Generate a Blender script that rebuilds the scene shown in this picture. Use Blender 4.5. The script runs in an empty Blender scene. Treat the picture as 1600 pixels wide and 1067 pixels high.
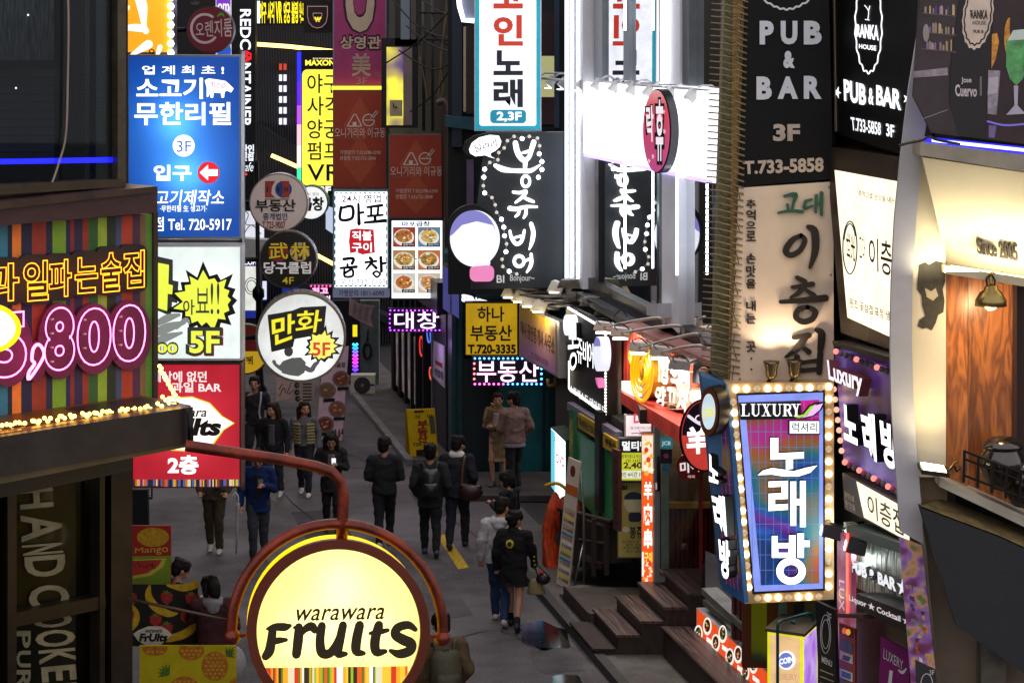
import bpy, math, random
from mathutils import Vector, Matrix, Euler
R = math.radians
rng = random.Random(11)
SC = bpy.context.scene
COL = SC.collection

# ---------------------------------------------------------------- camera, world, exposure
FPX = 1600 * 85 / 36
HC = 7.9
PITCH = math.atan((533.5 - 56) / FPX)
cam_d = bpy.data.cameras.new('camera'); cam = bpy.data.objects.new('camera', cam_d); COL.objects.link(cam)
cam_d.lens = 85; cam_d.sensor_width = 36; cam_d.clip_start = .1; cam_d.clip_end = 2000
cam.location = (0, 0, HC); cam.rotation_euler = (R(90) - PITCH, 0, 0)
SC.camera = cam
W = bpy.data.worlds.new('World'); SC.world = W; W.use_nodes = True
_bg = W.node_tree.nodes['Background']
_bg.inputs['Color'].default_value = (1.0, .93, .95, 1); _bg.inputs['Strength'].default_value = 1.3
SC.view_settings.view_transform = 'Standard'; SC.view_settings.look = 'None'
SC.view_settings.exposure = 0; SC.view_settings.gamma = 1
SC.render.engine = 'CYCLES'
SC.cycles.use_denoising = True
SC.cycles.max_bounces = 6; SC.cycles.diffuse_bounces = 3; SC.cycles.glossy_bounces = 3; SC.cycles.transparent_max_bounces = 12
SC.cycles.sample_clamp_indirect = 6; SC.cycles.caustics_reflective = False; SC.cycles.caustics_refractive = False

# ---------------------------------------------------------------- pixel <-> world
def ray(px, py):
    x = (px - 800) / FPX; y = (533.5 - py) / FPX; c, s = math.cos(PITCH), math.sin(PITCH)
    return Vector((x, c + y * s, -s + y * c))
def P(px, py, Y):
    d = ray(px, py); t = Y / d.y
    return Vector((d.x * t, Y, HC + d.z * t))
def G(px, py, z=0.0):
    d = ray(px, py); t = (z - HC) / d.z
    return Vector((d.x * t, d.y * t, z))
SL = .185                                   # the alley drifts left by this much per metre
YAWR = math.atan2(-1, SL)                   # facades on the right-hand side face the alley
def fx(x0, Y): return x0 - SL * Y

# ---------------------------------------------------------------- materials
def lin(h):
    h = h.lstrip('#'); o = []
    for i in (0, 2, 4):
        c = int(h[i:i + 2], 16) / 255
        o.append(c / 12.92 if c <= .04045 else ((c + .055) / 1.055) ** 2.4)
    return tuple(o)
_M = {}
def M(h, rough=.6, metal=0., noise=.18, scale=3., bump=0., spec=.4, coat=0., detail=4, stretch=None):
    key = ('M', h, rough, metal, noise, scale, bump, spec, coat, stretch)
    if key in _M: return _M[key]
    m = bpy.data.materials.new('paint_' + h.strip('#')); m.use_nodes = True
    nt = m.node_tree; b = nt.nodes['Principled BSDF']; c = lin(h)
    b.inputs['Roughness'].default_value = rough; b.inputs['Metallic'].default_value = metal
    b.inputs['Specular IOR Level'].default_value = spec; b.inputs['Coat Weight'].default_value = coat
    tc = nt.nodes.new('ShaderNodeTexCoord'); mp = nt.nodes.new('ShaderNodeMapping')
    nt.links.new(tc.outputs['Object'], mp.inputs['Vector'])
    if stretch: mp.inputs['Scale'].default_value = stretch
    n = nt.nodes.new('ShaderNodeTexNoise'); n.inputs['Scale'].default_value = scale; n.inputs['Detail'].default_value = detail
    n.inputs['Roughness'].default_value = .65
    nt.links.new(mp.outputs['Vector'], n.inputs['Vector'])
    r = nt.nodes.new('ShaderNodeMapRange'); r.inputs['From Min'].default_value = .25; r.inputs['From Max'].default_value = .75
    r.inputs['To Min'].default_value = 1 - noise * 1.6; r.inputs['To Max'].default_value = 1 + noise
    nt.links.new(n.outputs['Fac'], r.inputs['Value'])
    mx = nt.nodes.new('ShaderNodeMix'); mx.data_type = 'RGBA'; mx.blend_type = 'MULTIPLY'; mx.inputs['Factor'].default_value = 1
    mx.inputs['A'].default_value = (*c, 1); nt.links.new(r.outputs['Result'], mx.inputs['B'])
    nt.links.new(mx.outputs['Result'], b.inputs['Base Color'])
    rr = nt.nodes.new('ShaderNodeMapRange'); rr.inputs['To Min'].default_value = max(.02, rough - .12); rr.inputs['To Max'].default_value = min(1, rough + .12)
    nt.links.new(n.outputs['Fac'], rr.inputs['Value']); nt.links.new(rr.outputs['Result'], b.inputs['Roughness'])
    if bump:
        bp = nt.nodes.new('ShaderNodeBump'); bp.inputs['Strength'].default_value = bump; bp.inputs['Distance'].default_value = .02
        n2 = nt.nodes.new('ShaderNodeTexNoise'); n2.inputs['Scale'].default_value = scale * 6; n2.inputs['Detail'].default_value = 3
        nt.links.new(mp.outputs['Vector'], n2.inputs['Vector'])
        nt.links.new(n2.outputs['Fac'], bp.inputs['Height']); nt.links.new(bp.outputs['Normal'], b.inputs['Normal'])
    _M[key] = m; return m
def grime(nt, sock, s):
    """dust and stains on a lit acrylic face"""
    tc = nt.nodes.new('ShaderNodeTexCoord'); n = nt.nodes.new('ShaderNodeTexNoise'); n.inputs['Scale'].default_value = 3.5; n.inputs['Detail'].default_value = 7; n.inputs['Roughness'].default_value = .7
    r = nt.nodes.new('ShaderNodeMapRange'); r.inputs['From Min'].default_value = .3; r.inputs['From Max'].default_value = .62; r.inputs['To Min'].default_value = s * .72; r.inputs['To Max'].default_value = s * 1.04
    nt.links.new(tc.outputs['Object'], n.inputs['Vector']); nt.links.new(n.outputs['Fac'], r.inputs['Value']); nt.links.new(r.outputs['Result'], sock)
def E(h, s=1., samp=False, base=.25):
    """a surface that gives off light (lamp, tube, backlit panel or letter)"""
    key = ('E', h, s, samp)
    if key in _M: return _M[key]
    m = bpy.data.materials.new('light_' + h.strip('#')); m.use_nodes = True
    b = m.node_tree.nodes['Principled BSDF']; c = lin(h)
    b.inputs['Base Color'].default_value = (*[x * base for x in c], 1); b.inputs['Roughness'].default_value = .35
    b.inputs['Emission Color'].default_value = (*c, 1); b.inputs['Emission Strength'].default_value = s
    if samp and s < 3: grime(m.node_tree, b.inputs['Emission Strength'], s)
    m.cycles.emission_sampling = 'AUTO' if samp else 'NONE'
    _M[key] = m; return m
def backlit(h, s, trans=.8, h2=None):
    """milky acrylic lit from behind: even tube light plus what a lamp inside the box sends through it"""
    key = ('B', h, s, trans, h2)
    if key in _M: return _M[key]
    m = bpy.data.materials.new('acrylic_' + h.strip('#')); m.use_nodes = True; nt = m.node_tree
    nt.nodes.remove(nt.nodes['Principled BSDF']); out = nt.nodes['Material Output']
    t = nt.nodes.new('ShaderNodeBsdfTranslucent'); t.inputs['Color'].default_value = (*[trans * x for x in lin(h2 or h)], 1)
    e = nt.nodes.new('ShaderNodeEmission'); e.inputs['Color'].default_value = (*lin(h), 1); e.inputs['Strength'].default_value = s; grime(nt, e.inputs['Strength'], s)
    g = nt.nodes.new('ShaderNodeBsdfGlossy'); g.inputs['Roughness'].default_value = .25; g.inputs['Color'].default_value = (.03, .03, .03, 1)
    a1 = nt.nodes.new('ShaderNodeAddShader'); a2 = nt.nodes.new('ShaderNodeAddShader')
    nt.links.new(t.outputs[0], a1.inputs[0]); nt.links.new(e.outputs[0], a1.inputs[1])
    nt.links.new(a1.outputs[0], a2.inputs[0]); nt.links.new(g.outputs[0], a2.inputs[1]); nt.links.new(a2.outputs[0], out.inputs['Surface'])
    m.cycles.emission_sampling = 'AUTO'
    _M[key] = m; return m
def glass(h='#8fa6a4', tr=.7, rough=.02, fres=1.5, key2=0):
    key = ('G', h, tr, rough, fres, key2)
    if key in _M: return _M[key]
    m = bpy.data.materials.new('glass'); m.use_nodes = True; nt = m.node_tree
    nt.nodes.remove(nt.nodes['Principled BSDF']); out = nt.nodes['Material Output']
    t = nt.nodes.new('ShaderNodeBsdfTransparent'); t.inputs['Color'].default_value = (*[x * tr for x in lin(h)], 1)
    g = nt.nodes.new('ShaderNodeBsdfGlossy'); g.inputs['Roughness'].default_value = rough
    f = nt.nodes.new('ShaderNodeFresnel'); f.inputs['IOR'].default_value = fres
    mx = nt.nodes.new('ShaderNodeMixShader')
    nt.links.new(f.outputs[0], mx.inputs['Fac']); nt.links.new(t.outputs[0], mx.inputs[1]); nt.links.new(g.outputs[0], mx.inputs[2])
    nt.links.new(mx.outputs[0], out.inputs['Surface'])
    _M[key] = m; return m
def nodes(name):
    m = bpy.data.materials.new(name); m.use_nodes = True
    nt = m.node_tree
    def N(t, **kw):
        n = nt.nodes.new('ShaderNode' + t)
        for k, v in kw.items():
            if hasattr(n, k): setattr(n, k, v)
            else: n.inputs[k.replace('_', ' ')].default_value = v
        return n
    return m, nt, N, nt.nodes['Principled BSDF'], (lambda a, b: nt.links.new(a, b))
def printed(name, stops, s=1., scale=2.2, samp=True, vor=False):
    """printed multicolour artwork, backlit when s > 0"""
    m, nt, N, b, L = nodes(name)
    tc = N('TexCoord'); n = N('TexVoronoi' if vor else 'TexNoise'); n.inputs['Scale'].default_value = scale
    L(tc.outputs['Object'], n.inputs['Vector'])
    cr = N('ValToRGB'); el = cr.color_ramp.elements
    while len(el) > 1: el.remove(el[-1])
    el[0].position = stops[0][0]; el[0].color = (*lin(stops[0][1]), 1)
    for p, h in stops[1:]:
        e = el.new(p); e.color = (*lin(h), 1)
    if vor: cr.color_ramp.interpolation = 'CONSTANT'; L(n.outputs['Color'], cr.inputs['Fac'])
    else: L(n.outputs['Fac'], cr.inputs['Fac'])
    L(cr.outputs['Color'], b.inputs['Base Color']); b.inputs['Roughness'].default_value = .4
    if s:
        L(cr.outputs['Color'], b.inputs['Emission Color']); b.inputs['Emission Strength'].default_value = s
    m.cycles.emission_sampling = 'AUTO' if (s and samp) else 'NONE'
    return m

# ---------------------------------------------------------------- mesh building
class MB:
    def __init__(s): s.v = []; s.f = []; s.mi = []; s.mats = []; s.sm = []
    def add(s, verts, faces, mat, smooth=False):
        if mat not in s.mats: s.mats.append(mat)
        k = s.mats.index(mat); o = len(s.v); s.v += [tuple(v) for v in verts]
        for f in faces: s.f.append(tuple(i + o for i in f)); s.mi.append(k); s.sm.append(smooth)
        return s
    def box(s, c, d, mat):
        x, y, z = c; a, b, e = d[0] / 2, d[1] / 2, d[2] / 2
        V = [(x + i * a, y + j * b, z + k * e) for i in (-1, 1) for j in (-1, 1) for k in (-1, 1)]
        return s.add(V, [(0, 1, 3, 2), (4, 6, 7, 5), (0, 4, 5, 1), (2, 3, 7, 6), (0, 2, 6, 4), (1, 5, 7, 3)], mat)
    def tube(s, pts, r, mat, n=8, closed=False, r1=None):
        pts = [Vector(p) for p in pts]; m = len(pts); V = []; F = []
        up = Vector((0, 0, 1)); prev = None
        for i, p in enumerate(pts):
            if closed: t = pts[(i + 1) % m] - pts[i - 1]
            else: t = pts[min(i + 1, m - 1)] - pts[max(i - 1, 0)]
            t.normalize()
            if prev is None: a = t.orthogonal().normalized()
            else: a = (prev - t * prev.dot(t)); a = a.normalized() if a.length > 1e-6 else t.orthogonal().normalized()
            prev = a; b = t.cross(a)
            rr = r if r1 is None else r + (r1 - r) * i / (m - 1)
            for k in range(n):
                th = 2 * math.pi * k / n; V.append(p + (a * math.cos(th) + b * math.sin(th)) * rr)
        for i in range(m if closed else m - 1):
            j = (i + 1) % m
            for k in range(n): F.append((i * n + k, i * n + (k + 1) % n, j * n + (k + 1) % n, j * n + k))
        if not closed: F.append(tuple(range(n - 1, -1, -1))); F.append(tuple((m - 1) * n + k for k in range(n)))
        return s.add(V, F, mat, True)
    def lathe(s, prof, c, mat, n=20, axis='z'):
        V = []; F = []; m = len(prof)
        for r, z in prof:
            for k in range(n):
                th = 2 * math.pi * k / n; a, b = r * math.cos(th), r * math.sin(th)
                V.append((c[0] + a, c[1] + b, c[2] + z) if axis == 'z' else (c[0] + a, c[1] - z, c[2] + b))
        for i in range(m - 1):
            for k in range(n): F.append((i * n + k, i * n + (k + 1) % n, (i + 1) * n + (k + 1) % n, (i + 1) * n + k))
        F.append(tuple(range(n - 1, -1, -1))); F.append(tuple((m - 1) * n + k for k in range(n)))
        return s.add(V, F, mat, True)
    def ball(s, c, r, mat, n=10, m=6, rot=None):
        if not hasattr(r, '__len__'): r = (r, r, r)
        V = []; F = []; c = Vector(c)
        for i in range(m + 1):
            ph = math.pi * i / m
            for k in range(n):
                th = 2 * math.pi * k / n; q = Vector((r[0] * math.sin(ph) * math.cos(th), r[1] * math.sin(ph) * math.sin(th), r[2] * math.cos(ph)))
                if rot is not None: q = rot @ q
                V.append(c + q)
        for i in range(m):
            for k in range(n): F.append((i * n + k, (i + 1) * n + k, (i + 1) * n + (k + 1) % n, i * n + (k + 1) % n))
        return s.add(V, F, mat, True)
    def prism(s, pts, vec, mat):
        """pts: ring of 3D points; extruded along vec"""
        n = len(pts); vec = Vector(vec); V = [Vector(p) for p in pts] + [Vector(p) + vec for p in pts]
        F = [tuple(range(n)), tuple(range(2 * n - 1, n - 1, -1))] + [(i, n + i, n + (i + 1) % n, (i + 1) % n) for i in range(n)]
        return s.add(V, F, mat)
    def obj(s, name, parent=None, loc=None):
        me = bpy.data.meshes.new(name); me.from_pydata(s.v, [], s.f); 
        for m in s.mats: me.materials.append(m)
        me.polygons.foreach_set('material_index', s.mi); me.polygons.foreach_set('use_smooth', s.sm); me.update()
        o = bpy.data.objects.new(name, me); COL.objects.link(o)
        if parent: o.parent = parent
        if loc is not None: o.location = loc
        return o
def tag(o, label, cat, group=None, kind=None):
    if label: o['label'] = label
    if cat: o['category'] = cat
    if group: o['group'] = group
    if kind: o['kind'] = kind
    return o
def empty(name, loc=(0, 0, 0), yaw=0., label=None, cat=None, group=None):
    o = bpy.data.objects.new(name, None); COL.objects.link(o); o.location = loc; o.rotation_euler = (0, 0, yaw)
    o.empty_display_size = .2
    if label: o['kind'] = 'thing'
    return tag(o, label, cat, group)
def copy_tree(o, parent=None):
    c = o.copy(); COL.objects.link(c); c.parent = parent
    for ch in list(o.children): copy_tree(ch, c)
    return c

def smooth_path(p, k=6, closed=False):
    if len(p) < 3: return [Vector(q) for q in p]
    p = [Vector(q) for q in p]; n = len(p); out = []
    for i in range(n if closed else n - 1):
        a, b, c, d = (p[(i - 1) % n], p[i], p[(i + 1) % n], p[(i + 2) % n]) if closed else (p[max(i - 1, 0)], p[i], p[i + 1], p[min(i + 2, n - 1)])
        for j in range(k):
            t = j / k; out.append(.5 * ((2 * b) + (c - a) * t + (2 * a - 5 * b + 4 * c - d) * t * t + (3 * b - a - 3 * c + d) * t ** 3))
    if not closed: out.append(p[-1])
    return out
def ell(cx, cy, rx, ry, n=40, a0=0, a1=360):
    return [(cx + rx * math.cos(R(a0 + (a1 - a0) * k / n)), cy + ry * math.sin(R(a0 + (a1 - a0) * k / n))) for k in range(n if a1 - a0 == 360 else n + 1)]
def star(cx, cy, spikes, r0, r1, sx=1, sy=1, seed=1, jit=.25):
    g = random.Random(seed); o = []
    for k in range(spikes):
        a = 360 * k / spikes + g.uniform(-4, 4); rr = r1 * (1 + g.uniform(-jit, jit * .5))
        o.append((cx + sx * rr * math.cos(R(a)), cy + sy * rr * math.sin(R(a))))
        a += 180 / spikes; o.append((cx + sx * r0 * math.cos(R(a)), cy + sy * r0 * math.sin(R(a))))
    return o
def rrect(x0, y0, x1, y1, r, n=5):
    o = []
    for cx, cy, a in ((x1 - r, y0 + r, -90), (x1 - r, y1 - r, 0), (x0 + r, y1 - r, 90), (x0 + r, y0 + r, 180)):
        for k in range(n + 1): o.append((cx + r * math.cos(R(a + 90 * k / n)), cy + r * math.sin(R(a + 90 * k / n))))
    return o
def shift(pts, dx, dy): return [(x + dx, y + dy) for x, y in pts]

_TC = {}
def glyphs(body, bold=0., th=0., shear=0., rot=0, neon=0., res=3, space=1.):
    bold *= .8 if any(ord(c) > 0x2000 for c in body) else .75
    if bold > .07: bold = .07 + (bold - .07) * .6
    key = (body, bold, th > 0, shear, rot, neon, res, space)
    if key in _TC: return _TC[key]
    c = bpy.data.curves.new('lettering', 'FONT'); c.body = body; c.offset = bold; c.resolution_u = res; c.shear = shear; c.space_character = space
    if neon: c.fill_mode = 'NONE'; c.bevel_depth = neon; c.bevel_resolution = 1
    elif th > 0: c.extrude = .5
    o = bpy.data.objects.new('lettering', c); me = o.to_mesh()
    V = [tuple(v.co) for v in me.vertices]; F = [tuple(p.vertices) for p in me.polygons]
    o.to_mesh_clear(); bpy.data.objects.remove(o); bpy.data.curves.remove(c)
    if rot:
        cs, sn = math.cos(R(rot)), math.sin(R(rot)); V = [(x * cs - y * sn, x * sn + y * cs, z) for x, y, z in V]
    xs = [v[0] for v in V]; ys = [v[1] for v in V]; x0, x1, y0, y1 = min(xs), max(xs), min(ys), max(ys)
    h = (y1 - y0) or 1
    V = [((x - x0) / ((x1 - x0) or 1), (y - y0) / h, z / h if neon else z) for x, y, z in V]
    _TC[key] = (V, F); return V, F

MERGED = {'rod', 'wire', 'stripes', 'print', 'pattern', 'lettering', 'letter', 'letter_side', 'logo', 'grid', 'border', 'photo', 'leaf', 'badge', 'picture', 'drawing', 'tube_clip', 'light_tube', 'blind_slat', 'led', 'fan_grille', 'emblem_ring', 'cap'}
class Sign:
    """A thing built on an upright plane. Local axes: x along the plane, -y out of it (towards its viewers), z up."""
    def __init__(s, name, label, cat, px, py, Y, yaw=0., group=None, kind=None, root=True):
        s.O = P(px, py, Y); s.yaw = yaw; s.u = Vector((math.cos(yaw), math.sin(yaw), 0)); s.n = Vector((math.sin(yaw), -math.cos(yaw), 0))
        s.parts = {}; s.face = 0.; s.k = 0; s.cnt = 0
        s.root = empty(name, s.O, yaw, label, cat, group)
        if kind: s.root['kind'] = kind
    def uv(s, px, py, d=0.):
        r = ray(px, py); o = s.O + s.n * d; t = (o - Vector((0, 0, HC))).dot(s.n) / r.dot(s.n)
        q = Vector((0, 0, HC)) + r * t - o
        return q.dot(s.u), q.z
    def L(s, px, py, d=0.):
        u, z = s.uv(px, py, d); return Vector((u, -d, z))
    def part(s, name, own=False):
        if own and name not in MERGED: s.cnt += 1; name = name + '#%d' % s.cnt
        if name not in s.parts: s.parts[name] = MB()
        return s.parts[name]
    def slab(s, part, pts, mat, d=None, th=.02, L=1, own=True):
        """pts: pixel outline (box or polygon) of the front face at depth d; th: thickness behind it"""
        if d is None: d = s.face + .003 * L
        if len(pts) == 4 and not hasattr(pts[0], '__len__'): x0, y0, x1, y1 = pts; pts = [(x0, y0), (x1, y0), (x1, y1), (x0, y1)]
        V = [s.L(x, y, d) for x, y in pts]; n = len(V)
        if th <= .0: s.part(part, own).add(V, [tuple(range(n))], mat)
        else: s.part(part, own).prism(V, (0, th, 0), mat)
        return s
    def tray(s, part, pts, mat, d, th):
        """an open fronted box: back and sides only, so that the lamp inside lights the face"""
        V = [s.L(x, y, d) for x, y in pts]; n = len(V); W_ = [v + Vector((0, th, 0)) for v in V]
        s.part(part).add(V + W_, [tuple(range(n, 2 * n))] + [(i, n + i, n + (i + 1) % n, (i + 1) % n) for i in range(n)], mat); return s
    def poly(s, part, pts, mat, L=1, th=.002, d=None):
        s.k += 1; return s.slab(part, pts, mat, (s.face + .003 * L + .00004 * (s.k % 60)) if d is None else d, th, own=False)
    def stroke(s, part, pts, w, mat, L=2, th=.002, closed=False, d=None, sm=True):
        """brush stroke along pixel points; w: width in pixels or list of widths"""
        s.k += 1
        d = (s.face + .003 * L + .00004 * (s.k % 60)) if d is None else d
        n0 = len(pts); ws = list(w) if hasattr(w, '__len__') else [w] * n0
        p3 = [Vector((x, y, ws[min(int(i * len(ws) / n0), len(ws) - 1)] if len(ws) != n0 else ws[i])) for i, (x, y) in enumerate(pts)]
        q = smooth_path(p3, 5, closed) if sm else p3
        m = len(q); A = []; B = []
        for i, p in enumerate(q):
            t = (q[(i + 1) % m] - q[i - 1]) if closed else (q[min(i + 1, m - 1)] - q[max(i - 1, 0)])
            t = Vector((t.x, t.y)); t = t.normalized() if t.length > 1e-6 else Vector((1, 0)); nn = Vector((-t.y, t.x)) * p.z / 2
            A.append((p.x + nn.x, p.y + nn.y)); B.append((p.x - nn.x, p.y - nn.y))
        if closed:
            V = [s.L(x, y, d) for x, y in A + B]
            s.part(part).add(V, [(i, (i + 1) % m, m + (i + 1) % m, m + i) for i in range(m)], mat)
            if th > .004:
                V2 = [v + Vector((0, th, 0)) for v in V]
                s.part(part).add(V + V2, [(i, (i + 1) % m, 2 * m + (i + 1) % m, 2 * m + i) for i in range(m)] + [(m + i, 3 * m + i, 3 * m + (i + 1) % m, m + (i + 1) % m) for i in range(m)], mat)
            return s
        def cap(p, prev, r):
            t = Vector((p.x - prev.x, p.y - prev.y)); a = math.atan2(t.y, t.x)
            return [(p.x + r * math.cos(a + R(b)), p.y + r * math.sin(a + R(b))) for b in (45, 0, -45)]
        ring = A + cap(q[-1], q[-2], q[-1].z / 2) + B[::-1] + cap(q[0], q[1], q[0].z / 2)
        # strip faces, so that sharp bends stay clean
        V = [s.L(x, y, d) for x, y in ring]; r = len(ring); mB = list(range(m + 3, 2 * m + 3))[::-1]
        F = [(i, i + 1, mB[i + 1], mB[i]) for i in range(m - 1)] + [(m - 1, m, m + 1, m + 2, mB[m - 1]), (mB[0], 2 * m + 3, 2 * m + 4, 2 * m + 5, 0)]
        if th > .004:
            V += [v + Vector((0, th, 0)) for v in V]; F += [(i, r + i, r + (i + 1) % r, (i + 1) % r) for i in range(r)]
        s.part(part).add(V, F, mat)
        return s
    def text(s, body, box, mat, bold=0.02, L=2, th=0., part='lettering', shear=0., rot=0, neon=0., d=None, side=None, res=3, space=1.):
        V, F = glyphs(body, bold, th, shear, rot, neon, res, space)
        if not hasattr(box[0], '__len__'): x0, y0, x1, y1 = box; box = [(x0, y0), (x1, y0), (x1, y1), (x0, y1)]
        if d is None: s.k += 1; d = s.face + .003 * L + .00004 * (s.k % 60)
        tl, tr, br, bl = [s.L(x, y, d) for x, y in box]; h = (tl - bl).length
        O = []
        for a, b, z in V:
            p = (bl * (1 - a) + br * a) * (1 - b) + (tl * (1 - a) + tr * a) * b
            if neon: p = p + Vector((0, -z * h, 0))
            elif th > 0: p = p + Vector((0, th * (.5 - z), 0))
            O.append(p)
        if th > 0 and side is not None:
            fr = [i for i, f in enumerate(F) if all(V[k][2] > .49 for k in f)]; fs = set(fr)
            s.part(part).add(O, [F[i] for i in fr], mat); s.part(part).add(O, [f for i, f in enumerate(F) if i not in fs], side)
        else: s.part(part).add(O, F, mat, bool(neon))
        return s
    def tube(s, part, pts, r, mat, d=0., n=8, closed=False, sm=0):
        """tube along pixel points (px, py[, d]) on the plane"""
        q = [s.L(p[0], p[1], p[2] if len(p) > 2 else d) for p in pts]
        if sm: q = smooth_path(q, sm, closed)
        s.part(part, True).tube(q, r, mat, n, closed); return s
    def ball(s, part, px, py, r, mat, d=0., n=10, m=6):
        s.part(part, True).ball(s.L(px, py, d), r, mat, n, m); return s
    def child(s, name, mb):
        return mb.obj(name, s.root)
    def lamp(s, px, py, d, power, col=(1, 1, 1), radius=.06, kind='POINT', **kw):
        l = bpy.data.lights.new('lamp', kind); l.energy = power; l.color = col
        if kind != 'AREA': l.shadow_soft_size = radius
        for k, v in kw.items(): setattr(l, k, v)
        o = bpy.data.objects.new('lamp', l); COL.objects.link(o); o.parent = s.root; o.location = s.L(px, py, d); return o
    def done(s):
        out = {}
        for k, mb in s.parts.items(): out[k] = mb.obj(k.split('#')[0], s.root)
        s.parts = {}; return out
def single(name, mb, label, cat, group=None, kind=None, origin=None):
    """a thing that is one mesh; its origin is put at its base"""
    if origin is None:
        xs = [v[0] for v in mb.v]; ys = [v[1] for v in mb.v]; zs = [v[2] for v in mb.v]
        origin = ((min(xs) + max(xs)) / 2, (min(ys) + max(ys)) / 2, min(zs))
    mb.v = [(a - origin[0], b - origin[1], c - origin[2]) for a, b, c in mb.v]
    return tag(mb.obj(name, None, origin), label, cat, group, kind)
def lightbox(name, label, cat, box, Y, face, casing, depth=.24, yaw=0., group=None, rim=3, bracket=None, part='face'):
    x0, y0, x1, y1 = box
    s = Sign(name, label, cat, (x0 + x1) / 2, y1, Y, yaw, group)
    lit = face.name.startswith('acrylic')
    if lit: s.tray('casing', [(x0, y0), (x1, y0), (x1, y1), (x0, y1)], casing, .012, depth)
    else: s.slab('casing', box, casing, 0, depth)
    s.slab(part, (x0 + rim * (not lit), y0 + rim * (not lit), x1 - rim * (not lit), y1 - rim * (not lit)), face, .010 if lit else .012, 0 if lit else .008)
    if lit:
        for b in ((x0, y0, x1, y0 + 3), (x0, y1 - 3, x1, y1), (x0, y0 + 3, x0 + 3, y1 - 3), (x1 - 3, y0 + 3, x1, y1 - 3)): s.slab('rim', b, casing, .016, .005, own=False)
    s.face = .012
    if bracket:
        for f in (.18, .82):
            y = y0 + (y1 - y0) * f
            a = s.L(x0 if bracket < 0 else x1, y, -depth / 2); s.part('bracket').tube([a, a + Vector((bracket, 0, 0))], .025, M('#23262a', .5, .8), 8)
    return s
STEEL = M('#8d9298', .35, .9, .12); DARK = M('#16181b', .5, .3, .25); BLACK = M('#08090a', .45, 0, .2); WHITEP = M('#d9dbe0', .45, 0, .1)
INK = M('#101014', .6, 0, .1); WLED = E('#ffffff', 2.2)
# ---------------------------------------------------------------- ground, road, kerbs
def asphalt(name, base, wet=.5, sc=1.):
    m, nt, N, b, L = nodes(name)
    tc = N('TexCoord'); n1 = N('TexNoise', Scale=.45 * sc, Detail=6.); n2 = N('TexNoise', Scale=34. * sc, Detail=3.); v = N('TexVoronoi', Scale=26. * sc)
    n3 = N('TexNoise', Scale=2.2 * sc, Detail=5.)
    for n in (n1, n2, v, n3): L(tc.outputs['Object'], n.inputs['Vector'])
    c = lin(base); cr = N('ValToRGB'); e = cr.color_ramp.elements
    e[0].position = .3; e[0].color = (*[x * .35 for x in c], 1); e[1].position = .75; e[1].color = (*[x * 2.1 for x in c], 1)
    ad = N('Math', operation='MULTIPLY_ADD'); L(n3.outputs['Fac'], ad.inputs[0]); ad.inputs[1].default_value = .42; 
    m2 = N('Math', operation='MULTIPLY'); L(n2.outputs['Fac'], m2.inputs[0]); m2.inputs[1].default_value = .6; L(m2.outputs[0], ad.inputs[2])
    L(ad.outputs[0], cr.inputs['Fac'])
    sp = N('ValToRGB'); sp.color_ramp.elements[0].position = .0; sp.color_ramp.elements[0].color = (.28, .27, .26, 1); sp.color_ramp.elements[1].position = .09; sp.color_ramp.elements[1].color = (0, 0, 0, 1)
    L(v.outputs['Distance'], sp.inputs['Fac'])
    mx = N('Mix', data_type='RGBA', blend_type='ADD'); mx.inputs['Factor'].default_value = .45
    L(cr.outputs['Color'], mx.inputs['A']); L(sp.outputs['Color'], mx.inputs['B']); L(mx.outputs['Result'], b.inputs['Base Color'])
    rr = N('MapRange'); rr.inputs['From Min'].default_value = .38; rr.inputs['From Max'].default_value = .62; rr.inputs['To Min'].default_value = .85 - wet * .6; rr.inputs['To Max'].default_value = .9
    L(n1.outputs['Fac'], rr.inputs['Value']); L(rr.outputs['Result'], b.inputs['Roughness'])
    bp = N('Bump', Strength=.5, Distance=.012); L(n2.outputs['Fac'], bp.inputs['Height']); L(bp.outputs['Normal'], b.inputs['Normal'])
    b.inputs['Specular IOR Level'].default_value = .45
    return m
ASPH = asphalt('asphalt', '#4b4749', .55); PAVE = asphalt('pavement_concrete', '#4c4846', .55, 1.4)
g = MB(); g.add([(-160, -40, -.02), (160, -40, -.02), (160, 300, -.02), (-160, 300, -.02)], [(0, 1, 2, 3)], M('#2a2a2c', .8, 0, .3, 1)); tag(g.obj('ground'), 'dark night ground beyond the alley', None, None, 'structure')
def strip(name, xa, xb, y0, y1, z, mat, th=.0):
    m = MB(); q = [(fx(xa, y0), y0, z), (fx(xb, y0), y0, z), (fx(xb, y1), y1, z), (fx(xa, y1), y1, z)]
    if th: m.prism(q, (0, 0, -th), mat)
    else: m.add(q, [(0, 1, 2, 3)], mat)
    o = m.obj(name); tag(o, None, None, None, 'structure'); return o
strip('road', -1.5, 7.6, 8, 90, 0., ASPH)
tag(strip('pavement_right', 6.72, 9.5, 20, 38.2, .1, PAVE, .1), 'worn concrete strip along the shop steps', None)
tag(strip('pavement_far', 6.35, 7.5, 44.2, 58, .1, PAVE, .1), 'narrow concrete pavement past the yellow board', None)
tag(strip('kerb_far', 6.2, 6.34, 44.2, 58, .12, M('#7c7a78', .7, 0, .3, 4, .3), .12), 'grey kerb stones beside the far pavement', None)
tag(strip('kerb_right', 6.58, 6.715, 20, 38.2, .12, M('#3b3938', .7, 0, .35, 4, .3), .12), 'dark kerb stones below the shop steps', None)
# yellow line
m = MB(); YL = M('#c9a520', .7, 0, .45, 22)
a, b, c, d = G(683, 838, .004), G(697, 834, .004), G(733, 886, .004), G(716, 889, .004)
m.add([a, b, c, d], [(0, 1, 2, 3)], YL); tag(m.obj('road_marking'), 'worn yellow line painted on the asphalt', None, None, 'structure')
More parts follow.
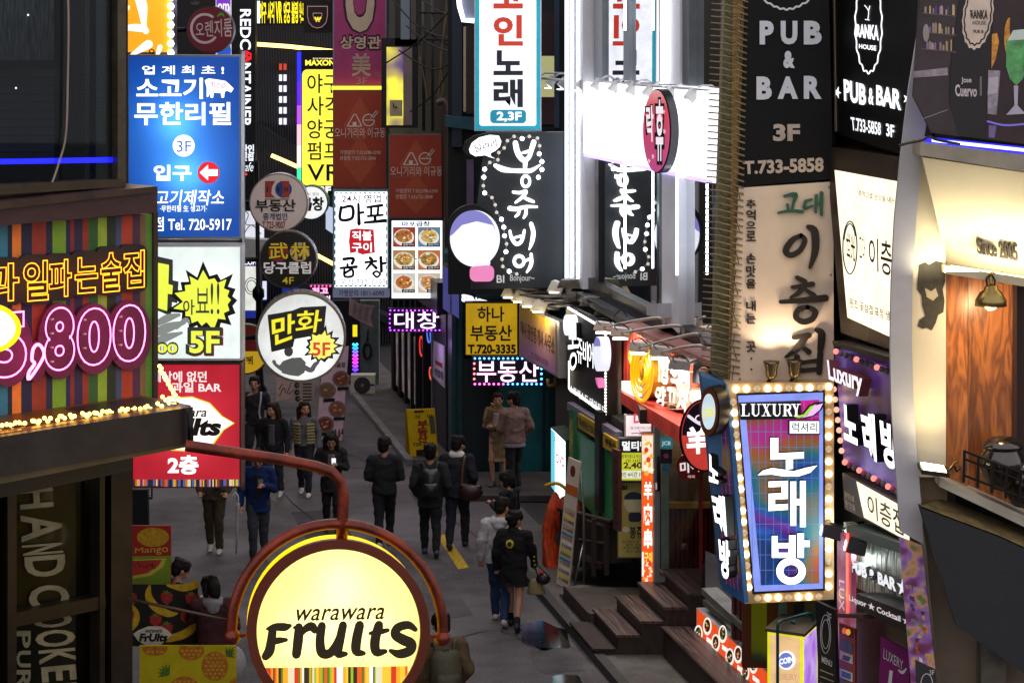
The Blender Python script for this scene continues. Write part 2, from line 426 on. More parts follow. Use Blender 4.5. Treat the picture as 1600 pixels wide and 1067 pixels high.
# puddles
PUD = M('#0c0c0d', .08, 0, .1, 3, 0, .35)
def puddle(pts, z=.004):
    m = MB(); q = smooth_path([G(x + rng.uniform(-2, 2), y + rng.uniform(-1.5, 1.5), z) for a_, b_ in zip(pts, pts[1:] + pts[:1]) for x, y in (a_, ((a_[0] + b_[0]) / 2, (a_[1] + b_[1]) / 2 + rng.uniform(-2, 2)))], 5, True); m.add(q, [tuple(range(len(q)))], PUD)
    return m
for nm, pts, lab in (('puddle', [(812, 975), (850, 970), (885, 985), (888, 1010), (850, 1016), (818, 1003)], 'dark rain puddle by the wooden steps'),
                     ('puddle', [(862, 1056), (880, 1052), (905, 1056), (918, 1075), (880, 1085), (864, 1070)], 'mirror smooth puddle at the bottom of the alley')):
    z = .106 if pts[0][1] < 700 else .004
    m = puddle(pts, z); o = m.obj(nm); tag(o, lab, None, None, 'structure')
# cracked tarmac patch, manhole, dropped scraps
m = MB(); q = [G(x, y, .004) for x, y in ((828, 1012), (892, 1012), (915, 1046), (850, 1052), (833, 1040))]; m.add(q, [tuple(range(5))], asphalt('tarmac_patch', '#4a4849', .2, 1.2)); tag(m.obj('road_patch'), 'greyer tarmac patch beside the puddle', None, None, 'structure')
m = MB(); c = G(565, 725, .004); m.add([(c.x + .38 * math.cos(R(a)), c.y + .38 * math.sin(R(a)), .005) for a in range(0, 360, 15)], [tuple(range(24))], M('#57555a', .4, .6, .4, 14)); tag(m.obj('manhole_cover'), 'round iron manhole cover in the road', None, None, 'structure')
m = MB()
for _ in range(130):
    x, y = rng.uniform(300, 860), rng.uniform(740, 1066); p = G(x, y, .006); r = rng.uniform(.006, .02); a = rng.uniform(0, 3)
    m.add([(p.x + r * math.cos(a + k * 1.57), p.y + r * 1.4 * math.sin(a + k * 1.57), .006 + .004 * (k % 2)) for k in range(4)], [(0, 1, 2, 3)], M('#8d8a84', .8))
tag(m.obj('litter'), 'pale scraps and blossom scattered over the asphalt', None, None, 'stuff')

m = MB(); SEAM = M('#171617', .7, 0, .3, 20)
for pts in ([(430, 760), (560, 880), (640, 1000), (690, 1080)], [(640, 760), (760, 850), (850, 930)], [(520, 700), (610, 735), (705, 760)], [(700, 1000), (780, 985), (850, 1020)], [(420, 930), (540, 900), (660, 930)]):
    q = smooth_path([G(x, y, .005) for x, y in pts], 10); V = []; F = []
    for i, p in enumerate(q):
        w = rng.uniform(.006, .02); j = rng.uniform(-.03, .03); V += [(p.x - w + j, p.y + j, .005), (p.x + w + j, p.y + j, .005)]
        if i: F.append((2 * i - 2, 2 * i - 1, 2 * i + 1, 2 * i))
    m.add(V, F, SEAM)
tag(m.obj('road_crack'), 'dark tar seams and cracks wandering over the asphalt', None, None, 'structure')
for pts, hx in (([(455, 800), (520, 795), (560, 850), (490, 862)], '#383538'), ([(610, 900), (690, 890), (740, 960), (650, 975)], '#454244'), ([(640, 770), (700, 765), (730, 800), (668, 812)], '#302e30')):
    m = MB(); m.add([G(x, y, .0025) for x, y in pts], [(0, 1, 2, 3)], asphalt('tarmac_patch', hx, .3, 1.1)); tag(m.obj('road_patch'), 'old repair patch in the asphalt', None, None, 'structure')
# ================================================================= LEFT: near building with neon fascia
YL0 = R(42)
BRN = M('#3a1c16', .5, 0, .3, 3, .15, .4, .2); BRD = M('#1d1613', .45, .2, .35, 4, .1); FRM = M('#241d16', .4, .5, .3, 6)
s = Sign('corner_building', 'dark brown corner building with a glazed upper floor and striped fascia', 'building', 0, 1100, 13.0, YL0)
cb = s
# upper floor: glass, frames, blinds, cable, blue tube
s.slab('window', (-60, -40, 186, 288), glass('#d8e2e6', .9, .02, 1.2), -.03, .01)
s.slab('window_frame', (184, -40, 197, 292), M('#4a4436', .35, .7, .3, 8), .03, .12)
s.slab('window_frame', (92, -40, 97, 286), M('#17181a', .4, .5), -.05, .05)
s.slab('window_frame', (140, -40, 150, 286), M('#26292b', .4, .6), -.1, .05)
s.slab('window_frame', (-60, 95, 92, 108), DARK, -.05, .05)
s.slab('window_frame', [(-60, 292), (197, 280), (197, 292), (-60, 308)], M('#3d3222', .4, .5, .3, 8), .06, .14)
m, nt, N, b, L = nodes('ribbed_curtain'); tc = N('TexCoord'); n = N('TexNoise', Scale=9., Detail=5.); mp = N('Mapping'); mp.inputs['Scale'].default_value = (14, 1, 1.2)
L(tc.outputs['Object'], mp.inputs['Vector']); L(mp.outputs['Vector'], n.inputs['Vector']); cr = N('ValToRGB'); cr.color_ramp.elements[0].position = .35; cr.color_ramp.elements[0].color = (.01, .01, .012, 1); cr.color_ramp.elements[1].color = (.16, .16, .17, 1); cr.color_ramp.elements[1].position = .8
L(n.outputs['Fac'], cr.inputs['Fac']); L(cr.outputs['Color'], b.inputs['Base Color'])
s.slab('curtain', (-60, -40, 90, 96), m, -.2, .02)
for k in range(11): s.slab('blind_slat', (-60, 110 + k * 13, 90, 120 + k * 13), M('#3b3c40', .6, 0, .15), -.25, .03)
s.slab('room_wall_or_reflection', (-60, -40, 200, 310), M('#0d0f14', .8, 0, .3, 2), -1.1, .05)
s.slab('room_wall_or_reflection', (150, -40, 186, 286), M('#2b3436', .6, 0, .4, 3), -.6, .02)  # this lighter greenish panel paints the reflection in the right-hand glass
s.slab('neon_tube', [(-60, 250), (184, 246), (184, 254), (-60, 258)], E('#0a12ff', 2.6, True), -.02, .03)
s.tube('cable', [(105, -40, .0), (107, 30, .0), (106, 120, .0), (103, 210, .0), (92, 255, .0), (80, 290, .02)], .006, M('#8a7a6a', .6), sm=5)
for px, py in ((44, 24), (25, 138)): s.ball('status_light', px, py, .006, E('#ffffff', 3), -.18, 6, 4)
# brown cornice over the fascia
s.slab('cornice', [(-60, 322), (246, 291), (246, 300), (-60, 334)], M('#3c2a1c', .35, .3, .35, 8), .2, .5)
s.slab('cornice', [(-60, 334), (246, 300), (246, 332), (-60, 358)], BRN, .17, .45)
# striped fascia
bands = [(-60, '#2d6f86'), (12, '#181c34'), (19, '#d77a2a'), (33, '#1d1f3d'), (50, '#8a3320'), (72, '#22243f'), (82, '#6f9a2a'), (103, '#24264a'), (110, '#7c2a25'), (116, '#2a2443'), (129, '#8c2f22'), (138, '#2f5a2c'), (153, '#86a832'), (167, '#23301f'), (181, '#3a4a66'), (190, '#a23c24'), (207, '#4a2a3f'), (219, '#6f5a33'), (228, '#4f8030'), (238, '#3a2416'), (246, '#3a2416')]
yt = lambda x: 352 - .075 * x; yb = lambda x: 662 - .15 * x
for (xa, c), (xb, _) in zip(bands, bands[1:]):
    s.slab('stripes', [(xa, yt(xa)), (xb, yt(xb)), (xb, yb(xb) - 4), (xa, yb(xa) - 4)], M(c, .5, 0, .18, 10, 0, .3), .06, .1)
s.slab('fascia_post', [(240, 330), (247, 331), (247, 622), (240, 624)], M('#2a1a12', .5), .075, .3)
# bulb ledge
s.slab('ledge', [(-60, 686), (298, 633), (298, 636), (-60, 692)], M('#6b4a1c', .4, .4, .3, 9), .55, .55)
s.slab('eave', [(-60, 692), (298, 636), (298, 692), (-60, 756)], M('#2b241f', .45, .2, .3, 3, .1), .62, .5)
s.slab('eave', [(-60, 756), (298, 692), (298, 697), (-60, 768)], M('#5b4f36', .4, .5, .2), .6, .45)
s.tube('eave_post', [(297, 636), (298, 698)], .016, M('#15161c', .4, .6), .66)
# lower storey: frames and dark glass
s.slab('shop_frame', [(-60, 765), (206, 712), (206, 735), (-60, 790)], BRD, .12, .2)
for x0, x1 in ((-60, -2), (12, 26), (156, 164), (174, 207)): s.slab('shop_frame', (x0, 730, x1, 1100), FRM, .1, .16)
s.slab('shop_frame', [(20, 958), (165, 930), (165, 950), (20, 980)], FRM, .09, .12)
s.slab('shop_frame', (126, 745, 138, 1100), M('#4b442c', .4, .5), -.1, .05)
s.slab('shop_glass', (-60, 735, 176, 1100), glass('#dcdcc8', .9, .05, 1.12), .0, .01)
s.slab('room_wall_or_reflection', (-60, 720, 200, 1100), M('#14120d', .8, 0, .4, 2), -1.3, .05)
CREAM = M('#6b664e', .6, 0, .3, 8)
s.face = .012
for ch, y0, y1, x0, x1 in (('H', 762, 794, 30, 82), ('A', 803, 845, 32, 96), ('N', 850, 866, 34, 97), ('D', 868, 901, 38, 101), ('C', 914, 946, 44, 107), ('O', 958, 980, 50, 112), ('O', 984, 1010, 54, 117), ('K', 1014, 1036, 60, 117), ('E', 1040, 1064, 64, 118), ('D', 1068, 1098, 70, 120)):
    s.text(ch, [(x0, y0 + 2), (x1, y0 - 3), (x1 + 2, y1 - 3), (x0 + 2, y1 + 2)], CREAM, .035, 2, rot=-90)
for ch, y0, y1 in (('P', 985, 1012), ('U', 1016, 1042), ('R', 1046, 1075)): s.text(ch, (26, y0, 48, y1), M('#5d5a46', .6), .035, 2, rot=-90)
s.done()
# body of the building behind the two shop walls
m = MB(); p0 = P(206, 1067, 14.05); m.prism([(-12, 13.2, 0), (-3.3, 12.6, 0), (p0.x - .12, 14.25, 0), (p0.x - .75, 17.2, 0), (-12, 17.2, 0)], (0, 0, 5.4), M('#171412', .7, 0, .3))
o = m.obj('wall', s.root); o.matrix_parent_inverse = s.root.matrix_basis.inverted() if False else Matrix.Translation(s.O).inverted() if False else (Matrix.Translation(s.O) @ Matrix.Rotation(s.yaw, 4, 'Z')).inverted()
# ---- neon signs on the fascia
def neon_backing(s, pts, mat): s.poly('backing', pts, mat, 1, .03)
s = Sign('neon_sign', 'orange neon Korean lettering on the striped fascia', 'neon sign', 110, 470, 13.36, YL0); s.O = cb.O + (s.u * (s.O - cb.O).dot(s.u)); s.O.z = P(110, 470, 13.36).z; s.root.location = s.O; s.face = .09
ORG = E('#ff8a10', 5., True); bk = M('#0c0908', .5)
chars = [(-24, 30, 411, 471), (36, 76, 407, 470), (76, 112, 405, 464), (117, 153, 401, 458), (157, 190, 394, 456), (192, 226, 391, 450)]
for ch, (x0, x1, y0, y1) in zip('과일파는술집', chars):
    s.poly('backing', rrect(x0 - 6, y0 - 9, x1 + 4, y1 + 6, 12), bk, 1 + (x0 % 3) * .2, .02)
    s.text(ch, [(x0, y0 + 2), (x1, y0 - 1), (x1, y1 - 1), (x0, y1 + 2)], ORG, .035, part='tube', neon=.0125, d=.17)
s.done()
s = Sign('neon_sign', 'pink neon price 5,800 below the orange neon', 'neon sign', 110, 592, 13.36, YL0); z = P(110, 592, 13.36).z; s.O = cb.O + (s.u * (s.O - cb.O).dot(s.u)); s.O.z = z; s.root.location = s.O; s.face = .09
PNK = E('#ff6ab8', 6., True); bk = M('#5a1238', .6, 0, .3, 6)
for ch, x0, x1, y0, y1 in (('5', -16, 42, 487, 590), (',', 44, 67, 540, 592), ('8', 69, 117, 479, 579), ('0', 120, 174, 480, 571), ('0', 176, 228, 475, 565)):
    if ch == ',': 
        o = [(60, 538), (68, 548), (66, 562), (46, 592), (45, 582), (54, 568), (50, 562), (52, 545)]
        s.tube('tube', o, .0085, PNK, .18, 6, True, 4); s.poly('backing', ell(57, 565, 15, 32), bk, 1.5, .02); continue
    s.poly('backing', ell((x0 + x1) / 2, (y0 + y1) / 2 + 4, (x1 - x0) / 2 + 9, (y1 - y0) / 2 + 10), bk, 1 + (x0 % 5) * .25, .02)
    s.text(ch, [(x0, y0 + 3), (x1, y0 - 2), (x1, y1 - 2), (x0, y1 + 3)], PNK, .06, part='tube', neon=.0105, d=.18, res=6)
    for k in range(4): s.tube('tube_clip', [(x0 + 8, y0 + 20 + k * 22, .1), (x0 + 14, y0 + 20 + k * 22, .18)], .006, M('#c9b7b0', .4, .5))
s.done()
s = Sign('lemon_lamp', 'glowing white and yellow oval lamp cut by the left frame edge', 'sign', 0, 551, 13.0, YL0)
s.poly('rim', ell(-22, 513, 55, 40), E('#ffd400', 1.6), d=.34, th=.12); s.poly('face', ell(-24, 513, 48, 33), E('#fffbe8', 2.5, True), d=.35, th=.01); s.done()
# ---- bulbs along the ledge
s = Sign('string_light', 'string of warm bulbs along the striped fascia ledge', 'string lights', 120, 664, 13.4, YL0); s.O = Vector((cb.O + s.u * (s.O - cb.O).dot(s.u)).to_tuple()); s.O.z = P(120, 664, 13.4).z; s.root.location = s.O
BULB = E('#ffc050', 9., True); pts = []
for k in range(15):
    x = -8 + k * 19.5; n = rng.choice((3, 3, 4))
    for j in range(n): pts.append((x + j * 4 + rng.uniform(-1, 1), 665 - .125 * x + rng.uniform(-4, 3), rng.uniform(.4, .52)))
for k in range(16): pts.append((249 + k * 1.9 + rng.uniform(-2, 2), 572 + k * 3.5, .3 + k * .015))
for k in range(6): pts.append((254 + k * 5, 622 + rng.uniform(-3, 3), .5))
s.tube('cord', [(x, 669 - .125 * x, .46) for x in range(-20, 290, 12)] + [(270, 615, .44), (249, 572, .3)], .006, M('#1a1510', .5), n=5)
s.done(); pb = MB(); pb.ball((0, 0, 0), .0115, BULB, 8, 5); pr = None
for x, y, d in pts:
    if pr is None: b = pr = pb.obj('bulb', s.root)
    else: b = pr.copy(); COL.objects.link(b); b.parent = s.root
    b.location = s.L(x, y, d)

# ================================================================= round lantern on its bent arm
CU = M('#6a2410', .42, .6, .5, 9, .15, .5, .15)
s = Sign('hanging_lantern', 'big round glowing fruit bar lantern hung inside a copper hoop', 'sign', 527, 1128, 12.5, R(9)); LT = s
s.stroke('rim', ell(529, 986, 135.5, 135.5, 72), 15, M('#5a2410', .4, .2, .15), d=.012, th=.04, closed=True, sm=False)
s.tray('drum', ell(529, 986, 141, 141, 72), backlit('#ffd21a', 1.1, .5), -.03, .17)
s.face = .004
s.poly('face', ell(528, 985, 128, 128, 72), backlit('#ffefa6', .78, .9, '#fffbe6'), d=.006, th=0); s.face = .008
# stripes at the bottom of the face
cols = ['#f4641e', '#ffb321', '#9fc52a', '#f2e7c0', '#e23a1e', '#ffd23a', '#6f7a24', '#3d2a16', '#f6922a', '#ffffff']
x = 415.; g = random.Random(5)
chord = lambda y: math.sqrt(max(0, 127.5 ** 2 - (y - 985) ** 2))
while x < 643:
    w = g.choice((2, 3, 4, 6, 8)); h0 = 1043 - (x - 415) * .013; x2 = min(x + w, 643)
    yb = 985 + math.sqrt(max(1, 127.5 ** 2 - (min(abs(x - 528), abs(x2 - 528)) if (x - 528) * (x2 - 528) > 0 else 0) ** 2))
    ya = 985 + math.sqrt(max(1, 127.5 ** 2 - max(abs(x - 528), abs(x2 - 528)) ** 2))
    if min(ya, yb) > h0: s.poly('stripes', [(x, h0), (x2, h0), (x2, 985 + chord(0) if False else (985 + math.sqrt(max(1, 127.5 ** 2 - (x2 - 528) ** 2)))), (x, 985 + math.sqrt(max(1, 127.5 ** 2 - (x - 528) ** 2)))], E(g.choice(cols), .85), 1)
    x = x2
LET = M('#2a2004', .6, 0, .1)
s.text('warawara', [(463, 951), (601, 948), (600, 967), (462, 970)], LET, .015, shear=.25, space=1.05)
def st(pts, w): s.stroke('lettering', pts, [x * 1.3 for x in w], LET, 2)
st([(426, 983), (424, 1000), (421, 1016), (415, 1025)], [10, 11, 12, 10]); st([(418, 982), (430, 979), (445, 979), (453, 977)], [4, 9, 10, 5]); st([(425, 1002), (436, 1000), (447, 999)], [8, 8, 5])
st([(467, 979), (466, 998), (463, 1022)], [10, 12, 11]); st([(460, 980), (468, 978)], [4, 6]); st([(467, 996), (475, 984), (486, 978), (492, 984)], [5, 8, 11, 9])
st([(503, 977), (500, 1000), (503, 1019), (515, 1020), (524, 1008), (530, 992)], [10, 11, 12, 11, 9, 6]); st([(536, 976), (531, 1000), (528, 1020), (540, 1021)], [10, 11, 11, 6])
st([(562, 976), (557, 1000), (557, 1017), (568, 1020)], [11, 12, 11, 6])
st([(592, 976), (586, 1000), (588, 1018), (602, 1017)], [11, 12, 11, 6]); st([(578, 989), (590, 987), (606, 984)], [4, 8, 5])
st([(649, 983), (638, 976), (622, 980), (618, 991), (630, 999), (642, 1005), (640, 1016), (624, 1021), (610, 1016)], [6, 10, 11, 12, 13, 13, 12, 11, 5])
# hoop, stem and bent arm to the building
hoop = [(527 + 165 * math.cos(R(a)), 984 - 166 * math.sin(R(a))) for a in range(-6, 189, 6)]
s.tube('hoop', hoop, .029, CU, -.07, 12)
s.tube('arm', [(534, 842, -.07), (535, 812, -.07), (537, 775, -.07), (533, 752, -.07), (518, 737, -.07), (495, 729, -.07), (440, 718, -.07), (360, 706, -.07), (290, 696, -.07)], .031, CU, n=12)
s.tube('pin', [(532, 822, -.07), (532, 846, -.07)], .016, CU); s.tube('pin', [(362, 994, -.07), (392, 990, -.07)], .012, CU); s.tube('pin', [(692, 995, -.07), (664, 992, -.07)], .012, CU)
s.ball('knob', 363, 994, .045, CU, -.07, 12, 8); s.ball('knob', 691, 996, .045, CU, -.07, 12, 8); s.ball('knob', 531, 848, .03, CU, -.05)
s.lamp(528, 900, -.16, .9, (1, .96, .82), .09); s.lamp(470, 985, -.16, .8, (1, .96, .82), .09); s.lamp(588, 980, -.16, .8, (1, .96, .82), .09); s.lamp(528, 970, -.16, .6, (1, .96, .82), .09)
s.tube('hoop_stay', [(170 + 30, 935, -.3), (372, 972, -.1)], .008, M('#3a2a1c', .4, .5)); s.done()

# ================================================================= projecting signs stacked on the left row
LR = 20.
s = lightbox('lightbox_sign', 'tall blue lightbox with white Korean lettering and a bull', 'lightbox', (198, 86, 377, 373), LR, backlit('#0a50c8', .55, .8, '#4f9cf0'), STEEL, bracket=-.6)
WL = E('#ffffff', 1.6)
s.text('업 계 최 초 !', (222, 103, 350, 117), WL, .02); s.text('소고기', (213, 122, 317, 155), WL, .03); s.text('무한리필', (210, 160, 361, 196), WL, .03)
s.poly('logo', smooth_path([(x, y, 0) for x, y in ((320, 126), (326, 123), (340, 125), (352, 127), (357, 131), (365, 139), (361, 145), (355, 142), (351, 144), (350, 153), (346, 153), (345, 146), (334, 145), (333, 153), (329, 153), (328, 145), (326, 151), (323, 152), (323, 138))], 2, True) and [(320, 126), (326, 123), (340, 125), (352, 127), (357, 131), (365, 139), (361, 145), (355, 142), (351, 144), (350, 153), (346, 153), (345, 146), (334, 145), (333, 153), (329, 153), (328, 145), (326, 151), (323, 152), (323, 138)], WL, 2)
s.text('최상급', (329, 128, 352, 138), E('#e0309a', .8), .02, 4); s.poly('logo', ell(287, 228, 17, 17), WL, 2); s.text('3F', (276, 220, 299, 238), E('#1f6fd6', .9), .0, 4)
s.text('입구', (240, 258, 299, 283), WL, .04); s.poly('logo', ell(326, 270, 17, 17), E('#e0202c', 1.1), 2)
s.poly('logo', [(312, 270), (325, 258), (325, 265), (340, 265), (340, 275), (325, 275), (325, 282)], WL, 4)
s.text('살고기제작소', (222, 297, 350, 321), WL, .015, shear=.15); s.text('·무한리필 生 생고기·', (250, 321, 323, 331), WL, .01); s.text('본점 Tel. 720-5917', (226, 339, 362, 361), WL, .015)
s.tube('eyelet', [(236, 84), (233, 80), (237, 77), (241, 80), (238, 85)], .006, DARK)
s.lamp(280, 190, -.2, 5, (.8, .9, 1)); s.lamp(295, 270, -.2, 5, (.8, .9, 1)); s.done()
GRYW = M('#c9cdd0', .4, .3, .1)
s = lightbox('lightbox_sign', 'white lightbox with a yellow starburst and 5F', 'lightbox', (205, 383, 378, 563), LR, backlit('#eaf3ee', .92, .6), GRYW, bracket=-.6)
OUT = E('#4a4f4b', .35); YEL = E('#e8f24c', 1.05); OUTD = M('#171a18', .6)
s.text('만', (150, 396, 226, 492), YEL, .06, 3); 
s.poly('lettering', [(243, 400), (270, 406), (270, 438), (279, 440), (277, 474), (269, 472), (267, 494), (243, 484)], OUT, 1); s.poly('lettering', [(243, 410), (264, 414), (263, 444), (270, 446), (269, 460), (262, 459), (261, 486), (243, 480)], YEL, 2)
s.poly('starburst', star(322, 471, 15, 42, 62, 1, .95, 4), OUTD, 1); s.poly('starburst', star(321, 470, 15, 35, 48, 1, .95, 4, .2), YEL, 2)
s.text('아', (286, 468, 304, 492), OUT, .02, 3); s.text('뵤', (306, 450, 327, 489), OUT, .0, 3); s.text('!!', (329, 442, 343, 491), OUT, .0, 3)
s.text('5F', (292, 512, 349, 557), M('#c8402e', .6), .12, 2.5); s.text('5F', (290, 511, 347, 556), OUT, .12, 3); s.text('5F', (296, 517, 343, 552), YEL, .04, 4)
s.text('5,800', (205, 534, 279, 558), OUT, .08, 3); s.text('5,800', (207, 537, 277, 554), YEL, .03, 4)
GF = E('#9aa09c', .7)
for q, w in (([(246, 505), (262, 497), (280, 492)], [9, 12, 5]), ([(243, 520), (262, 512), (288, 504)], [12, 15, 6]), ([(243, 536), (258, 528), (284, 520)], [10, 13, 4]), ([(276, 512), (290, 500), (296, 505)], [6, 8, 3])): s.stroke('picture', q, w, GF, 1)
s.lamp(325, 470, -.2, 2.5); s.done()
s = lightbox('lightbox_sign', 'red lightbox with a white lemon emblem above the street', 'lightbox', (205, 567, 377, 762), LR, backlit('#e02c40', .62, .7, '#ff5a68'), M('#5c2a2a', .5, .2), bracket=-.6)
s.text('세상에 없던', (236, 580, 323, 597), E('#ffe3e0', 1.1), .03); s.text('과일 BAR', (268, 597, 346, 613), E('#ffe3e0', 1.1), .03)
lem = [(222, 662), (232, 636), (258, 622), (300, 619), (328, 629), (348, 650), (367, 661), (350, 672), (334, 694), (300, 706), (258, 703), (232, 688)]
s.poly('logo', lem, E('#f0d23a', 1.0), 1); s.poly('logo', [(295 + (x - 295) * .955, 662 + (y - 662) * .95) for x, y in lem], E('#fdf8ee', 1.35), 2)
s.text('warawara', (238, 641, 323, 651), INK, .02, 3, shear=.25); s.text('FrUIts', (228, 653, 346, 681), M('#241512', .6), .07, 3, shear=.2)
s.text('2층', (262, 711, 310, 741), E('#ffffff', 1.3), .05)
x = 207.; g = random.Random(9)
while x < 374:
    w = g.choice((2, 2, 3, 4)); s.poly('stripes', (x, 749, min(374, x + w), 760) and [(x, 749), (min(374, x + w), 749), (min(374, x + w), 760), (x, 760)], E(g.choice(['#f1c62c', '#2a2a3a', '#e8641e', '#5a6fb0', '#f4e7c0', '#23304a', '#a33a2a', '#f0a0a8']), .7), 1); x += w
s.lamp(300, 660, -.2, 2.5, (1, .8, .75)); s.done()
# sign mast behind the stack
m = MB(); a, b = P(379, 765, 20.3), P(379, 80, 20.3); m.tube([a, b], .022, STEEL); 
for y in (90, 375, 380, 560, 566, 755): q = P(379, y, 20.3); m.tube([q, q + Vector((-1.6, 0, 0))], .014, STEEL)
single('sign_mast', m, 'thin steel frame behind the stacked lightboxes', 'sign frame')
# upper left signs
s = lightbox('lightbox_sign', 'orange lightbox with white brush lettering behind the blue sign', 'lightbox', (150, -60, 271, 85), 22., printed('orange_print', [(0, '#c86a14'), (.5, '#f09a1c'), (1, '#ffc247')], 1.1, 1.2), STEEL, bracket=-.8)
for q, w in (([(214, -12), (222, 10), (225, 40), (228, 49)], [14, 16, 8, 10]), ([(196, 44), (215, 44), (226, 47)], [8, 12, 8]), ([(200, 12), (190, 24)], [6, 10]), ([(206, 86), (225, 74), (232, 70)], [5, 12, 14]), ([(246, 86), (250, 74)], [6, 8])): s.stroke('lettering', q, w, E('#f3efe6', 1.3), 2)
for k in range(7): s.ball('bulb', 267, -4 + k * 14.5, .03, E('#dfe8ff', 8., False), .03, 8, 5)
s.done()
def disc_sign(name, label, cx, cy, r, Y, face, rim, rimw=3, depth=.18, yaw=0., bracket=None, group=None, rx=None):
    s = Sign(name, label, 'round sign', cx, cy + r, Y, yaw, group); rx = rx or r
    if face.name.startswith('acrylic'): s.tray('casing', ell(cx, cy, rx, r, 48), rim, .0, depth); s.stroke('rim', ell(cx, cy, rx - rimw / 2, r - rimw / 2, 48), rimw, rim, d=.02, th=.02, closed=True, sm=False); s.poly('face', ell(cx, cy, rx - .5, r - .5, 48), face, d=.010, th=0)
    else: s.poly('casing', ell(cx, cy, rx, r, 48), rim, d=0, th=depth); s.poly('face', ell(cx, cy, rx - rimw, r - rimw, 48), face, d=.012, th=.008)
    s.face = .012
    if bracket:
        a = s.L(cx, cy, -depth / 2); s.part('bracket').tube([a, a + Vector((bracket, .1, 0))], .022, M('#23262a', .5, .8), 8)
    return s
s = disc_sign('round_sign', 'unlit maroon round sign with a cream swirl', 328, 47, 37, 22.5, M('#6b1226', .5, 0, .15), M('#4a3a38', .4, .6), 1.5, bracket=-1.6)
CRM = M('#c9b3ae', .5)
s.stroke('logo', ell(320, 45, 21, 22, 30, -45 - 10, -320), 4, CRM, 1); s.text('오렌지룸', [(305, 36), (362, 28), (363, 58), (306, 58)], CRM, .01, 3); s.stroke('logo', [(340, 26), (346, 22), (350, 26)], [2, 4, 2], M('#4f9a3a', .5), 3); s.done()
m = Sign('poster_column', 'patterned white and purple advertising column behind the round sign', 'poster', 345, 90, 23.5)
m.slab('board', (304, -60, 356, 90), M('#26201f', .6), -.02, .04); m.slab('board', (337, -60, 361, 90), E('#d8d4e6', .8), .0, .03); m.face = .0
m.poly('print', ell(349, 4, 11, 14), E('#8a3ad0', .8), 1); m.text('om', (340, 6, 358, 18), E('#ffffff', 1.0), .03, 2); m.poly('print', ell(350, 80, 11, 14), E('#2860d0', .8), 1); m.text('color', (296 + 3, 1, 312, 8), M('#7a6a66', .6), 0, 2); m.done()
# the three hanging round signs
s = disc_sign('round_sign', 'round beige estate agent sign with a red and blue emblem', 435, 317, 46, 23., M('#d9c9c0', .5, 0, .08), M('#8a7f7c', .3, .8), 2, bracket=-1.9)
RD, BL, BK = M('#a33a34', .5), M('#29418c', .5), M('#1c1614', .5)
s.poly('logo', [(414, 283), (430, 283), (425, 292), (424, 303), (430, 309), (414, 309)], RD, 1); s.poly('logo', ell(443, 296, 13, 13), BL, 1); s.poly('logo', [(439, 283), (452, 283), (452, 309), (439, 309), (443, 296)], RD, 2)
for ch, x in (('I', 418), ('R', 434), ('N', 446)): s.text(ch, (x - 1, 292, x + (4 if ch != 'I' else 1), 300), BK, .03, 3)
s.poly('logo', [(414, 311), (452, 311), (452, 312), (414, 312)], BK, 1); s.text('부동산', (399, 310 + 2, 462, 331), BK, .03); s.text('중개법인', (411, 333, 449, 344), M('#2a3260', .5), .02); s.text('T.723-9007', (410, 346, 446, 357), M('#8a2420', .5), .02); s.done()
s = disc_sign('round_sign', 'round black billiard club sign with yellow characters', 450, 406, 45, 22.6, M('#171212', .4, 0, .1), M('#6b6663', .3, .8), 2, bracket=-2.0)
s.poly('logo', ell(435, 394, 16, 15), M('#8a2a20', .5), 1); s.poly('logo', ell(468, 394, 15, 15), M('#c9b48a', .5), 1)
for ch, x in (('武', 420), ('林', 454)): s.text(ch, (x, 378, x + 31, 406), M('#2a2408', .5), .07, 2); s.text(ch, (x, 379, x + 30, 405), E('#c9a91c', .5), .015, 3)
s.text('당구클럽', (412, 409, 486, 428), E('#d6cdca', .55), .03); s.text('4F', (441, 433, 459, 444), E('#b7a01c', .6), .01); s.done()
s = disc_sign('round_sign', 'big round lit comic cafe sign with yellow letters and 5F', 470, 527, 71, 21.5, backlit('#eef0ee', .85, .7), M('#77736f', .25, .9), 4, .26, R(4), bracket=-2.2)
LAY = M('#2b2c2a', .6)
s.text('만', [(418, 492), (464, 484), (464, 532), (424, 545)], LAY, .2, 1); s.text('화', [(460, 482), (509, 478), (507, 522), (458, 528)], LAY, .2, 1.5)
s.poly('lettering', [(418, 492), (455, 486), (470, 480), (510, 478), (506, 522), (460, 530), (458, 542), (424, 550)], LAY, 1.2)
s.text('만', [(424, 496), (461, 489), (460, 528), (426, 541)], E('#f0e228', 1.05), .03, 3); s.text('화', [(464, 486), (505, 484), (500, 518), (461, 524)], E('#f0e228', 1.05), .015, 3)
s.poly('starburst', star(503, 541, 14, 21, 31, 1, 1, 8), LAY, 2); s.poly('starburst', star(503, 541, 14, 18, 23, 1, 1, 8, .2), E('#f2e96a', 1.05), 3); s.text('5F', (488, 535, 516, 556), E('#d8452c', .9), .03, 4)
# plain silhouette of a fighter's pose, no likeness
s.poly('picture', [(441, 583), (436, 572), (442, 564), (456, 559), (470, 558), (478, 566), (476, 582), (466, 588), (452, 586)], E('#6a6c6a', .5), 1); s.poly('picture', ell(451, 549, 7, 8), E('#4a4c4a', .4), 1)
s.stroke('picture', [(440, 576), (431, 570), (428, 565)], [7, 5, 6], E('#6a6c6a', .5), 2); s.stroke('picture', [(476, 574), (486, 578), (492, 570), (497, 566)], [8, 8, 7, 5], E('#6a6c6a', .5), 2)
s.lamp(478, 545, -.2, 3); s.done()
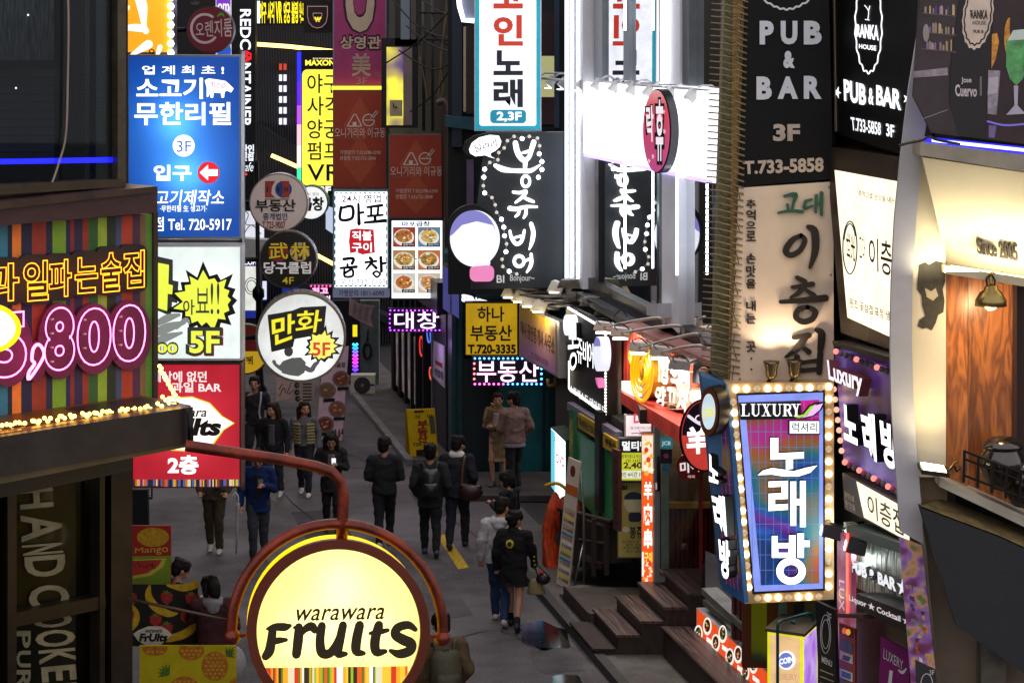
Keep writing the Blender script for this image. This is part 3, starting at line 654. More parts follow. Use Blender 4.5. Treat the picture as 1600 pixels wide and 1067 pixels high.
# row of buildings behind the left-hand signs
m = MB(); x0 = .15
m.prism([(fx(x0, 17.3), 17.3, 0), (fx(x0, 58), 58, 0), (fx(x0 - 9, 58), 58, 0), (fx(x0 - 9, 17.3), 17.3, 0)], (0, 0, 11), M('#2b2725', .8, 0, .3, 1.5, .3))
o = single('terrace_building', m, 'dark terrace building behind the left-hand lightboxes', 'building')

# ================================================================= fruit stall under the left building
def fruit_panel(label, box, Y, base, group=None, yaw=0.):
    s = Sign('fruit_banner', label, 'banner', (box[0] + box[2]) / 2, box[3], Y, yaw, 'fruit stall banners'); s.slab('cloth', box, base, 0, .03); s.face = 0; return s
PB = M('#a3251c', .6, 0, .12, 8); s = fruit_panel('red and green banner with a mango and a melon slice', (196, 821, 267, 912), 28.2, PB)
s.poly('print', [(196, 869), (267, 868), (266, 912), (196, 912)], M('#7f9a22', .6), 1); s.poly('print', ell(239, 839, 25, 15, 30), M('#c99a1c', .6, 0, .3, 20), 1)
s.text('Mango', [(211, 856), (262, 850), (263, 866), (211, 866)], M('#d8b63c', .6), .0, 2); s.poly('print', [(196, 875), (260, 872), (255, 885), (235, 899), (196, 906)], M('#c9c04a', .6), 2); s.poly('print', [(196, 876), (253, 874), (247, 884), (230, 895), (196, 901)], M('#b8352a', .6), 3)
for k in range(22): s.poly('print', ell(rng.uniform(198, 243), rng.uniform(878, 889), .8, 1.6, 6), INK, 4)
s.done()
BKC = M('#181410', .6, 0, .2); s = fruit_panel('black banner with bananas, strawberries and a white lemon badge', (196, 913, 309, 1009), 27.7, BKC)
BAN = M('#cfa61e', .55, 0, .25, 14); STR = M('#a8302a', .55, 0, .3, 25); LF = M('#5a7a2a', .6)
for q in ([(234, 915), (232, 930), (242, 947), (262, 958), (276, 958)], [(206, 945), (212, 958), (210, 972), (198, 986)], [(308, 952), (304, 976), (288, 990), (262, 998)], [(262, 914), (285, 918), (305, 913)]): s.stroke('print', q, [4, 11, 13, 11, 4][:len(q)], BAN, 1)
for x, y in ((260, 934), (299, 936), (243, 969), (260, 982), (291, 964), (204, 936), (200, 962)):
    s.poly('print', [(x - 9, y - 7), (x, y - 10), (x + 10, y - 6), (x + 9, y + 3), (x + 1, y + 11), (x - 8, y + 4)], STR, 2); s.poly('print', star(x, y - 9, 5, 3, 8, 1, .6, 3), LF, 3)
lem = [(208, 990), (216, 984), (232, 978), (252, 978), (262, 984), (269, 991), (260, 999), (250, 1008), (230, 1009), (216, 1001)]
s.poly('print', lem, M('#d8d2c4', .6), 4); s.text('warawara', (227, 983, 253, 988), INK, .02, 5); s.text('FrUIts', (217, 989, 262, 1002), INK, .07, 5, shear=.2); s.done()
YC = M('#c9b80e', .6, 0, .12, 5); s = fruit_panel('yellow banner printed with pineapples', (218, 1008, 369, 1100), 27.3, YC)
PA = M('#c07a1c', .55, 0, .35, 18)
for x, y, rx, ry, lx, ly in ((242, 1012, 20, 12, 242, 998), (299, 1016, 20, 15, 299, 1000), (336, 1040, 21, 23, 356, 1022), (288, 1076, 24, 20, 262, 1052), (378, 1070, 20, 15, 366, 1060)):
    cut = [(max(218, min(369, a)), max(1009, b)) for a, b in ell(x, y, rx, ry, 24)]; s.poly('print', cut, PA, 1)
    for i in range(-3, 4):
        for j in range(-3, 4):
            cx, cy = x + i * 7 + (j % 2) * 3.5, y + j * 6
            if ((cx - x) / rx) ** 2 + ((cy - y) / ry) ** 2 < .75 and cy > 1013 and cx < 366: s.poly('print', ell(cx, cy, 2.6, 2.2, 6), M('#dba036', .6), 2)
    if ly > 1009 and lx < 366:
        for a in range(-60, 61, 24):
            th = math.atan2(ly - y, lx - x) + R(a); s.stroke('print', [(lx + 0 * a, ly), (min(367, lx + 15 * math.cos(th)), max(1011, ly + 15 * math.sin(th)))], [6, 1], M('#4f7a2a', .6), 3, sm=False)
s.done()
m = MB(); m.prism([P(200, 1066, 28.9), P(300, 1066, 28.9), P(300, 1066, 31), P(200, 1066, 31)], (0, 0, -1.0), M('#20170f', .6)); 
o = single('market_stall', m, 'low dark counter behind the fruit banners', 'stall')
s = Sign('menu_board', 'green chalk menu board held beside the stall', 'menu board', 318, 1012, 27.8); s.slab('board', (303, 950, 322, 1012), M('#2f4a2a', .7, 0, .2), 0, .03); s.slab('frame', (321, 948, 330, 1014), M('#7a4a24', .5, 0, .3, 8), .01, .05)
s.text('K', (307, 951, 314, 962), WHITEP, .0); s.poly('lettering', ell(314, 967, 4, 5, 16), WHITEP, 1); s.text('오늘', (305, 975, 320, 986), M('#c9c02a', .6), .02)
for k in range(4): s.poly('lettering', [(305, 990 + k * 5), (319, 990 + k * 5), (319, 992 + k * 5), (305, 992 + k * 5)], M('#b8b02a', .6), 1)
s.done()
m = MB(); c = P(218, 822, 33.); 
for k in range(2): m.box((c.x - .3, 33 + k * .05, c.z + .25), (.85, .08, .55), M('#15161a', .5))
o = single('plastic_crate', m, 'dark perforated crate stacked above the mango banner', 'crate')
for i in range(9):
    for j in range(8): pass
s = Sign('shop_board', 'small dark board with white lettering by the crates', 'sign', 224, 781, 33.2); s.slab('board', (205, 757, 238, 780), M('#2a2c30', .6), 0, .05); s.text('무한리필', (208, 760, 236, 776), WHITEP, .02); s.done()
# ================================================================= far end of the alley
def ribbed(name, hex_, scale=9., depth=.6, rough=.4, low=.35, metal=.4):
    m, nt, N, b, L = nodes(name); tc = N('TexCoord'); w = N('TexWave', bands_direction='X', Scale=scale, Distortion=0.); L(tc.outputs['Object'], w.inputs['Vector'])
    cr = N('ValToRGB'); c = lin(hex_); cr.color_ramp.elements[0].color = (*[x * low for x in c], 1); cr.color_ramp.elements[1].color = (*c, 1); L(w.outputs['Fac'], cr.inputs['Fac']); L(cr.outputs['Color'], b.inputs['Base Color'])
    bp = N('Bump', Strength=depth, Distance=.06); L(w.outputs['Fac'], bp.inputs['Height']); L(bp.outputs['Normal'], b.inputs['Normal']); b.inputs['Roughness'].default_value = rough; b.inputs['Metallic'].default_value = metal
    return m
RIB = ribbed('ribbed_cladding', '#3a3b44', 4.6, .8)
s = Sign('arcade_building', 'dark ribbed building closing the far end of the alley', 'building', 480, 600, 62.)
s.slab('wall', (120, -80, 720, 640), M('#1a1a1f', .7, 0, .3, 1), -.5, 6)
s.slab('cladding', (398, 38, 690, 545), RIB, -.2, .3)
s.slab('cladding', [(398, 190), (470, 235), (525, 265), (525, 470), (470, 440), (398, 400)], ribbed('ribbed_cladding_side', '#34363f', 4.6, .8), .4, .6)
s.slab('ledge', [(398, 400), (470, 440), (620, 500), (620, 512), (470, 452), (398, 412)], M('#2a2f44', .5), .6, .8)
for pts in ([(393, 69), (450, 73), (524, 81)], [(424, 243), (445, 252), (470, 263)], [(490, 396), (520, 412), (540, 420)]): s.tube('light_strip', [(x, y, .9) for x, y in pts], .05, E('#ffd070', 4., True), n=8)
s.slab('doorway', (385, 470, 560, 640), M('#0e0e14', .6), .0, .3)
for x, w in ((404, 3), (441, 3), (456, 3)): s.slab('window', (x, 440, x + w + 9, 470), E('#2a4ad0', .35), .1, .1)
for k in range(12):
    x = 436 + (k % 2) * 7; y = 100 + (k // 2) * 17
    s.slab('lit_window', (x, y, x + 4.5, y + 10), E('#e9ecff' if k > 1 else '#b8402a', 1.3), -.15, .05)
s.done()
s = Sign('rooftop_sign', 'black sign board with a row of yellow letters high at the far end', 'sign', 440, 40, 61.); s.slab('board', (386, -60, 480, 40), M('#0c0c10', .5), 0, .3); s.face = 0
for i, w in enumerate(('야구', '사격', 'VR', '양궁', '볼링', '익스트림')): s.text(w, (406 + i * 12.4, 3, 416 + i * 12.4, 37), E('#f5e11a', 1.8), .03)
s.slab('end_panel', (396, 2, 406, 37), E('#e6efff', 1.3), .02, .05); s.done()
s = Sign('vertical_sign', 'black vertical sign with white letters and a red hexagon', 'sign', 384, 215, 58.); s.slab('board', (360, -60, 399, 330), M('#0b0c10', .5), 0, .4); s.face = 0
for w, y0, y1 in (('REDC', 15, 78), ('NTAINER', 99, 199)): s.text(w, (375, y0, 392, y1), E('#f4f6ff', 1.5), .025, rot=-90)
s.poly('logo', [(385, 79), (393, 84), (393, 93), (385, 98), (377, 93), (377, 84)], E('#e01c22', 1.2)); 
for x, y in ((382, 85), (389, 87), (383, 92)): s.poly('logo', [(x - 2, y), (x, y - 2), (x + 2, y), (x, y + 2)], INK, 3)
s.text('산인', (376, 226, 397, 240), E('#eef2ff', 1.2), .05); s.text('횟집', (376, 240, 396, 252), E('#eef2ff', 1.2), .05); s.text('Cafe', (375, 254, 396, 268), E('#eef2ff', 1.2), .0, shear=.3); s.poly('neon', (374, 271, 384, 274) and [(370, 271), (386, 271), (386, 274), (370, 274)], E('#ff3030', 2)); s.done()
s = lightbox('coffee_sign', 'white lit cafe board with a round wreath mark and blue band', 'sign', (370, 405, 408, 500), 57., E('#e9ece4', 1.0, True), DARK, .3)
s.poly('band', [(372, 404), (403, 404), (403, 416), (372, 416)], E('#1a2470', .8), 1); s.text('A COFFEE', (372, 406, 412, 414), E('#ffffff', 1.2), .04, 2)
for r in (13, 9): s.stroke('logo', ell(393, 447, r * .8, r, 24), 1.2, INK, 2, closed=True, sm=False)
s.poly('band', [(372, 485), (405, 485), (405, 497), (372, 497)], E('#1c2a88', .9), 1); s.done()
s = Sign('cafe_window', 'bright cafe window with a pale awning behind the round signs', 'window', 398, 405, 58.5); s.slab('pane', (375, 296, 412, 372), E('#e3e6f2', 1.0, True), 0, .1); s.slab('awning', [(370, 372), (430, 376), (430, 402), (370, 402)], M('#c9c9c4', .7), .5, .5)
for q in ([(377, 300), (384, 310), (378, 325), (388, 335), (384, 350), (398, 352)], [(404, 300), (396, 318), (404, 330), (398, 345)], [(378, 372), (392, 352), (408, 366)]): s.stroke('drawing', q, 1.2, INK, 2)
s.slab('pane', (408, 440, 416, 468), E('#dfe4ff', 1), .0, .1); s.done()
m = MB(); a = G(404, 600); a = Vector((P(404, 480, 52).x, 52, 0)); m.lathe([(.16, 0), (.16, .3), (.1, .4), (.07, .9), (.06, 2.2), (.13, 2.3), (.13, 2.45), (.05, 2.55), (.045, 5.2), (.03, 5.25)], a, M('#15161c', .4, .6), 12)
single('street_lamp', m, 'thin dark ornate lamp post behind the round signs', 'lamp post')
# yellow games tower sign
s = Sign('vertical_sign', 'tall yellow lit sign listing games over a black header', 'sign', 505, 305, 56.); s.slab('casing', (470, 78, 566, 305), M('#131217', .4), 0, .5); s.face = 0
s.poly('face', rrect(472, 109, 562, 290, 8), E('#fbf04a', 1.35, True), 1, .02)
s.text('EXTREME', (489, 91, 520, 93), E('#f6e8b0', 1.2), .03, 2); s.text('MAXON', (477, 94, 523, 103), E('#fbe94a', 1.5), .05, 2)
for w, y0, y1, x1 in (('야구', 116, 146, 530), ('사격', 151, 181, 530), ('양궁', 187, 217, 530), ('펌프', 222, 250, 530), ('VR', 257, 283, 534)): s.text(w, (480, y0, x1, y1), M('#1c1a10', .6), .01, 3)
s.text('1·2F', (487, 291, 517, 303), E('#ffffff', 1.4), .05, 2)
for y0, y1, c in ((82, 128, '#2a2cff'), (128, 165, '#5a20e0'), (165, 195, '#a44ad8'), (195, 228, '#ffb0c0'), (228, 262, '#ffd0d0'), (262, 305, '#3ae0a0')): s.slab('led_strip', (464, y0, 470, y1), E(c, 1.6), .1, .2)
s.done()
s = disc_sign('round_sign', 'white lit round tripe restaurant sign half behind the beige one', 486, 317, 27, 54., E('#f2f4f4', 1.1, True), M('#1a5a5a', .4), 2, .4)
s.text('곱창', (470, 308, 506, 330), INK, .05); s.text('24시 영업', (474, 301, 498, 306), M('#8a3a3a', .6), 0); s.done()
s = Sign('marquee_letters', 'dark plum channel letter with glowing outline beside the plum sign', 'sign', 496, 52, 51.); s.slab('board', (474, -50, 521, 52), M('#0d0a0c', .5), -.3, .2); s.face = -.28
s.text('D', (478, 8, 514, 47), M('#2a1420', .4), .12, 1, .25, rot=-90); s.text('D', (480, 10, 512, 45), E('#b48a80', .8), .1, 5, rot=-90, neon=.012); s.text('V', (480, -35, 516, 6), M('#2a1420', .4), .1, 1, .25, rot=-90)
s.text('w', (491, 27, 502, 35), E('#f0d020', 1.5), .05, 4); s.done()
s = Sign('small_panel', 'pale blue lit panel behind the tripe restaurant sign', 'sign', 515, 365, 55.5); s.slab('face', [(509, 322), (524, 328), (524, 368), (509, 358)], E('#c9d4ee', .9), 0, .2); s.done()
s = Sign('led_sign', 'pink dotted LED sign behind the big comic cafe disc', 'LED sign', 500, 480, 50.); s.slab('casing', (484, 446, 518, 480), M('#12060e', .5), 0, .3); s.face = 0
s.text('최고', (487, 449, 513, 460), E('#ff9ac8', 2.2, True), .06); s.text('세일', (500, 462, 516, 477), E('#ffc0e0', 2.2), .06)
for k in range(6): s.ball('led', 486 + k * 6, 447, .02, E('#ff40a0', 3), .02, 6, 4); s.ball('led', 502 + k * 3, 479, .02, E('#ff40a0', 3), .02, 6, 4)
s.done()
# round red and yellow cafe disc, half hidden
s = disc_sign('round_sign', 'red and yellow round cafe sign peeking out beside the lightboxes', 383, 546, 39, 33., M('#7a2018', .5, 0, .15), M('#3a2a1c', .4), 2)
s.poly('band', [(360, 549), (420, 549)] + ell(383, 546, 36, 37, 16, 5, 175), E('#c9a01c', .7), 1); s.text('카페', (372, 556, 395, 570), INK, .03, 2); s.done()
# ================================================================= middle: dark shop row on the right-hand line
XR = 7.2
s = Sign('restaurant_building', 'dark navy restaurant building with glazed front behind the yellow board', 'building', 690, 700, 45.0, YAWR); rb = s
NAVY = M('#20202e', .5, .1, .3, 2, .1)
m = MB(); m.prism([(fx(XR, 45), 45, 0), (fx(XR, 53.5), 53.5, 0), (fx(XR + 8, 53.5), 53.5, 0), (fx(XR + 8, 45), 45, 0)], (0, 0, 12), M('#14131a', .75, 0, .35, .8, .2))
s.part('wall').add([tuple((Matrix.Rotation(-s.yaw, 3, 'Z') @ (Vector(v) - s.O))) for v in m.v], m.f, m.mats[0])
def XY(u): return None
def onwall(sg, Y, z, d=0., x0=XR):
    """local point on the facade plane x0 at depth Y, height z"""
    return Matrix.Rotation(-sg.yaw, 3, 'Z') @ (Vector((fx(x0, Y), Y, z)) + sg.n * d - sg.O)
def wquad(sg, part, Y0, Y1, z0, z1, mat, d0, d1, x0=XR):
    q = [onwall(sg, y, z, d1, x0) for y, z in ((Y0, z0), (Y1, z0), (Y1, z1), (Y0, z1))]; sg.part(part).prism(q, (0, d1 - d0, 0), mat)
wquad(s, 'fascia', 45.2, 53, 2.7, 3.3, M('#241d38', .4, .1, .2), .0, .25)
for k, Y in enumerate((52.3, 51.4, 50.5, 49.6)):
    wquad(s, 'window_panel', Y - .75, Y, .25, 2.6, glass('#d0d0d8', .9), .02, .05); 
    wquad(s, 'poster', Y - .65, Y - .1, .35, 1.75, printed('menu_print%d' % k, [(0, '#5a3a30'), (.45, '#a08a80'), (.6, '#d8c8c0'), (1, '#7a5a6a')], .12, 3.), .055, .07); wquad(s, 'mullion', Y, Y + .12, .2, 2.7, DARK, .0, .12)
wquad(s, 'door', 47.9, 48.7, .15, 2.6, glass('#c8c0c4', .9), .02, .06); wquad(s, 'door', 46.7, 47.6, .15, 2.6, glass('#c0c8d4', .9), .02, .06)
for Y in (48.75, 47.75, 46.6): wquad(s, 'door_frame', Y, Y + .1, .1, 2.7, M('#8a8a98', .3, .8) if Y < 47 else DARK, .0, .14)
wquad(s, 'wall_panel', 45.1, 46.5, .1, 2.7, NAVY, .0, .1)
for Y, c, z0, z1 in ((48.3, '#ff4030', 1.5, 1.9), (47.3, '#5a80ff', 1.9, 2.3), (47.0, '#ff5a40', 1.2, 1.45)):
    q = [onwall(s, Y + .25 * math.cos(R(a)), (z0 + z1) / 2 + (z1 - z0) / 2 * math.sin(R(a)), .09) for a in range(0, 360, 30)]; s.part('neon_tube').tube(q, .014, E(c, .9), 6, True)
wquad(s, 'interior_light', 47.0, 47.6, 1.9, 2.4, E('#c9b48a', .8), -.0, .012)
s.done()
s = Sign('wall_poster', 'white poster on the dark navy wall by the door', 'poster', 684, 570, 45.8, YAWR); s.O = Vector((fx(XR, 45.8), 45.8, 1.0)) + s.n * .13; s.root.location = s.O
s.slab('sheet', [(677, 532), (694, 541), (694, 606), (676, 588)], M('#cfcdd4', .6), 0, .02); s.face = 0
s.poly('print', [(680, 562), (691, 568), (691, 575), (680, 568)], M('#a02a2a', .6), 1); s.text('영업중', [(679, 574), (693, 582), (693, 594), (679, 585)], INK, .02); s.done()
s = Sign('wall_window', 'dim window with a yellow lit panel high on the dark wall', 'window', 625, 195, 46.); 
s.slab('frame', (596, 60, 652, 200), M('#121218', .5), -.4, .3); s.slab('pane', (604, 74, 630, 196), printed('blurred_screen', [(.3, '#3a1a70'), (.45, '#b0a050'), (.55, '#f8f040'), (.8, '#f0e860')], 1.1, 1.3), -.38, .02); s.slab('pane', (630, 74, 644, 196), M('#8a7a78', .6), -.38, .02)
s.slab('frame', (617, -60, 657, 72), M('#2a2624', .5), -.4, .2); s.slab('pane', (626, -60, 640, 62), E('#5a6270', .5), -.38, .03); s.slab('pane', (642, -60, 650, 62), M('#5a5450', .5), -.38, .03); s.done()
s = Sign('meter_box', 'cream electric meter box beside the first rust sign', 'meter box', 617, 182, 45.6); s.slab('case', (609, 157, 628, 182), M('#b8ab84', .5, 0, .15), 0, .2); s.tube('handle', [(615, 162, .03), (615, 168, .05), (621, 168, .05)], .012, DARK); s.done()
m = MB()
for pts in ([(700, -20), (694, 40), (688, 110), (684, 165)], [(706, -20), (688, 90), (692, 140), (683, 160)], [(655, 90), (662, 120), (668, 165)]): m.tube(smooth_path([P(x, y, 44.6) for x, y in pts], 4), .012, M('#6a5a3c', .7), 5)
for y0, y1 in ((62, 63), (40, 95), (20, 22)): m.tube([P(655, y0, 44.7), P(735, y1, 44.5)], .02, M('#0c0c0e', .6), 5)
single('cable', m, 'loose cables hanging down the dark wall', 'cable')
m = MB(); m.tube(smooth_path([P(683, 162, 44.4), P(692, 158, 44.4), P(697, 172, 44.4), P(698, 230, 44.4), P(699, 390, 44.4)], 5), .055, M('#4a3c34', .5), 8); single('drain_pipe', m, 'curved brown pipe on the dark wall left of the teal post', 'pipe')
# --- projecting signs over this row
PL = M('#a83a74', .5, 0, .14, 4); PLD = M('#2a0c1c', .5)
s = lightbox('projecting_sign', 'plum sign with beige Korean letters and a brush character', 'sign', (520, -60, 604, 136), 49., PL, M('#8a8d94', .4, .6), .3, rim=2)
BG = M('#c9b49c', .5, 0, .1)
s.text('D', (536, -30, 588, 54), PLD, .14, 1, rot=-90); s.text('D', (540, -26, 585, 51), BG, .08, 2, rot=-90)
s.text('상영관', (529, 54, 597, 80), PLD, .12, 1); s.text('상영관', (531, 57, 595, 77), BG, .03, 2); s.text('美', (549, 83, 580, 120), M('#b89a8c', .5), .03, 2); s.text('3F', (557, 121, 574, 132), M('#a88a84', .5), -.01, 2); s.text('미', (587, 112, 594, 121), M('#a88a84', .5), 0, 2); s.done()
RUST = M('#b0442c', .5, 0, .12, 3); RUS2 = M('#c05838', .5, 0, .1, 3); WR = M('#f0dccf', .5, 0, .1)
def rice_sign(box, Y, label, pts):
    x0, y0, x1, y1 = box; s = lightbox('projecting_sign', label, 'sign', box, Y, RUST, M('#7a7070', .4, .5), .3, rim=1.5, group='rust red rice ball shop signs'); k = (y1 - y0) / 150
    cx = (x0 + x1) / 2
    for cy, h in ((y0 + 48 * k, 38), (y0 + 105 * k, 38)): s.poly('pattern', [(cx, cy - h * k), (cx + 26, cy + 6), (cx, cy + h * k), (cx - 26, cy + 6)], RUS2, 1)
    ty, hy = pts; 
    s.stroke('logo', [(cx - 19, hy + 18), (cx - 9, hy), (cx - 6, hy), (cx + 3, hy + 18)], 1.8, WR, 3, sm=False); s.stroke('logo', [(cx - 19, hy + 18.5), (cx + 3, hy + 18.5)], 1.8, WR, 3.3); s.poly('logo', [(cx - 11, hy + 12), (cx - 5, hy + 12), (cx - 5, hy + 18), (cx - 11, hy + 18)], WR, 3.6)
    s.stroke('logo', ell(cx + 14, hy + 9, 9, 9, 16, 0, 320), 1.8, WR, 3); s.stroke('logo', [(cx + 8, hy + 9), (cx + 23, hy + 9)], 1.8, WR, 3.4); s.stroke('logo', [(cx + 17, hy + 6), (cx + 26, hy - 6)], 1.2, WR, 3.7); s.stroke('logo', [(cx + 21, hy + 6), (cx + 29, hy - 4)], 1.2, WR, 3.8)
    s.text('오니기리와 이규동', (x0 + 3, ty, x1 - 2, ty + 15), WR, .0, 4); s.text('Handmade Rice Ball & Beef Don', (x0 + 6, ty + 15, x0 + 52, ty + 18), M('#a8765a', .5), 0, 4)
    s.text('가맹문의 T.02)598-0290', (x0 + 11, ty + 35, x1 - 9, ty + 43), WR, .0, 4); s.text('관철점 T.02)722-2848', (x0 + 11, ty + 44, x1 - 17, ty + 52), WR, .0, 4); s.done()
rice_sign((520, 141, 604, 295), 48.4, 'rust red sign with a rice ball emblem under the plum sign', (200, 179)); rice_sign((607, 210, 693, 341), 46.2, 'rust red sign with a rice ball emblem above the food menu', (260, 239))
m = Sign('light_bar', 'yellow lit strip between the plum and rust signs', 'light', 560, 141, 48.8); m.slab('tube', (518, 135, 606, 141), E('#f0e63a', 1.6), 0, .1); m.done()
s = lightbox('lightbox_sign', 'white lit tripe restaurant lightbox with black brush lettering and a red stamp', 'lightbox', (520, 297, 608, 452), 47.8, E('#eef3fa', 2.4, True), M('#8fb8c4', .3, .6), .3)
for i in range(11): 
    s.poly('border', [(524 + i * 7.4, 301), (528 + i * 7.4, 301), (528 + i * 7.4, 303), (524 + i * 7.4, 303)], M('#6a7a8a', .6), 1); s.poly('border', [(524 + i * 7.4, 446), (528 + i * 7.4, 446), (528 + i * 7.4, 448), (524 + i * 7.4, 448)], M('#6a7a8a', .6), 1)
for i in range(12):
    for x in (523, 603): s.poly('border', [(x, 306 + i * 12), (x + 1.6, 306 + i * 12), (x + 1.6, 313 + i * 12), (x, 313 + i * 12)], M('#6a7a8a', .6), 1)
BR = M('#1c1d24', .6); RDI = M('#9a1830', .6)
s.text('24시 영업', (534, 304, 595, 317), RDI, .02, 2)
S_ = lambda q, w: s.stroke('lettering', q, w, BR, 2.5)
S_([(533, 324), (532, 343), (550, 341), (550, 323), (535, 325)], [5, 5, 5, 5, 4]); S_([(560, 319), (561, 350)], [4, 6]); S_([(561, 333), (568, 332)], 4)
S_([(574, 324), (597, 321)], [4, 5]); S_([(580, 326), (580, 336)], 4); S_([(591, 325), (590, 336)], 4); S_([(575, 338), (598, 336)], 4); S_([(586, 339), (586, 346)], 5); S_([(570, 348), (602, 345)], [4, 6])
s.poly('stamp', smooth_path([(547, 359, 0), (566, 356, 0), (585, 359, 0), (585, 377, 0), (586, 395, 0), (566, 398, 0), (547, 395, 0), (545, 377, 0)], 4, True) and [(547, 359), (556, 357), (575, 358), (584, 359), (585, 377), (586, 395), (566, 398), (556, 394), (547, 396), (545, 377)], E('#d82432', .75), 1)
s.text('직불', (550, 361, 581, 376), E('#ffffff', 1.3), .03, 2.5); s.text('구이', (550, 379, 581, 394), E('#ffffff', 1.3), .03, 2.5)
S_([(537, 405), (552, 404), (550, 412)], 5); S_([(543, 413), (543, 418)], 4); S_([(532, 419), (557, 417)], [4, 5]); S_([(538, 422), (539, 432), (551, 431), (550, 421), (539, 427)], 4)
S_([(578, 403), (581, 406)], 5); S_([(571, 410), (588, 408)], 4); S_([(581, 410), (572, 421)], [5, 3]); S_([(581, 412), (588, 419)], [4, 5]); S_([(595, 402), (596, 424)], 5); S_([(597, 412), (603, 411)], 4); S_([(583, 427), (588, 424), (594, 428), (589, 433), (583, 428)], 3.5)
s.text('본점 732-1197', (531, 435, 603, 447), BR, .0, 2.5)
s.done()
s = Sign('sub_sign', 'grey strip with a phone number under the white tripe lightbox', 'sign', 564, 465, 47.75); s.slab('board', (520, 452, 608, 465), E('#7a7a98', .5), 0, .25); s.face = 0; s.text('가맹문의 1811-6090', (529, 453, 600, 463), INK, .01); s.done()
s = lightbox('menu_lightbox', 'white lit menu board with six photos of food bowls', 'menu board', (609, 342, 694, 469), 46., E('#e9f0f6', 1.8, True), M('#2a2e3a', .4, .5), .25)
s.text('마포곱창', (628, 346, 672, 354), INK, .03)
FC = ['#b8763a', '#d6b870', '#c9a050', '#b88440', '#c07038', '#d09a70']; BGc = ['#a0402a', '#6a8aa0', '#b08a5a', '#c8763a', '#dcd8cc', '#d8c8b0']
for i in range(6):
    x = 614 + (i % 2) * 39; y = 355 + (i // 2) * 36; s.poly('photo', [(x, y), (x + 35, y), (x + 35, y + 31), (x, y + 31)], E(BGc[i], .8), 1); s.poly('photo', ell(x + 17, y + 16, 16, 13, 24), E('#e8e4dc', .95), 2); s.poly('photo', ell(x + 17, y + 14, 13, 10, 20), E(FC[i], .8), 3)
    g = random.Random(i)
    for k in range(26): s.poly('photo', ell(x + 17 + g.gauss(0, 5.5), y + 14 + g.gauss(0, 4), g.uniform(1.2, 3.4), g.uniform(.8, 2), 7), E(g.choice(['#f0dca0', '#d8542a', '#5a8a2a', '#f4f0e0', '#8a4a20', '#e8b040', '#b06a30']), .85), 4 + k * .03)
    s.poly('photo', [(x + 14, y + 25), (x + 34, y + 25), (x + 34, y + 30), (x + 14, y + 30)], INK, 6); s.text('곱창구이', (x + 16, y + 26, x + 32, y + 29), E('#ffffff', 1), .0, 7)
s.done()
s = Sign('led_sign', 'violet dotted LED sign reading two Korean syllables under the food menu', 'LED sign', 652, 518, 45.8); s.slab('casing', (606, 482, 697, 519), M('#12081c', .5), 0, .15); s.face = 0
s.text('대창', (616, 487, 686, 514), E('#f2ccff', 2.2, True), .012); 
for k in range(14):
    for y in (485, 516): s.ball('led', 610 + k * 6.4, y, .016, E('#b43cff', 5.), .01, 6, 4)
for k in range(4):
    for x in (609, 694): s.ball('led', x, 491 + k * 7, .016, E('#b43cff', 5.), .01, 6, 4)
s.lamp(652, 540, .4, 6, (.7, .35, 1)); s.done()
s = Sign('air_conditioner', 'cream outdoor air conditioner with a dark round fan grille', 'air conditioner', 567, 618, 52.6); s.slab('case', (548, 586, 586, 617), M('#f0ead2', .5, 0, .1), 0, .35); s.poly('fan_grille', ell(566, 602, 13, 13, 32), M('#2a2a2a', .5), d=.01, th=.01)
for r in (12, 9.5, 7, 4.5): s.stroke('fan_grille', ell(566, 602, r, r, 28), .9, M('#6a6a64', .4, .5), 5, closed=True, sm=False)
s.poly('fan_hub', ell(566, 602, 2.5, 2.5, 16), M('#a8a598', .5), d=.03, th=.02); s.poly('badge', [(579, 600), (585, 600), (585, 603), (579, 603)], M('#2a3a8a', .5), d=.006)
s.slab('foot', (552, 617, 556, 622), DARK, -.05, .2); s.slab('foot', (578, 617, 582, 622), DARK, -.05, .2); s.done()
s = Sign('back_wall', 'pale green back wall and dark doorway behind the air conditioner', 'wall', 570, 625, 54.); s.slab('wall', (560, 470, 592, 640), M('#6a7a70', .7, 0, .3), 0, .3); s.slab('doorway', (500, 470, 562, 640), M('#0d0d16', .6), .05, .3)
s.tube('hose', ell(574, 548, 6, 12, 18), .03, M('#15161a', .5), .06, closed=True); s.tube('hose', [(575, 515, .06), (573, 540, .06)], .02, DARK); s.done()
s = Sign('neon_strip', 'rainbow arrow neon strip in the dark far doorway', 'neon sign', 555, 585, 53.); 
for k, c in enumerate(('#3ae0ff', '#3aa0ff', '#6a6aff', '#c04aff', '#ff3ae0', '#e03aff', '#a03aff', '#6a3aff')):
    y = 540 + k * 5.6; s.tube('tube', [(551, y - 3), (555, y), (559, y - 3)], .03, E(c, 2.2), .1, 6)
s.slab('panel', (551, 508, 558, 526), E('#e8d81a', 1.2), .1, .05); s.done()
s = Sign('cloth_banner', 'drooping printed cloth banner under the tripe lightbox', 'banner', 560, 512, 50.); PK = M('#d8bcbc', .7, 0, .2, 8)
s.slab('cloth', [(546, 466), (566, 476), (584, 478), (579, 496), (583, 512), (564, 503), (545, 492)], PK, 0, .03); s.face = 0
for k in range(3): s.text('가맹점모집', [(552 + k * 9, 474 + k * 2), (558 + k * 9, 476 + k * 2), (556 + k * 9, 497 + k * 3), (550 + k * 9, 494 + k * 3)], M('#4a3a3c', .6), .0, rot=-90)
s.done()
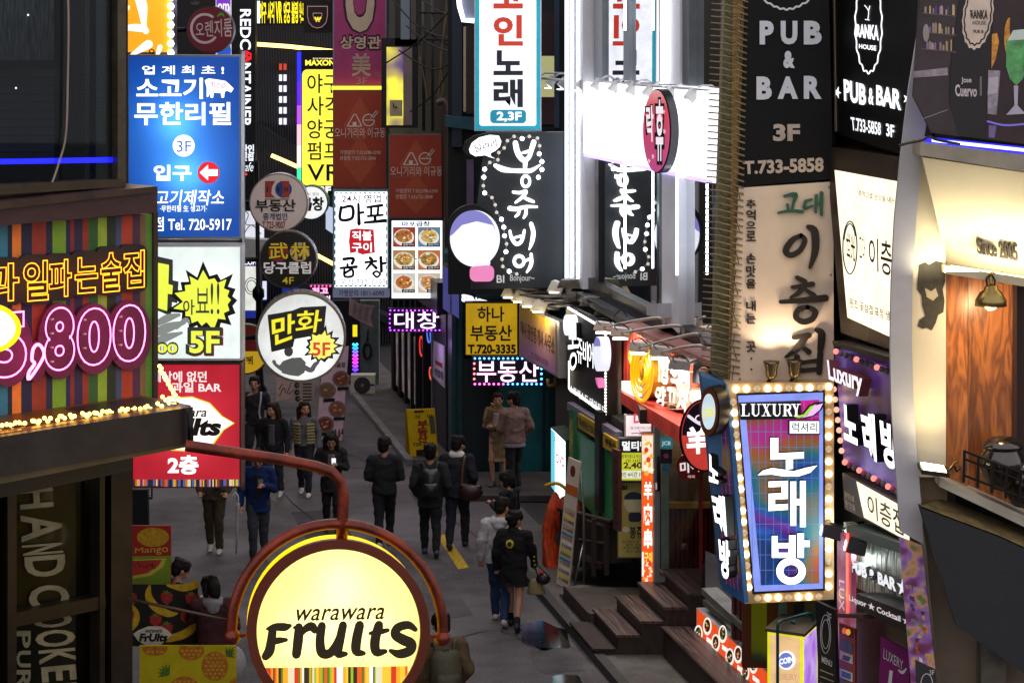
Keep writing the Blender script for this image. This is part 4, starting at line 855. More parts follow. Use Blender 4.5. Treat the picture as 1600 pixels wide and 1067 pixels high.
# --- standing boards in the alley
def rollup(label, quad, Y, mat, extra=None):
    s = Sign('banner_stand', label, 'banner', sum(p[0] for p in quad) / 4, max(p[1] for p in quad), Y); s.slab('sheet', quad, mat, 0, .03); s.face = 0; return s
PNKB = M('#e4c4d0', .6, 0, .15, 4)
s = rollup('pink stand banner with dishes and bottles', [(505, 545), (545, 541), (534, 694), (494, 684)], 47., PNKB)
for cx, cy, c in ((533, 592, '#8a4a30'), (511, 610, '#8a6a4a'), (527, 639, '#a05a4a'), (508, 663, '#8a3a2a')):
    s.poly('photo', ell(cx, cy, 14, 13, 24), M('#8a7468', .6), 1); s.poly('photo', ell(cx, cy, 11, 10, 20), M(c, .6, 0, .4, 30), 2)
    for k in range(14): s.poly('photo', ell(cx + rng.gauss(0, 4.5), cy + rng.gauss(0, 4), rng.uniform(1, 2.6), rng.uniform(.7, 1.6), 6), M(rng.choice(['#c9a070', '#b0402a', '#d8c8b0', '#6a7a3a']), .6), 3 + k * .03)
    s.poly('print', [(cx - 6, cy + 13), (cx + 12, cy + 12), (cx + 12, cy + 17), (cx - 6, cy + 18)], INK, 4)
s.text('마포곱창', (512, 566, 540, 574), INK, .03)
for x, c in ((524, '#2a5a2a'), (530, '#8a5a1a'), (535, '#2a4a6a')): s.poly('photo', [(x - 2, 689 - (x - 524)), (x + 2, 689 - (x - 524)), (x + 2, 676), (x + .8, 670), (x - .8, 670), (x - 2, 676)], M(c, .3), 2)
s.done()
s = rollup('pink handwritten poster board at the far end', [(432, 590), (462, 592), (460, 622), (431, 626)], 50.5, M('#e0c0b4', .6, 0, .2))
for q in ([(437, 618), (443, 606), (448, 614), (455, 598)], [(436, 608), (441, 600)], [(450, 616), (458, 610)]): s.stroke('lettering', q, 1.6, M('#6a4a3c', .6), 1)
s.done()
s = rollup('grey poster board with small dish photos at the far end', [(459, 594), (494, 596), (490, 629), (458, 628)], 50.2, M('#c4b4a4', .6, 0, .2))
for x, y in ((464, 602), (464, 613), (465, 623)): s.poly('photo', ell(x, y, 4, 4.5, 16), M('#2a2018', .6), 1); s.poly('photo', ell(x + 1, y, 2, 2, 10), M('#8a8070', .6), 2)
for k in range(6): s.poly('lettering', [(473, 599 + k * 5), (487, 599 + k * 5), (487, 601 + k * 5), (473, 601 + k * 5)], M('#3a3028', .6), 1)
s.done()
YB = M('#e8c010', .45, 0, .12, 6)
s = Sign('a_frame_board', 'yellow plastic folding board with red Korean lettering', 'sandwich board', 660, 723, 44.6, R(-6)); s.slab('panel', [(635, 640), (679, 638), (685, 717), (642, 723)], YB, 0, .05); s.face = 0
s.slab('back_panel', [(633, 645), (640, 645), (650, 721), (634, 716)], M('#8f7408', .5), -.3, .05); s.slab('handle', [(647, 642), (662, 641), (662, 644), (647, 645)], M('#3a2a08', .6), .01, .01)
s.text('상   미', [(647, 648), (675, 647), (675, 653), (648, 654)], M('#241a0a', .6), .02); 
for ch, y in (('부', 657), ('동', 669), ('산', 680)): s.text(ch, [(651, y), (668, y - 1), (669, y + 11), (653, y + 12)], M('#a02818', .6), .05)
s.text('739-3404', [(645, 692), (677, 690), (678, 695), (646, 698)], M('#241a0a', .6), .03); s.poly('sticker', [(670, 650), (678, 649), (681, 677), (673, 678)], M('#5a5648', .6), 1); s.slab('hole', [(650, 703), (672, 701), (673, 715), (651, 716)], M('#1c1508', .7), .004, .004); s.done()
# ================================================================= teal corner shop
TEAL = M('#124048', .45, .1, .3, 3, .1); TEAD = M('#0c2a30', .5, .1, .3)
s = Sign('teal_shop', 'low teal corner shop with a slanted roof and a blank side wall', 'shop', 790, 770, 43.2); ts = s
s.slab('wall', (706, 455, 905, 790), M('#18464e', .5, 0, .4, .9, .15), 0, .3)
s.slab('door', (722, 560, 775, 770), M('#0c1f26', .45, 0, .3), .02, .03); s.slab('door', (780, 600, 848, 780), M('#1c727a', .4, 0, .35, 1.5), .03, .04)
for x in (706, 716, 852, 872): s.slab('post', (x, 440, x + 6, 790), TEAL, .08, .1)
s.slab('roof', [(697, 404), (760, 445), (905, 470), (905, 455), (810, 440), (735, 402)], M('#3a4a6a', .5, .2, .2), .6, 2.)
s.slab('cornice', [(694, 396), (738, 402), (738, 414), (694, 410)], M('#2a5a5c', .5), .6, 1.5)
s.slab('switch_box', (763, 602, 772, 614), M('#0a0d12', .5), .06, .05)
m = MB(); q = [(fx(7.37, 43.2), 43.2), (fx(7.37, 45.0), 45.0)]; p_ = [Vector((x - .25, y, 0)) for x, y in q]
loc = [v - s.O for v in (p_[0], p_[1])]; s.part('side_wall').prism([(loc[0].x, loc[0].y, -s.O.z), (loc[1].x, loc[1].y, -s.O.z), (loc[1].x, loc[1].y, 3.6 - s.O.z), (loc[0].x, loc[0].y, 3.6 - s.O.z)], (.2, 0, 0), TEAL)
for i in range(2): s.slab('side_window', [(692 + i * 14, 415 + i * 9), (703 + i * 14, 422 + i * 9), (703 + i * 14, 490 + i * 8), (692 + i * 14, 482 + i * 8)], E('#4a4a90', .7), .65, .03)
for i, ch in enumerate('SINCE'): s.text(ch, [(721 + i * 8, 459 + i * 2.4), (729 + i * 8, 461 + i * 2.4), (729 + i * 8, 473 + i * 2), (721 + i * 8, 471 + i * 2)], E('#eef0ff', 1.4), .06, d=.72, part='lettering', th=.1)
s.done()
s = lightbox('projecting_sign', 'square yellow estate agent sign with black lettering', 'sign', (726, 472, 810, 556), 42., M('#d9b00c', .45, 0, .1), M('#2a2418', .4, .3), .2, rim=2)
s.face = .012
s.slab('face', (728, 474, 808, 554), E('#e0b010', .62, True), .016, .003); s.face = .02
s.text('하나', (746, 479, 788, 503), INK, .025); s.text('부동산', (735, 508, 800, 533), INK, .03); s.text('T.720-3335', (731, 538, 806, 553), INK, .06); s.done()
s = Sign('led_sign', 'pink and blue dotted LED sign under the yellow estate sign', 'LED sign', 795, 603, 41.6); s.slab('casing', (737, 557, 850, 603), M('#1a1430', .5), 0, .15); s.face = 0
s.text('부동산', (745, 563, 842, 597), E('#ffd0ec', 2.2, True), .012)
for k in range(15):
    for y, c in ((560, '#50a8ff'), (600, '#ff5ab8' if k < 7 else '#50a8ff')): s.ball('led', 742 + k * 7.4, y, .02, E(c, 5.), .01, 6, 4)
for k in range(4):
    for x, c in ((741, '#ff6a70'), (846, '#50d0ff')): s.ball('led', x, 568 + k * 8, .02, E(c, 5.), .01, 6, 4)
s.lamp(800, 620, .5, 16, (.6, .55, 1)); s.done()
s = Sign('fascia_sign', 'slanting yellow to violet estate agent fascia board', 'sign', 845, 592, 38.3, YAWR); s.slab('casing', [(811, 475), (874, 503), (874, 591), (811, 556)], M('#b0aca8', .5, .3), 0, .12)
m, nt, N, b, L = nodes('fascia_print'); tc = N('TexCoord'); sx = N('SeparateXYZ'); L(tc.outputs['Object'], sx.inputs[0]); rp = N('MapRange'); rp.inputs['From Min'].default_value = .2; rp.inputs['From Max'].default_value = 1.0; L(sx.outputs['Z'], rp.inputs['Value']); cr = N('ValToRGB'); cr.color_ramp.elements[0].color = (*lin('#b07ac0'), 1); cr.color_ramp.elements[1].color = (*lin('#d8a818'), 1); L(rp.outputs[0], cr.inputs['Fac']); L(cr.outputs[0], b.inputs['Base Color']); b.inputs['Roughness'].default_value = .5
s.slab('face', [(812, 478), (868, 504), (868, 586), (812, 553)], m, .012, .008); s.face = .012
s.text('하나 공인중개사 사무소', [(813, 500), (866, 526), (866, 556), (813, 522)], M('#5a3a14', .6), .02); s.text('T.720-3335', [(830, 550), (856, 563), (856, 572), (830, 558)], M('#6a4a5a', .6), .0); s.tube('bracket', [(868, 590), (868, 600)], .03, M('#8a6a1a', .5), -.1); s.done()
s = Sign('support_post', 'ochre steel bracket under the slanting fascia', 'bracket', 860, 605, 38.); s.tube('bar', [(856, 592, 0), (856, 602, 0), (885, 602, 0)], .03, M('#a8801a', .4, .3)); s.done()
# ================================================================= tall karaoke sign and the white-lettered pub board
s = lightbox('projecting_sign', 'tall white karaoke sign with a turquoise border and red and black letters', 'sign', (741, -90, 846, 205), 38.6, E('#16a0b8', .95, True), M('#c9ccd2', .4, .4), .35, rim=2)
s.slab('panel', rrect(749, -90, 838, 197, 4), E('#eef0fb', 1.25, True), .02, .008); s.face = .02
RDL = E('#d43a20', .75); BKL = M('#23252c', .5)
for ch, y0, y1, mt in (('코', -30, 14, RDL), ('인', 24, 72, RDL), ('노', 79, 118, BKL), ('래', 124, 168, BKL)): s.text(ch, (771, y0, 817, y1), mt, .045, th=.03, side=M('#7a1410', .5) if mt is RDL else INK)
s.poly('badge', rrect(766, 172, 822, 193, 6), E('#1590b0', .8), 1); s.text('2,3F', (776, 175, 815, 191), E('#ffffff', 1.3), .04, 2.5); s.done()
s = Sign('lit_sign', 'small white lit sign with an outline tube left of the karaoke sign', 'sign', 728, 34, 39.5); s.slab('face', [(715, -40), (741, -40), (741, 34), (724, 34), (718, 20)], M('#8a8fa4', .4), 0, .2); s.tube('outline', [(714, -40), (718, 10), (724, 32), (741, 33)], .04, E('#e8f2ff', 3.), .05); s.done()
s = Sign('sign_wall', 'dark end wall of the white building behind the pub board', 'wall', 830, 455, 41.5); s.slab('wall', (700, -90, 890, 460), M('#15181c', .6, .1, .35, 1, .2), 0, .25); s.slab('pilaster', (706, -90, 722, 230), M('#1f2a3a', .4, .2), .2, .2); s.slab('window', (728, 40, 742, 178), M('#2a2620', .3, .3), .1, .1); s.slab('window_frame', [(724, 42), (728, 42), (728, 175), (724, 175)], M('#a8987c', .3, .7), .15, .1); s.slab('ledge', [(695, 181), (742, 184), (742, 204), (695, 198)], M('#1f4a58', .5), .3, .3)
s.slab('panel', (845, 20, 868, 88), M('#2a1418', .5), .1, .1); s.slab('panel', (845, 88, 868, 152), E('#c9c88a', .6), .1, .1); s.slab('panel', (846, 152, 872, 195), M('#3a0f18', .5), .1, .1); s.slab('beam', (866, -90, 874, 200), M('#22344a', .4, .3), .2, .1); s.slab('window_frame', (729, 250, 740, 330), M('#6a5a7a', .5), .1, .1); s.done()
BRD = M('#2b2f30', .5, .1, .15, 2)
s = Sign('pub_board', 'leaning charcoal board with big white lit Korean pub lettering', 'sign', 820, 452, 38.1); s.slab('board', [(759, 207), (882, 207), (882, 449), (735, 452), (744, 330)], BRD, 0, .3); s.face = 0
WB = E('#fbfbff', 2.4, True); SD = M('#08080a', .5); TH = .09
O8 = lambda q: [(650 + x / 3.557, 200 + y / 3.557) for x, y in q]
def S8(q, w, cl=False): s.stroke('letter', O8(q), [a / 3.557 for a in w] if hasattr(w, '__len__') else w / 3.557, WB, 30, TH, cl)
S8([(552, 85), (562, 130), (580, 165), (605, 182), (630, 160), (642, 120), (655, 80)], [28, 30, 28, 26, 22, 26, 28]); S8([(592, 140), (620, 133), (632, 128)], [12, 16, 12]); S8([(608, 178), (606, 222)], [26, 22]); S8([(440, 210), (480, 230), (530, 238), (590, 240), (640, 238), (688, 208)], [20, 30, 22, 24, 22, 8]); S8(ell(610, 298, 22, 30, 16), 15, True)
S8([(540, 358), (575, 362), (612, 354), (592, 385), (553, 416)], [14, 16, 18, 18, 10]); S8([(598, 388), (630, 402), (655, 412)], [12, 18, 12]); S8([(520, 448), (560, 452), (610, 440), (672, 440)], [24, 22, 16, 12]); S8([(575, 455), (568, 480), (552, 494)], [16, 16, 10]); S8([(612, 455), (610, 480), (598, 502)], [16, 18, 10])
S8([(522, 575), (530, 610), (555, 645), (580, 638), (594, 610), (602, 572)], [14, 18, 20, 18, 18, 14]); S8([(545, 612), (585, 602)], [10, 12]); S8([(640, 535), (652, 580), (646, 630), (630, 676)], [22, 24, 22, 8])
S8(ell(573, 742, 27, 29, 16), 17, True); S8([(604, 742), (630, 730)], [10, 14]); S8([(640, 704), (642, 745), (634, 775), (615, 804)], [16, 20, 18, 8])
s.text('BI', (776, 430, 788, 442), E('#c8cccc', .8), .02); s.text('Bonjour~', (797, 429, 835, 442), E('#c8cccc', .8), .0)
s.slab('speech_bubble', O8([(258, 120), (270, 80), (320, 45), (380, 32), (430, 36), (470, 50), (474, 90), (450, 130), (400, 160), (330, 160), (280, 150)]), SD, .1, .15)
s.slab('speech_bubble', O8([(295, 120), (310, 85), (350, 55), (410, 40), (460, 45), (474, 75), (466, 105), (440, 128), (412, 142), (418, 160), (440, 172), (402, 160), (385, 152), (330, 158), (302, 142)]), WB, .13, .02)
s.text('달려라', O8([(322, 95), (450, 60), (458, 100), (332, 140)]), INK, .02, d=.136)
s.done()
LP = [(545, 48), (590, 60), (630, 48), (675, 58), (687, 100), (685, 145), (700, 188), (700, 232), (680, 275)]; LP2 = [(545, 48), (508, 72), (490, 112), (460, 138), (455, 178), (410, 193), (382, 230), (377, 275), (374, 322), (382, 362), (422, 388), (440, 428), (448, 470), (475, 508), (488, 552), (492, 600), (503, 645), (500, 688), (478, 730), (482, 770), (518, 797), (560, 812)]
s = Sign('fairy_lights', 'string of small white bulbs looped over the pub board', 'string lights', 820, 450, 37.9); 
for q in (LP, LP2): s.tube('cord', O8(q), .008, M('#6a6a6a', .5), .02, 5)
s.done(); pb = MB(); pb.ball((0, 0, 0), .034, E('#eaf0ff', 8., True), 8, 5); po = MB(); po.ball((0, 0, 0), .028, E('#d8d0c0', .9), 8, 5); pr = {}
for i, (x, y) in enumerate(O8(LP + LP2[1:])):
    on = i in (1, 5, 6, 7, 8, 14, 15, 17, 21, 22, 23, 25, 28)
    if on not in pr: b = pr[on] = (pb if on else po).obj('bulb', s.root)
    else: b = pr[on].copy(); COL.objects.link(b); b.parent = s.root
    b.location = s.L(x, y, .05)
# plain lit plaque where the photo has the pub's mascot
s = Sign('lit_plaque', 'plain round white lit plaque with a lavender top on the pub board', 'sign', 742, 452, 37.7); s.slab('casing', ell(737, 369, 42, 49, 40), SD, -.02, .2); s.slab('face', ell(742, 373, 39, 44, 40), E('#eef0ff', 1.25, True), .0, .02)
s.slab('cap', ell(739, 369, 36, 40, 24, 180, 350) + [(770, 352), (745, 346), (722, 352), (708, 366)], E('#8a86d0', .85), .006, .004)
s.slab('plaque', rrect(734, 415, 772, 440, 9), E('#f08ac0', .9), .0, .05); s.slab('plaque', rrect(740, 404, 766, 416, 4), E('#e8e8f4', 1.0), -.005, .05); s.done()
# ================================================================= white building on the right-hand line
WX = 8.0; WHT = M('#eceef4', .4, 0, .08, 2); ANTH = M('#1d2024', .4, .3, .2)
Yof = lambda px, x0=WX: x0 * FPX / (px - 101)
s = Sign('white_building', 'white panelled building with tall dark framed windows and a lit white band', 'building', 1000, 560, 34., YAWR); s.O = Vector((fx(WX, 34), 34, 4.0)); s.root.location = s.O; wb = s
def WQ(px0, px1, yA, yB, dy=None):      # quad between two columns of the facade; y given at px0 and px1 for top and bottom
    return [(px0, yA[0]), (px1, yA[1]), (px1, yB[1]), (px0, yB[0])]
s.slab('corner_pillar', WQ(884, 911, (-60, -60), (443, 452)), WHT, .12, .5)
for x in (883, 891, 901): s.slab('led_line', WQ(x, x + 1.6, (-60, -60), (435 if x == 883 else 440, 440)), E('#dfeaff', 9., True), .14, .01)
s.slab('panel_wall', WQ(896, 1150, (128, 141), (239, 294)), E('#f3f4fb', 2.2, True), .1, .3)
s.slab('led_line', WQ(896, 1112, (236, 282), (241, 288)), E('#b8a0ff', 1.8), .115, .012)
s.slab('window_frame', WQ(911, 1160, (238, 280), (455, 610)), ANTH, -.5, .2)
m = M('#10181c', .02, 0, .1, 1, 0, 1.0)
GL = glass('#d4dedc', .9, .015, 2.2)
for a, b in ((916, 1026), (1061, 1112)): s.slab('window_glass', WQ(a, b, (240, 268) if a < 1000 else (270, 285), (432, 497) if a < 1000 else (510, 540)), GL, -.05, .01)
for a, b in ((913, 915.5), (930, 935), (1030, 1035), (1061, 1066)): s.slab('window_frame', WQ(a, b, (240, 240), (430 + (a - 913) * .5, 432 + (b - 913) * .5)), ANTH, .0, .06)
s.slab('window_frame', WQ(911, 1033, (430, 492), (456, 530)), ANTH, .04, .2); s.slab('window_frame', WQ(1058, 1160, (505, 570), (528, 600)), ANTH, .04, .2)
s.slab('pier_or_reflection', WQ(1034, 1060, (262, 270), (500, 520)), WHT, .06, .3); s.slab('pier_or_reflection', WQ(918, 934, (240, 244), (405, 412)), M('#8d9498', .5), -.35, .05)  # the recessed grey slab paints a reflection in the glass
s.slab('pier_or_reflection', WQ(936, 1030, (240, 262), (445, 500)), M('#a0b0b4', .5, 0, .3, 1.5), -.36, .02); s.slab('pier_or_reflection', WQ(1066, 1112, (270, 280), (520, 545)), M('#8a96a8', .5, 0, .3, 1.5), -.36, .02)  # grey slabs behind the panes paint the bright street mirrored there
# upper floor
s.slab('window_glass', WQ(914, 1030, (-60, -60), (126, 130)), GL, -.05, .01); s.slab('window_glass', WQ(1074, 1130, (-60, -60), (133, 138)), GL, -.05, .01)
s.slab('window_frame', WQ(911, 1160, (-60, -60), (128, 142)), M('#5f6a78', .5), -.5, .1)
for a, b in ((911, 915), (928, 941), (974, 983)): s.slab('window_frame', WQ(a, b, (-60, -60), (126, 127)), M('#8f98a0', .4, .3) if a > 920 else ANTH, .0, .08)
s.slab('pier_or_reflection', WQ(1037, 1062, (-60, -60), (131, 133)), WHT, .08, .3); s.slab('pier_or_reflection', WQ(1066, 1076, (-60, -60), (133, 134)), M('#6f777c', .4, .4), .05, .3); s.slab('led_line', WQ(1032, 1034, (-60, -60), (131, 131)), E('#eef2ff', 12., True), .15, .02)
for x, y0, y1 in ((975, -40, 48), (975, 205, 420), (1056, 270, 430)): s.slab('led_line', WQ(x, x + 1.1, (y0, y0), (y1, y1)), E('#e8efff', 12., True), .16, .02)
s.slab('sill', WQ(880, 1170, (446, 606), (456, 620)), M('#3a3a3c', .5, .2, .35, 5, .3), .22, .7)
s.lamp(985, 330, -.22, 9, (.85, .95, 1), .1); s.lamp(1090, 400, -.22, 9, (.85, .95, 1), .1); s.lamp(985, 40, -.25, 7, (.85, .95, 1), .1)  # added lamps without fittings, brightening the greys that imitate reflections
s.slab('vent_box', WQ(1010, 1027, (476, 474), (492, 496)), M('#b9bcc2', .5), .25, .25)
s.done()
# solid core of this building and of the shops below it
m = MB(); m.prism([(fx(8.75, 38.6), 38.6, 0), (fx(8.75, 20), 20, 0), (fx(16, 20), 20, 0), (fx(16, 38.6), 38.6, 0)], (0, 0, 12), M('#15171a', .7, 0, .3)); single('shop_block', m, 'dark solid block of rooms behind the right-hand shop fronts', 'building')
# row of floodlights on the band
s0 = [(836, 124), (858, 126), (877, 128), (905, 129), (930, 130), (958, 134), (985, 137), (1012, 140), (1044, 143), (1078, 146)]
fl = None
for i, (x, y) in enumerate(s0):
    px2 = max(x, 897); Yp = Yof(px2); base = Vector((fx(WX, Yp), Yp, 0)); dep = .75 if x > 890 else .75
    p = P(x + 4, y - 4, Yp - .6 if x > 890 else 38.9 + (890 - x) * .012)
    root = empty('floodlight', p, YAWR, 'small white floodlight number in the row above the white band', 'floodlight', 'floodlights above the white band')
    if fl is None:
        h = MB(); h.prism([(-.09, -.1, -.08), (.09, -.1, -.08), (.09, -.02, -.16), (-.09, -.02, -.16)], (0, .1, .12), M('#c9c9c6', .45, .2)); a = MB(); a.tube([(0, 0, -.02), (.0, .12, .06), (0, .8, .04)], .018, M('#d0d2d6', .4, .3), 6); a.tube([(-.07, 0, -.02), (.07, 0, -.02)], .012, DARK, 6)
        lens = MB(); lens.box((0, -.06, -.165), (.15, .08, .012), E('#f6f8ff', 5., False)); fl = (h.obj('housing', root), a.obj('arm', root), lens.obj('lens', root))
    else:
        for o in fl: c = o.copy(); COL.objects.link(c); c.parent = root
    root['label'] = ['first', 'second', 'third', 'fourth', 'fifth', 'sixth', 'seventh', 'eighth', 'ninth', 'last'][i] + ' small white floodlight from the far end of the row above the white band'
    l = bpy.data.lights.new('spot', 'AREA'); l.shape = 'DISK'; l.size = .16; l.energy = 7; l.color = (.95, .96, 1); l.spread = R(150); lo = bpy.data.objects.new('lamp', l); COL.objects.link(lo); lo.parent = root; lo.location = (0, -.07, -.2); lo.rotation_euler = (R(38), 0, 0)
m = MB(); m.tube([P(838, 122, 38.9), P(897, 127, 38.2), P(1000, 133, 33.2), P(1120, 142, 29.4)], .02, WHITEP, 6); single('lamp_rail', m, 'thin white rail carrying the floodlights', 'rail')
# red oval sign standing out from the band
s = Sign('oval_sign', 'tall pink and red oval sign with white Korean brush letters on the white band', 'sign', 1024, 270, 31.0, R(-48)); s.slab('casing', ell(1027, 205, 22, 66, 40), M('#2a2c30', .4, .3), 0, .14)
m_, nt, N, b, L = nodes('oval_print'); tc = N('TexCoord'); sx = N('SeparateXYZ'); L(tc.outputs['Object'], sx.inputs[0]); rp = N('MapRange'); rp.inputs['From Min'].default_value = .0; rp.inputs['From Max'].default_value = 1.1; L(sx.outputs['Z'], rp.inputs['Value']); cr = N('ValToRGB'); el = cr.color_ramp.elements; el[0].color = (*lin('#c0508a'), 1); el[1].color = (*lin('#e8b0b0'), 1); e = el.new(.75); e.color = (*lin('#d84a58'), 1); e = el.new(.4); e.color = (*lin('#c84a72'), 1); L(rp.outputs[0], cr.inputs['Fac']); L(cr.outputs[0], b.inputs['Base Color']); L(cr.outputs[0], b.inputs['Emission Color']); b.inputs['Emission Strength'].default_value = .55
s.slab('face', ell(1025, 205, 20.5, 64, 40), m_, .012, .008); s.face = .012
OD = M('#241a24', .5); 
s.text('락', [(1007, 163), (1022, 163), (1022, 226), (1009, 226)], OD, .16, 1); s.text('휴', [(1022, 152), (1039, 152), (1038, 258), (1023, 258)], OD, .16, 1); s.text('락', [(1009, 165), (1021, 165), (1021, 222), (1011, 222)], E('#f4eef4', .9), .03, 2); s.text('휴', [(1024, 156), (1037, 156), (1036, 252), (1025, 252)], E('#f4eef4', .9), .03, 2)
for x, y in ((1037, 175), (1038, 206), (1020, 245), (1014, 252)): s.poly('lettering', star(x, y, 5, 1.5, 4, .6, 1.4), E('#f0d0d8', .8), 2)
s.done()
# ledge junk above the shops
m = MB(); JN = M('#7c7468', .6, .3, .4, 6)
for x, y, dx, dy, Yd in ((800, 452, 60, 4, 38.6), (812, 462, 70, 3, 38.2), (850, 470, 70, 6, 37.5), (880, 462, 40, 14, 37), (905, 486, 50, 22, 35.6), (835, 478, 40, 5, 38), (925, 478, 26, 20, 35.8)): m.tube([P(x, y, Yd), P(x + dx, y + dy, Yd - .3)], .03, JN, 6)
for x, y, Yd in ((880, 470, 36.8), (905, 478, 36), (928, 492, 35.4), (870, 450, 37)): c = P(x, y, Yd); m.prism([c, c + Vector((.35, -.1, 0)), c + Vector((.3, -.1, .14)), c + Vector((.05, 0, .12))], (.1, .4, 0), JN)
single('scrap_timber', m, 'loose bars and scraps lying on the ledge above the shops', 'scrap')
for i, (x, y) in enumerate(((796, 458), (812, 465), (826, 472), (842, 480), (868, 450))):
    m = MB(); c = P(x, y, 38.6 - i * .25); m.prism([c + Vector(v) for v in ((-.14, 0, -.05), (.08, -.06, -.1), (.14, -.03, .05), (-.06, .05, .11))], (.06, .16, .0), M('#c2b8a4', .5, 0, .2)); m.tube([c + Vector((.1, .05, 0)), c + Vector((.9, .1, .03))], .02, M('#c9c5ba', .4, .4), 6); m.box(c + Vector((-.02, -.02, -.07)), (.16, .05, .02), E('#fff0c8', 5))
    single('work_light', m, ('first', 'second', 'third', 'fourth', 'fifth')[i] + ' cream floodlight clamped on the bars above the yellow estate fascia', 'floodlight', 'floodlights above the yellow estate fascia')
    if i in (1, 3):
        l = bpy.data.lights.new('spot', 'POINT'); l.energy = 9; l.color = (1, .86, .6); l.shadow_soft_size = .06; lo = bpy.data.objects.new('lamp', l); COL.objects.link(lo); lo.location = c + Vector((-.1, -.15, -.2))
s = Sign('blue_display', 'small glowing blue display on the ledge under the charcoal board', 'screen', 862, 446, 38.4); s.slab('case', (850, 437, 872, 447), DARK, 0, .05); s.slab('screen', (852, 438, 870, 446), printed('screen_print', [(.4, '#2a6ad8'), (.5, '#60c8f8'), (.6, '#eaf6ff')], 1.3, 30), .004, .004); s.done()
m = MB(); CBL = M('#0c0c0e', .6)
for k in range(7):
    pts = [P(x, y + rng.uniform(-5, 5), Yq) for x, y, Yq in ((905 + k * 6, 470 + k * 3, 36.2), (950 + k * 5, 488 + k * 3, 34.6), (1000 + k * 4, 508 + k * 4, 33), (1050 + k * 3, 528 + k * 4, 31.8), (1105, 552 + k * 4, 30.6))]; m.tube(smooth_path(pts, 5), rng.uniform(.008, .016), CBL, 5)
for k in range(5): x = 960 + k * 30; c = P(x, 494 + k * 12, 34 - k * .7); m.tube(smooth_path([c, c + Vector((.1, -.1, .1)), c + Vector((.22, -.2, -.08)), c + Vector((.1, -.25, -.02))], 4), .008, CBL, 5)
single('cable', m, 'tangle of thin black cables along the ledge over the red fascia', 'cable')
m = MB()
for k in range(6):
    x0, y0 = rng.uniform(600, 650), rng.uniform(-20, 200); x1, y1 = rng.uniform(690, 745), rng.uniform(-20, 200); a, b = P(x0, y0, 44.5), P(x1, y1, 43); m.tube(smooth_path([a, (a + b) / 2 + Vector((0, 0, -rng.uniform(.1, .5))), b], 8), .014, CBL, 5)
for x in (662, 676): m.tube([P(x, -40, 44.7), P(x, 205, 44.7)], .03, M('#3a3634', .5, .3), 8)
single('cable', m, 'sagging wires and conduits crossing the dark upper wall', 'cable')
# ================================================================= second pub fascia (black, dotted with bulbs)
s = Sign('fascia_sign', 'black pub fascia with white lit lettering and a dotted bulb border', 'sign', 915, 640, 35.2, YAWR); s.slab('board', [(884, 478), (947, 514), (947, 650), (886, 606)], M('#141210', .5), 0, .15); s.face = 0
s.text('봉', [(886, 497), (902, 506), (903, 572), (889, 584)], WB, .0, 20, .12, side=SD); s.text('쥬', [(901, 527), (910, 531), (910, 570), (902, 566)], WB, .0, 20, .12, side=SD); s.text('비', [(911, 530), (918, 534), (919, 574), (911, 570)], WB, .0, 20, .12, side=SD); s.text('어', [(919, 533), (927, 537), (927, 576), (919, 572)], WB, .0, 20, .12, side=SD)
s.slab('plaque', ell(933, 553, 5.5, 27, 24), E('#dfe2f4', 1.1), .15, .15); s.slab('plaque', ell(884, 508, 4, 16, 20), E('#e8eaf4', 1.4), .15, .15); s.slab('cap', ell(933, 541, 5, 14, 20, 180, 360), E('#8a86d0', .8), .156, .004); s.slab('plaque', [(930, 590), (934, 592), (935, 606), (932, 600)], E('#e070b0', .9), .15, .1)
s.text('스트레스도 데이트도', [(890, 600), (946, 636), (946, 650), (890, 613)], E('#e8e8ee', 1.2), .02, 3)
DOT = E('#fff6e0', 2.6)
for k in range(24): s.ball('border_bulb', 888 + k * 2.5, 481 + k * 1.47, .022, DOT, .03, 5, 3); s.ball('border_bulb', 890 + k * 2.4, 607 + k * 1.75, .022, DOT, .03, 5, 3)
for k in range(26): s.ball('border_bulb', 946, 518 + k * 5, .02, DOT, .03, 5, 3)
for k in range(18): s.ball('border_bulb', 889, 565 + k * 2.4, .016, DOT, .03, 5, 3)
s.done()
s = Sign('party_wall', 'rough grey wall end between the black and the red fascia', 'wall', 958, 650, 34.0, R(-8)); s.slab('wall', (947, 513, 971, 650), M('#6f6c62', .8, 0, .35, 3, .4), 0, 1.2); s.done()
# ================================================================= red fascia with bulky letters
s = Sign('fascia_sign', 'corrugated red fascia with a yellow spiral emblem and bulky white letters', 'sign', 1040, 690, 31.6, YAWR); REDC = ribbed('red_corrugated', '#f0503c', 1.6, .5, .5, .75, 0)
s.slab('board', [(970, 510), (1112, 575), (1112, 700), (970, 618)], REDC, 0, .1); s.face = 0
s.slab('beam', [(970, 612), (1072, 672), (1072, 700), (970, 630)], M('#c03a30', .5, 0, .2), .35, .4); s.slab('top_plate', [(970, 505), (1112, 565), (1112, 575), (970, 510)], M('#a8685f', .5, .1, .2), .25, .3); s.slab('light_box', [(971, 595), (992, 606), (992, 620), (971, 610)], E('#f4ece0', 1.2), .3, .3)
YEM = E('#f2b80c', 1.0); s.slab('emblem', ell(1003, 580, 17, 46, 32), M('#c48a10', .45), .2, .2)
for k in (1, .68, .38): s.tube('emblem_ring', [(1003 + 16 * k * math.cos(R(a)), 582 + 44 * k * math.sin(R(a)), .32) for a in range(0, 360, 20)], .024, YEM, .22, 8, True)
s.tube('emblem_ring', [(988, 570, .32), (985, 556, .32), (990, 540, .32), (1002, 540, .22)], .03, YEM, sm=4)
WLB = E('#fff8ee', 1.25, True); SID = M('#e8d8c0', .5)
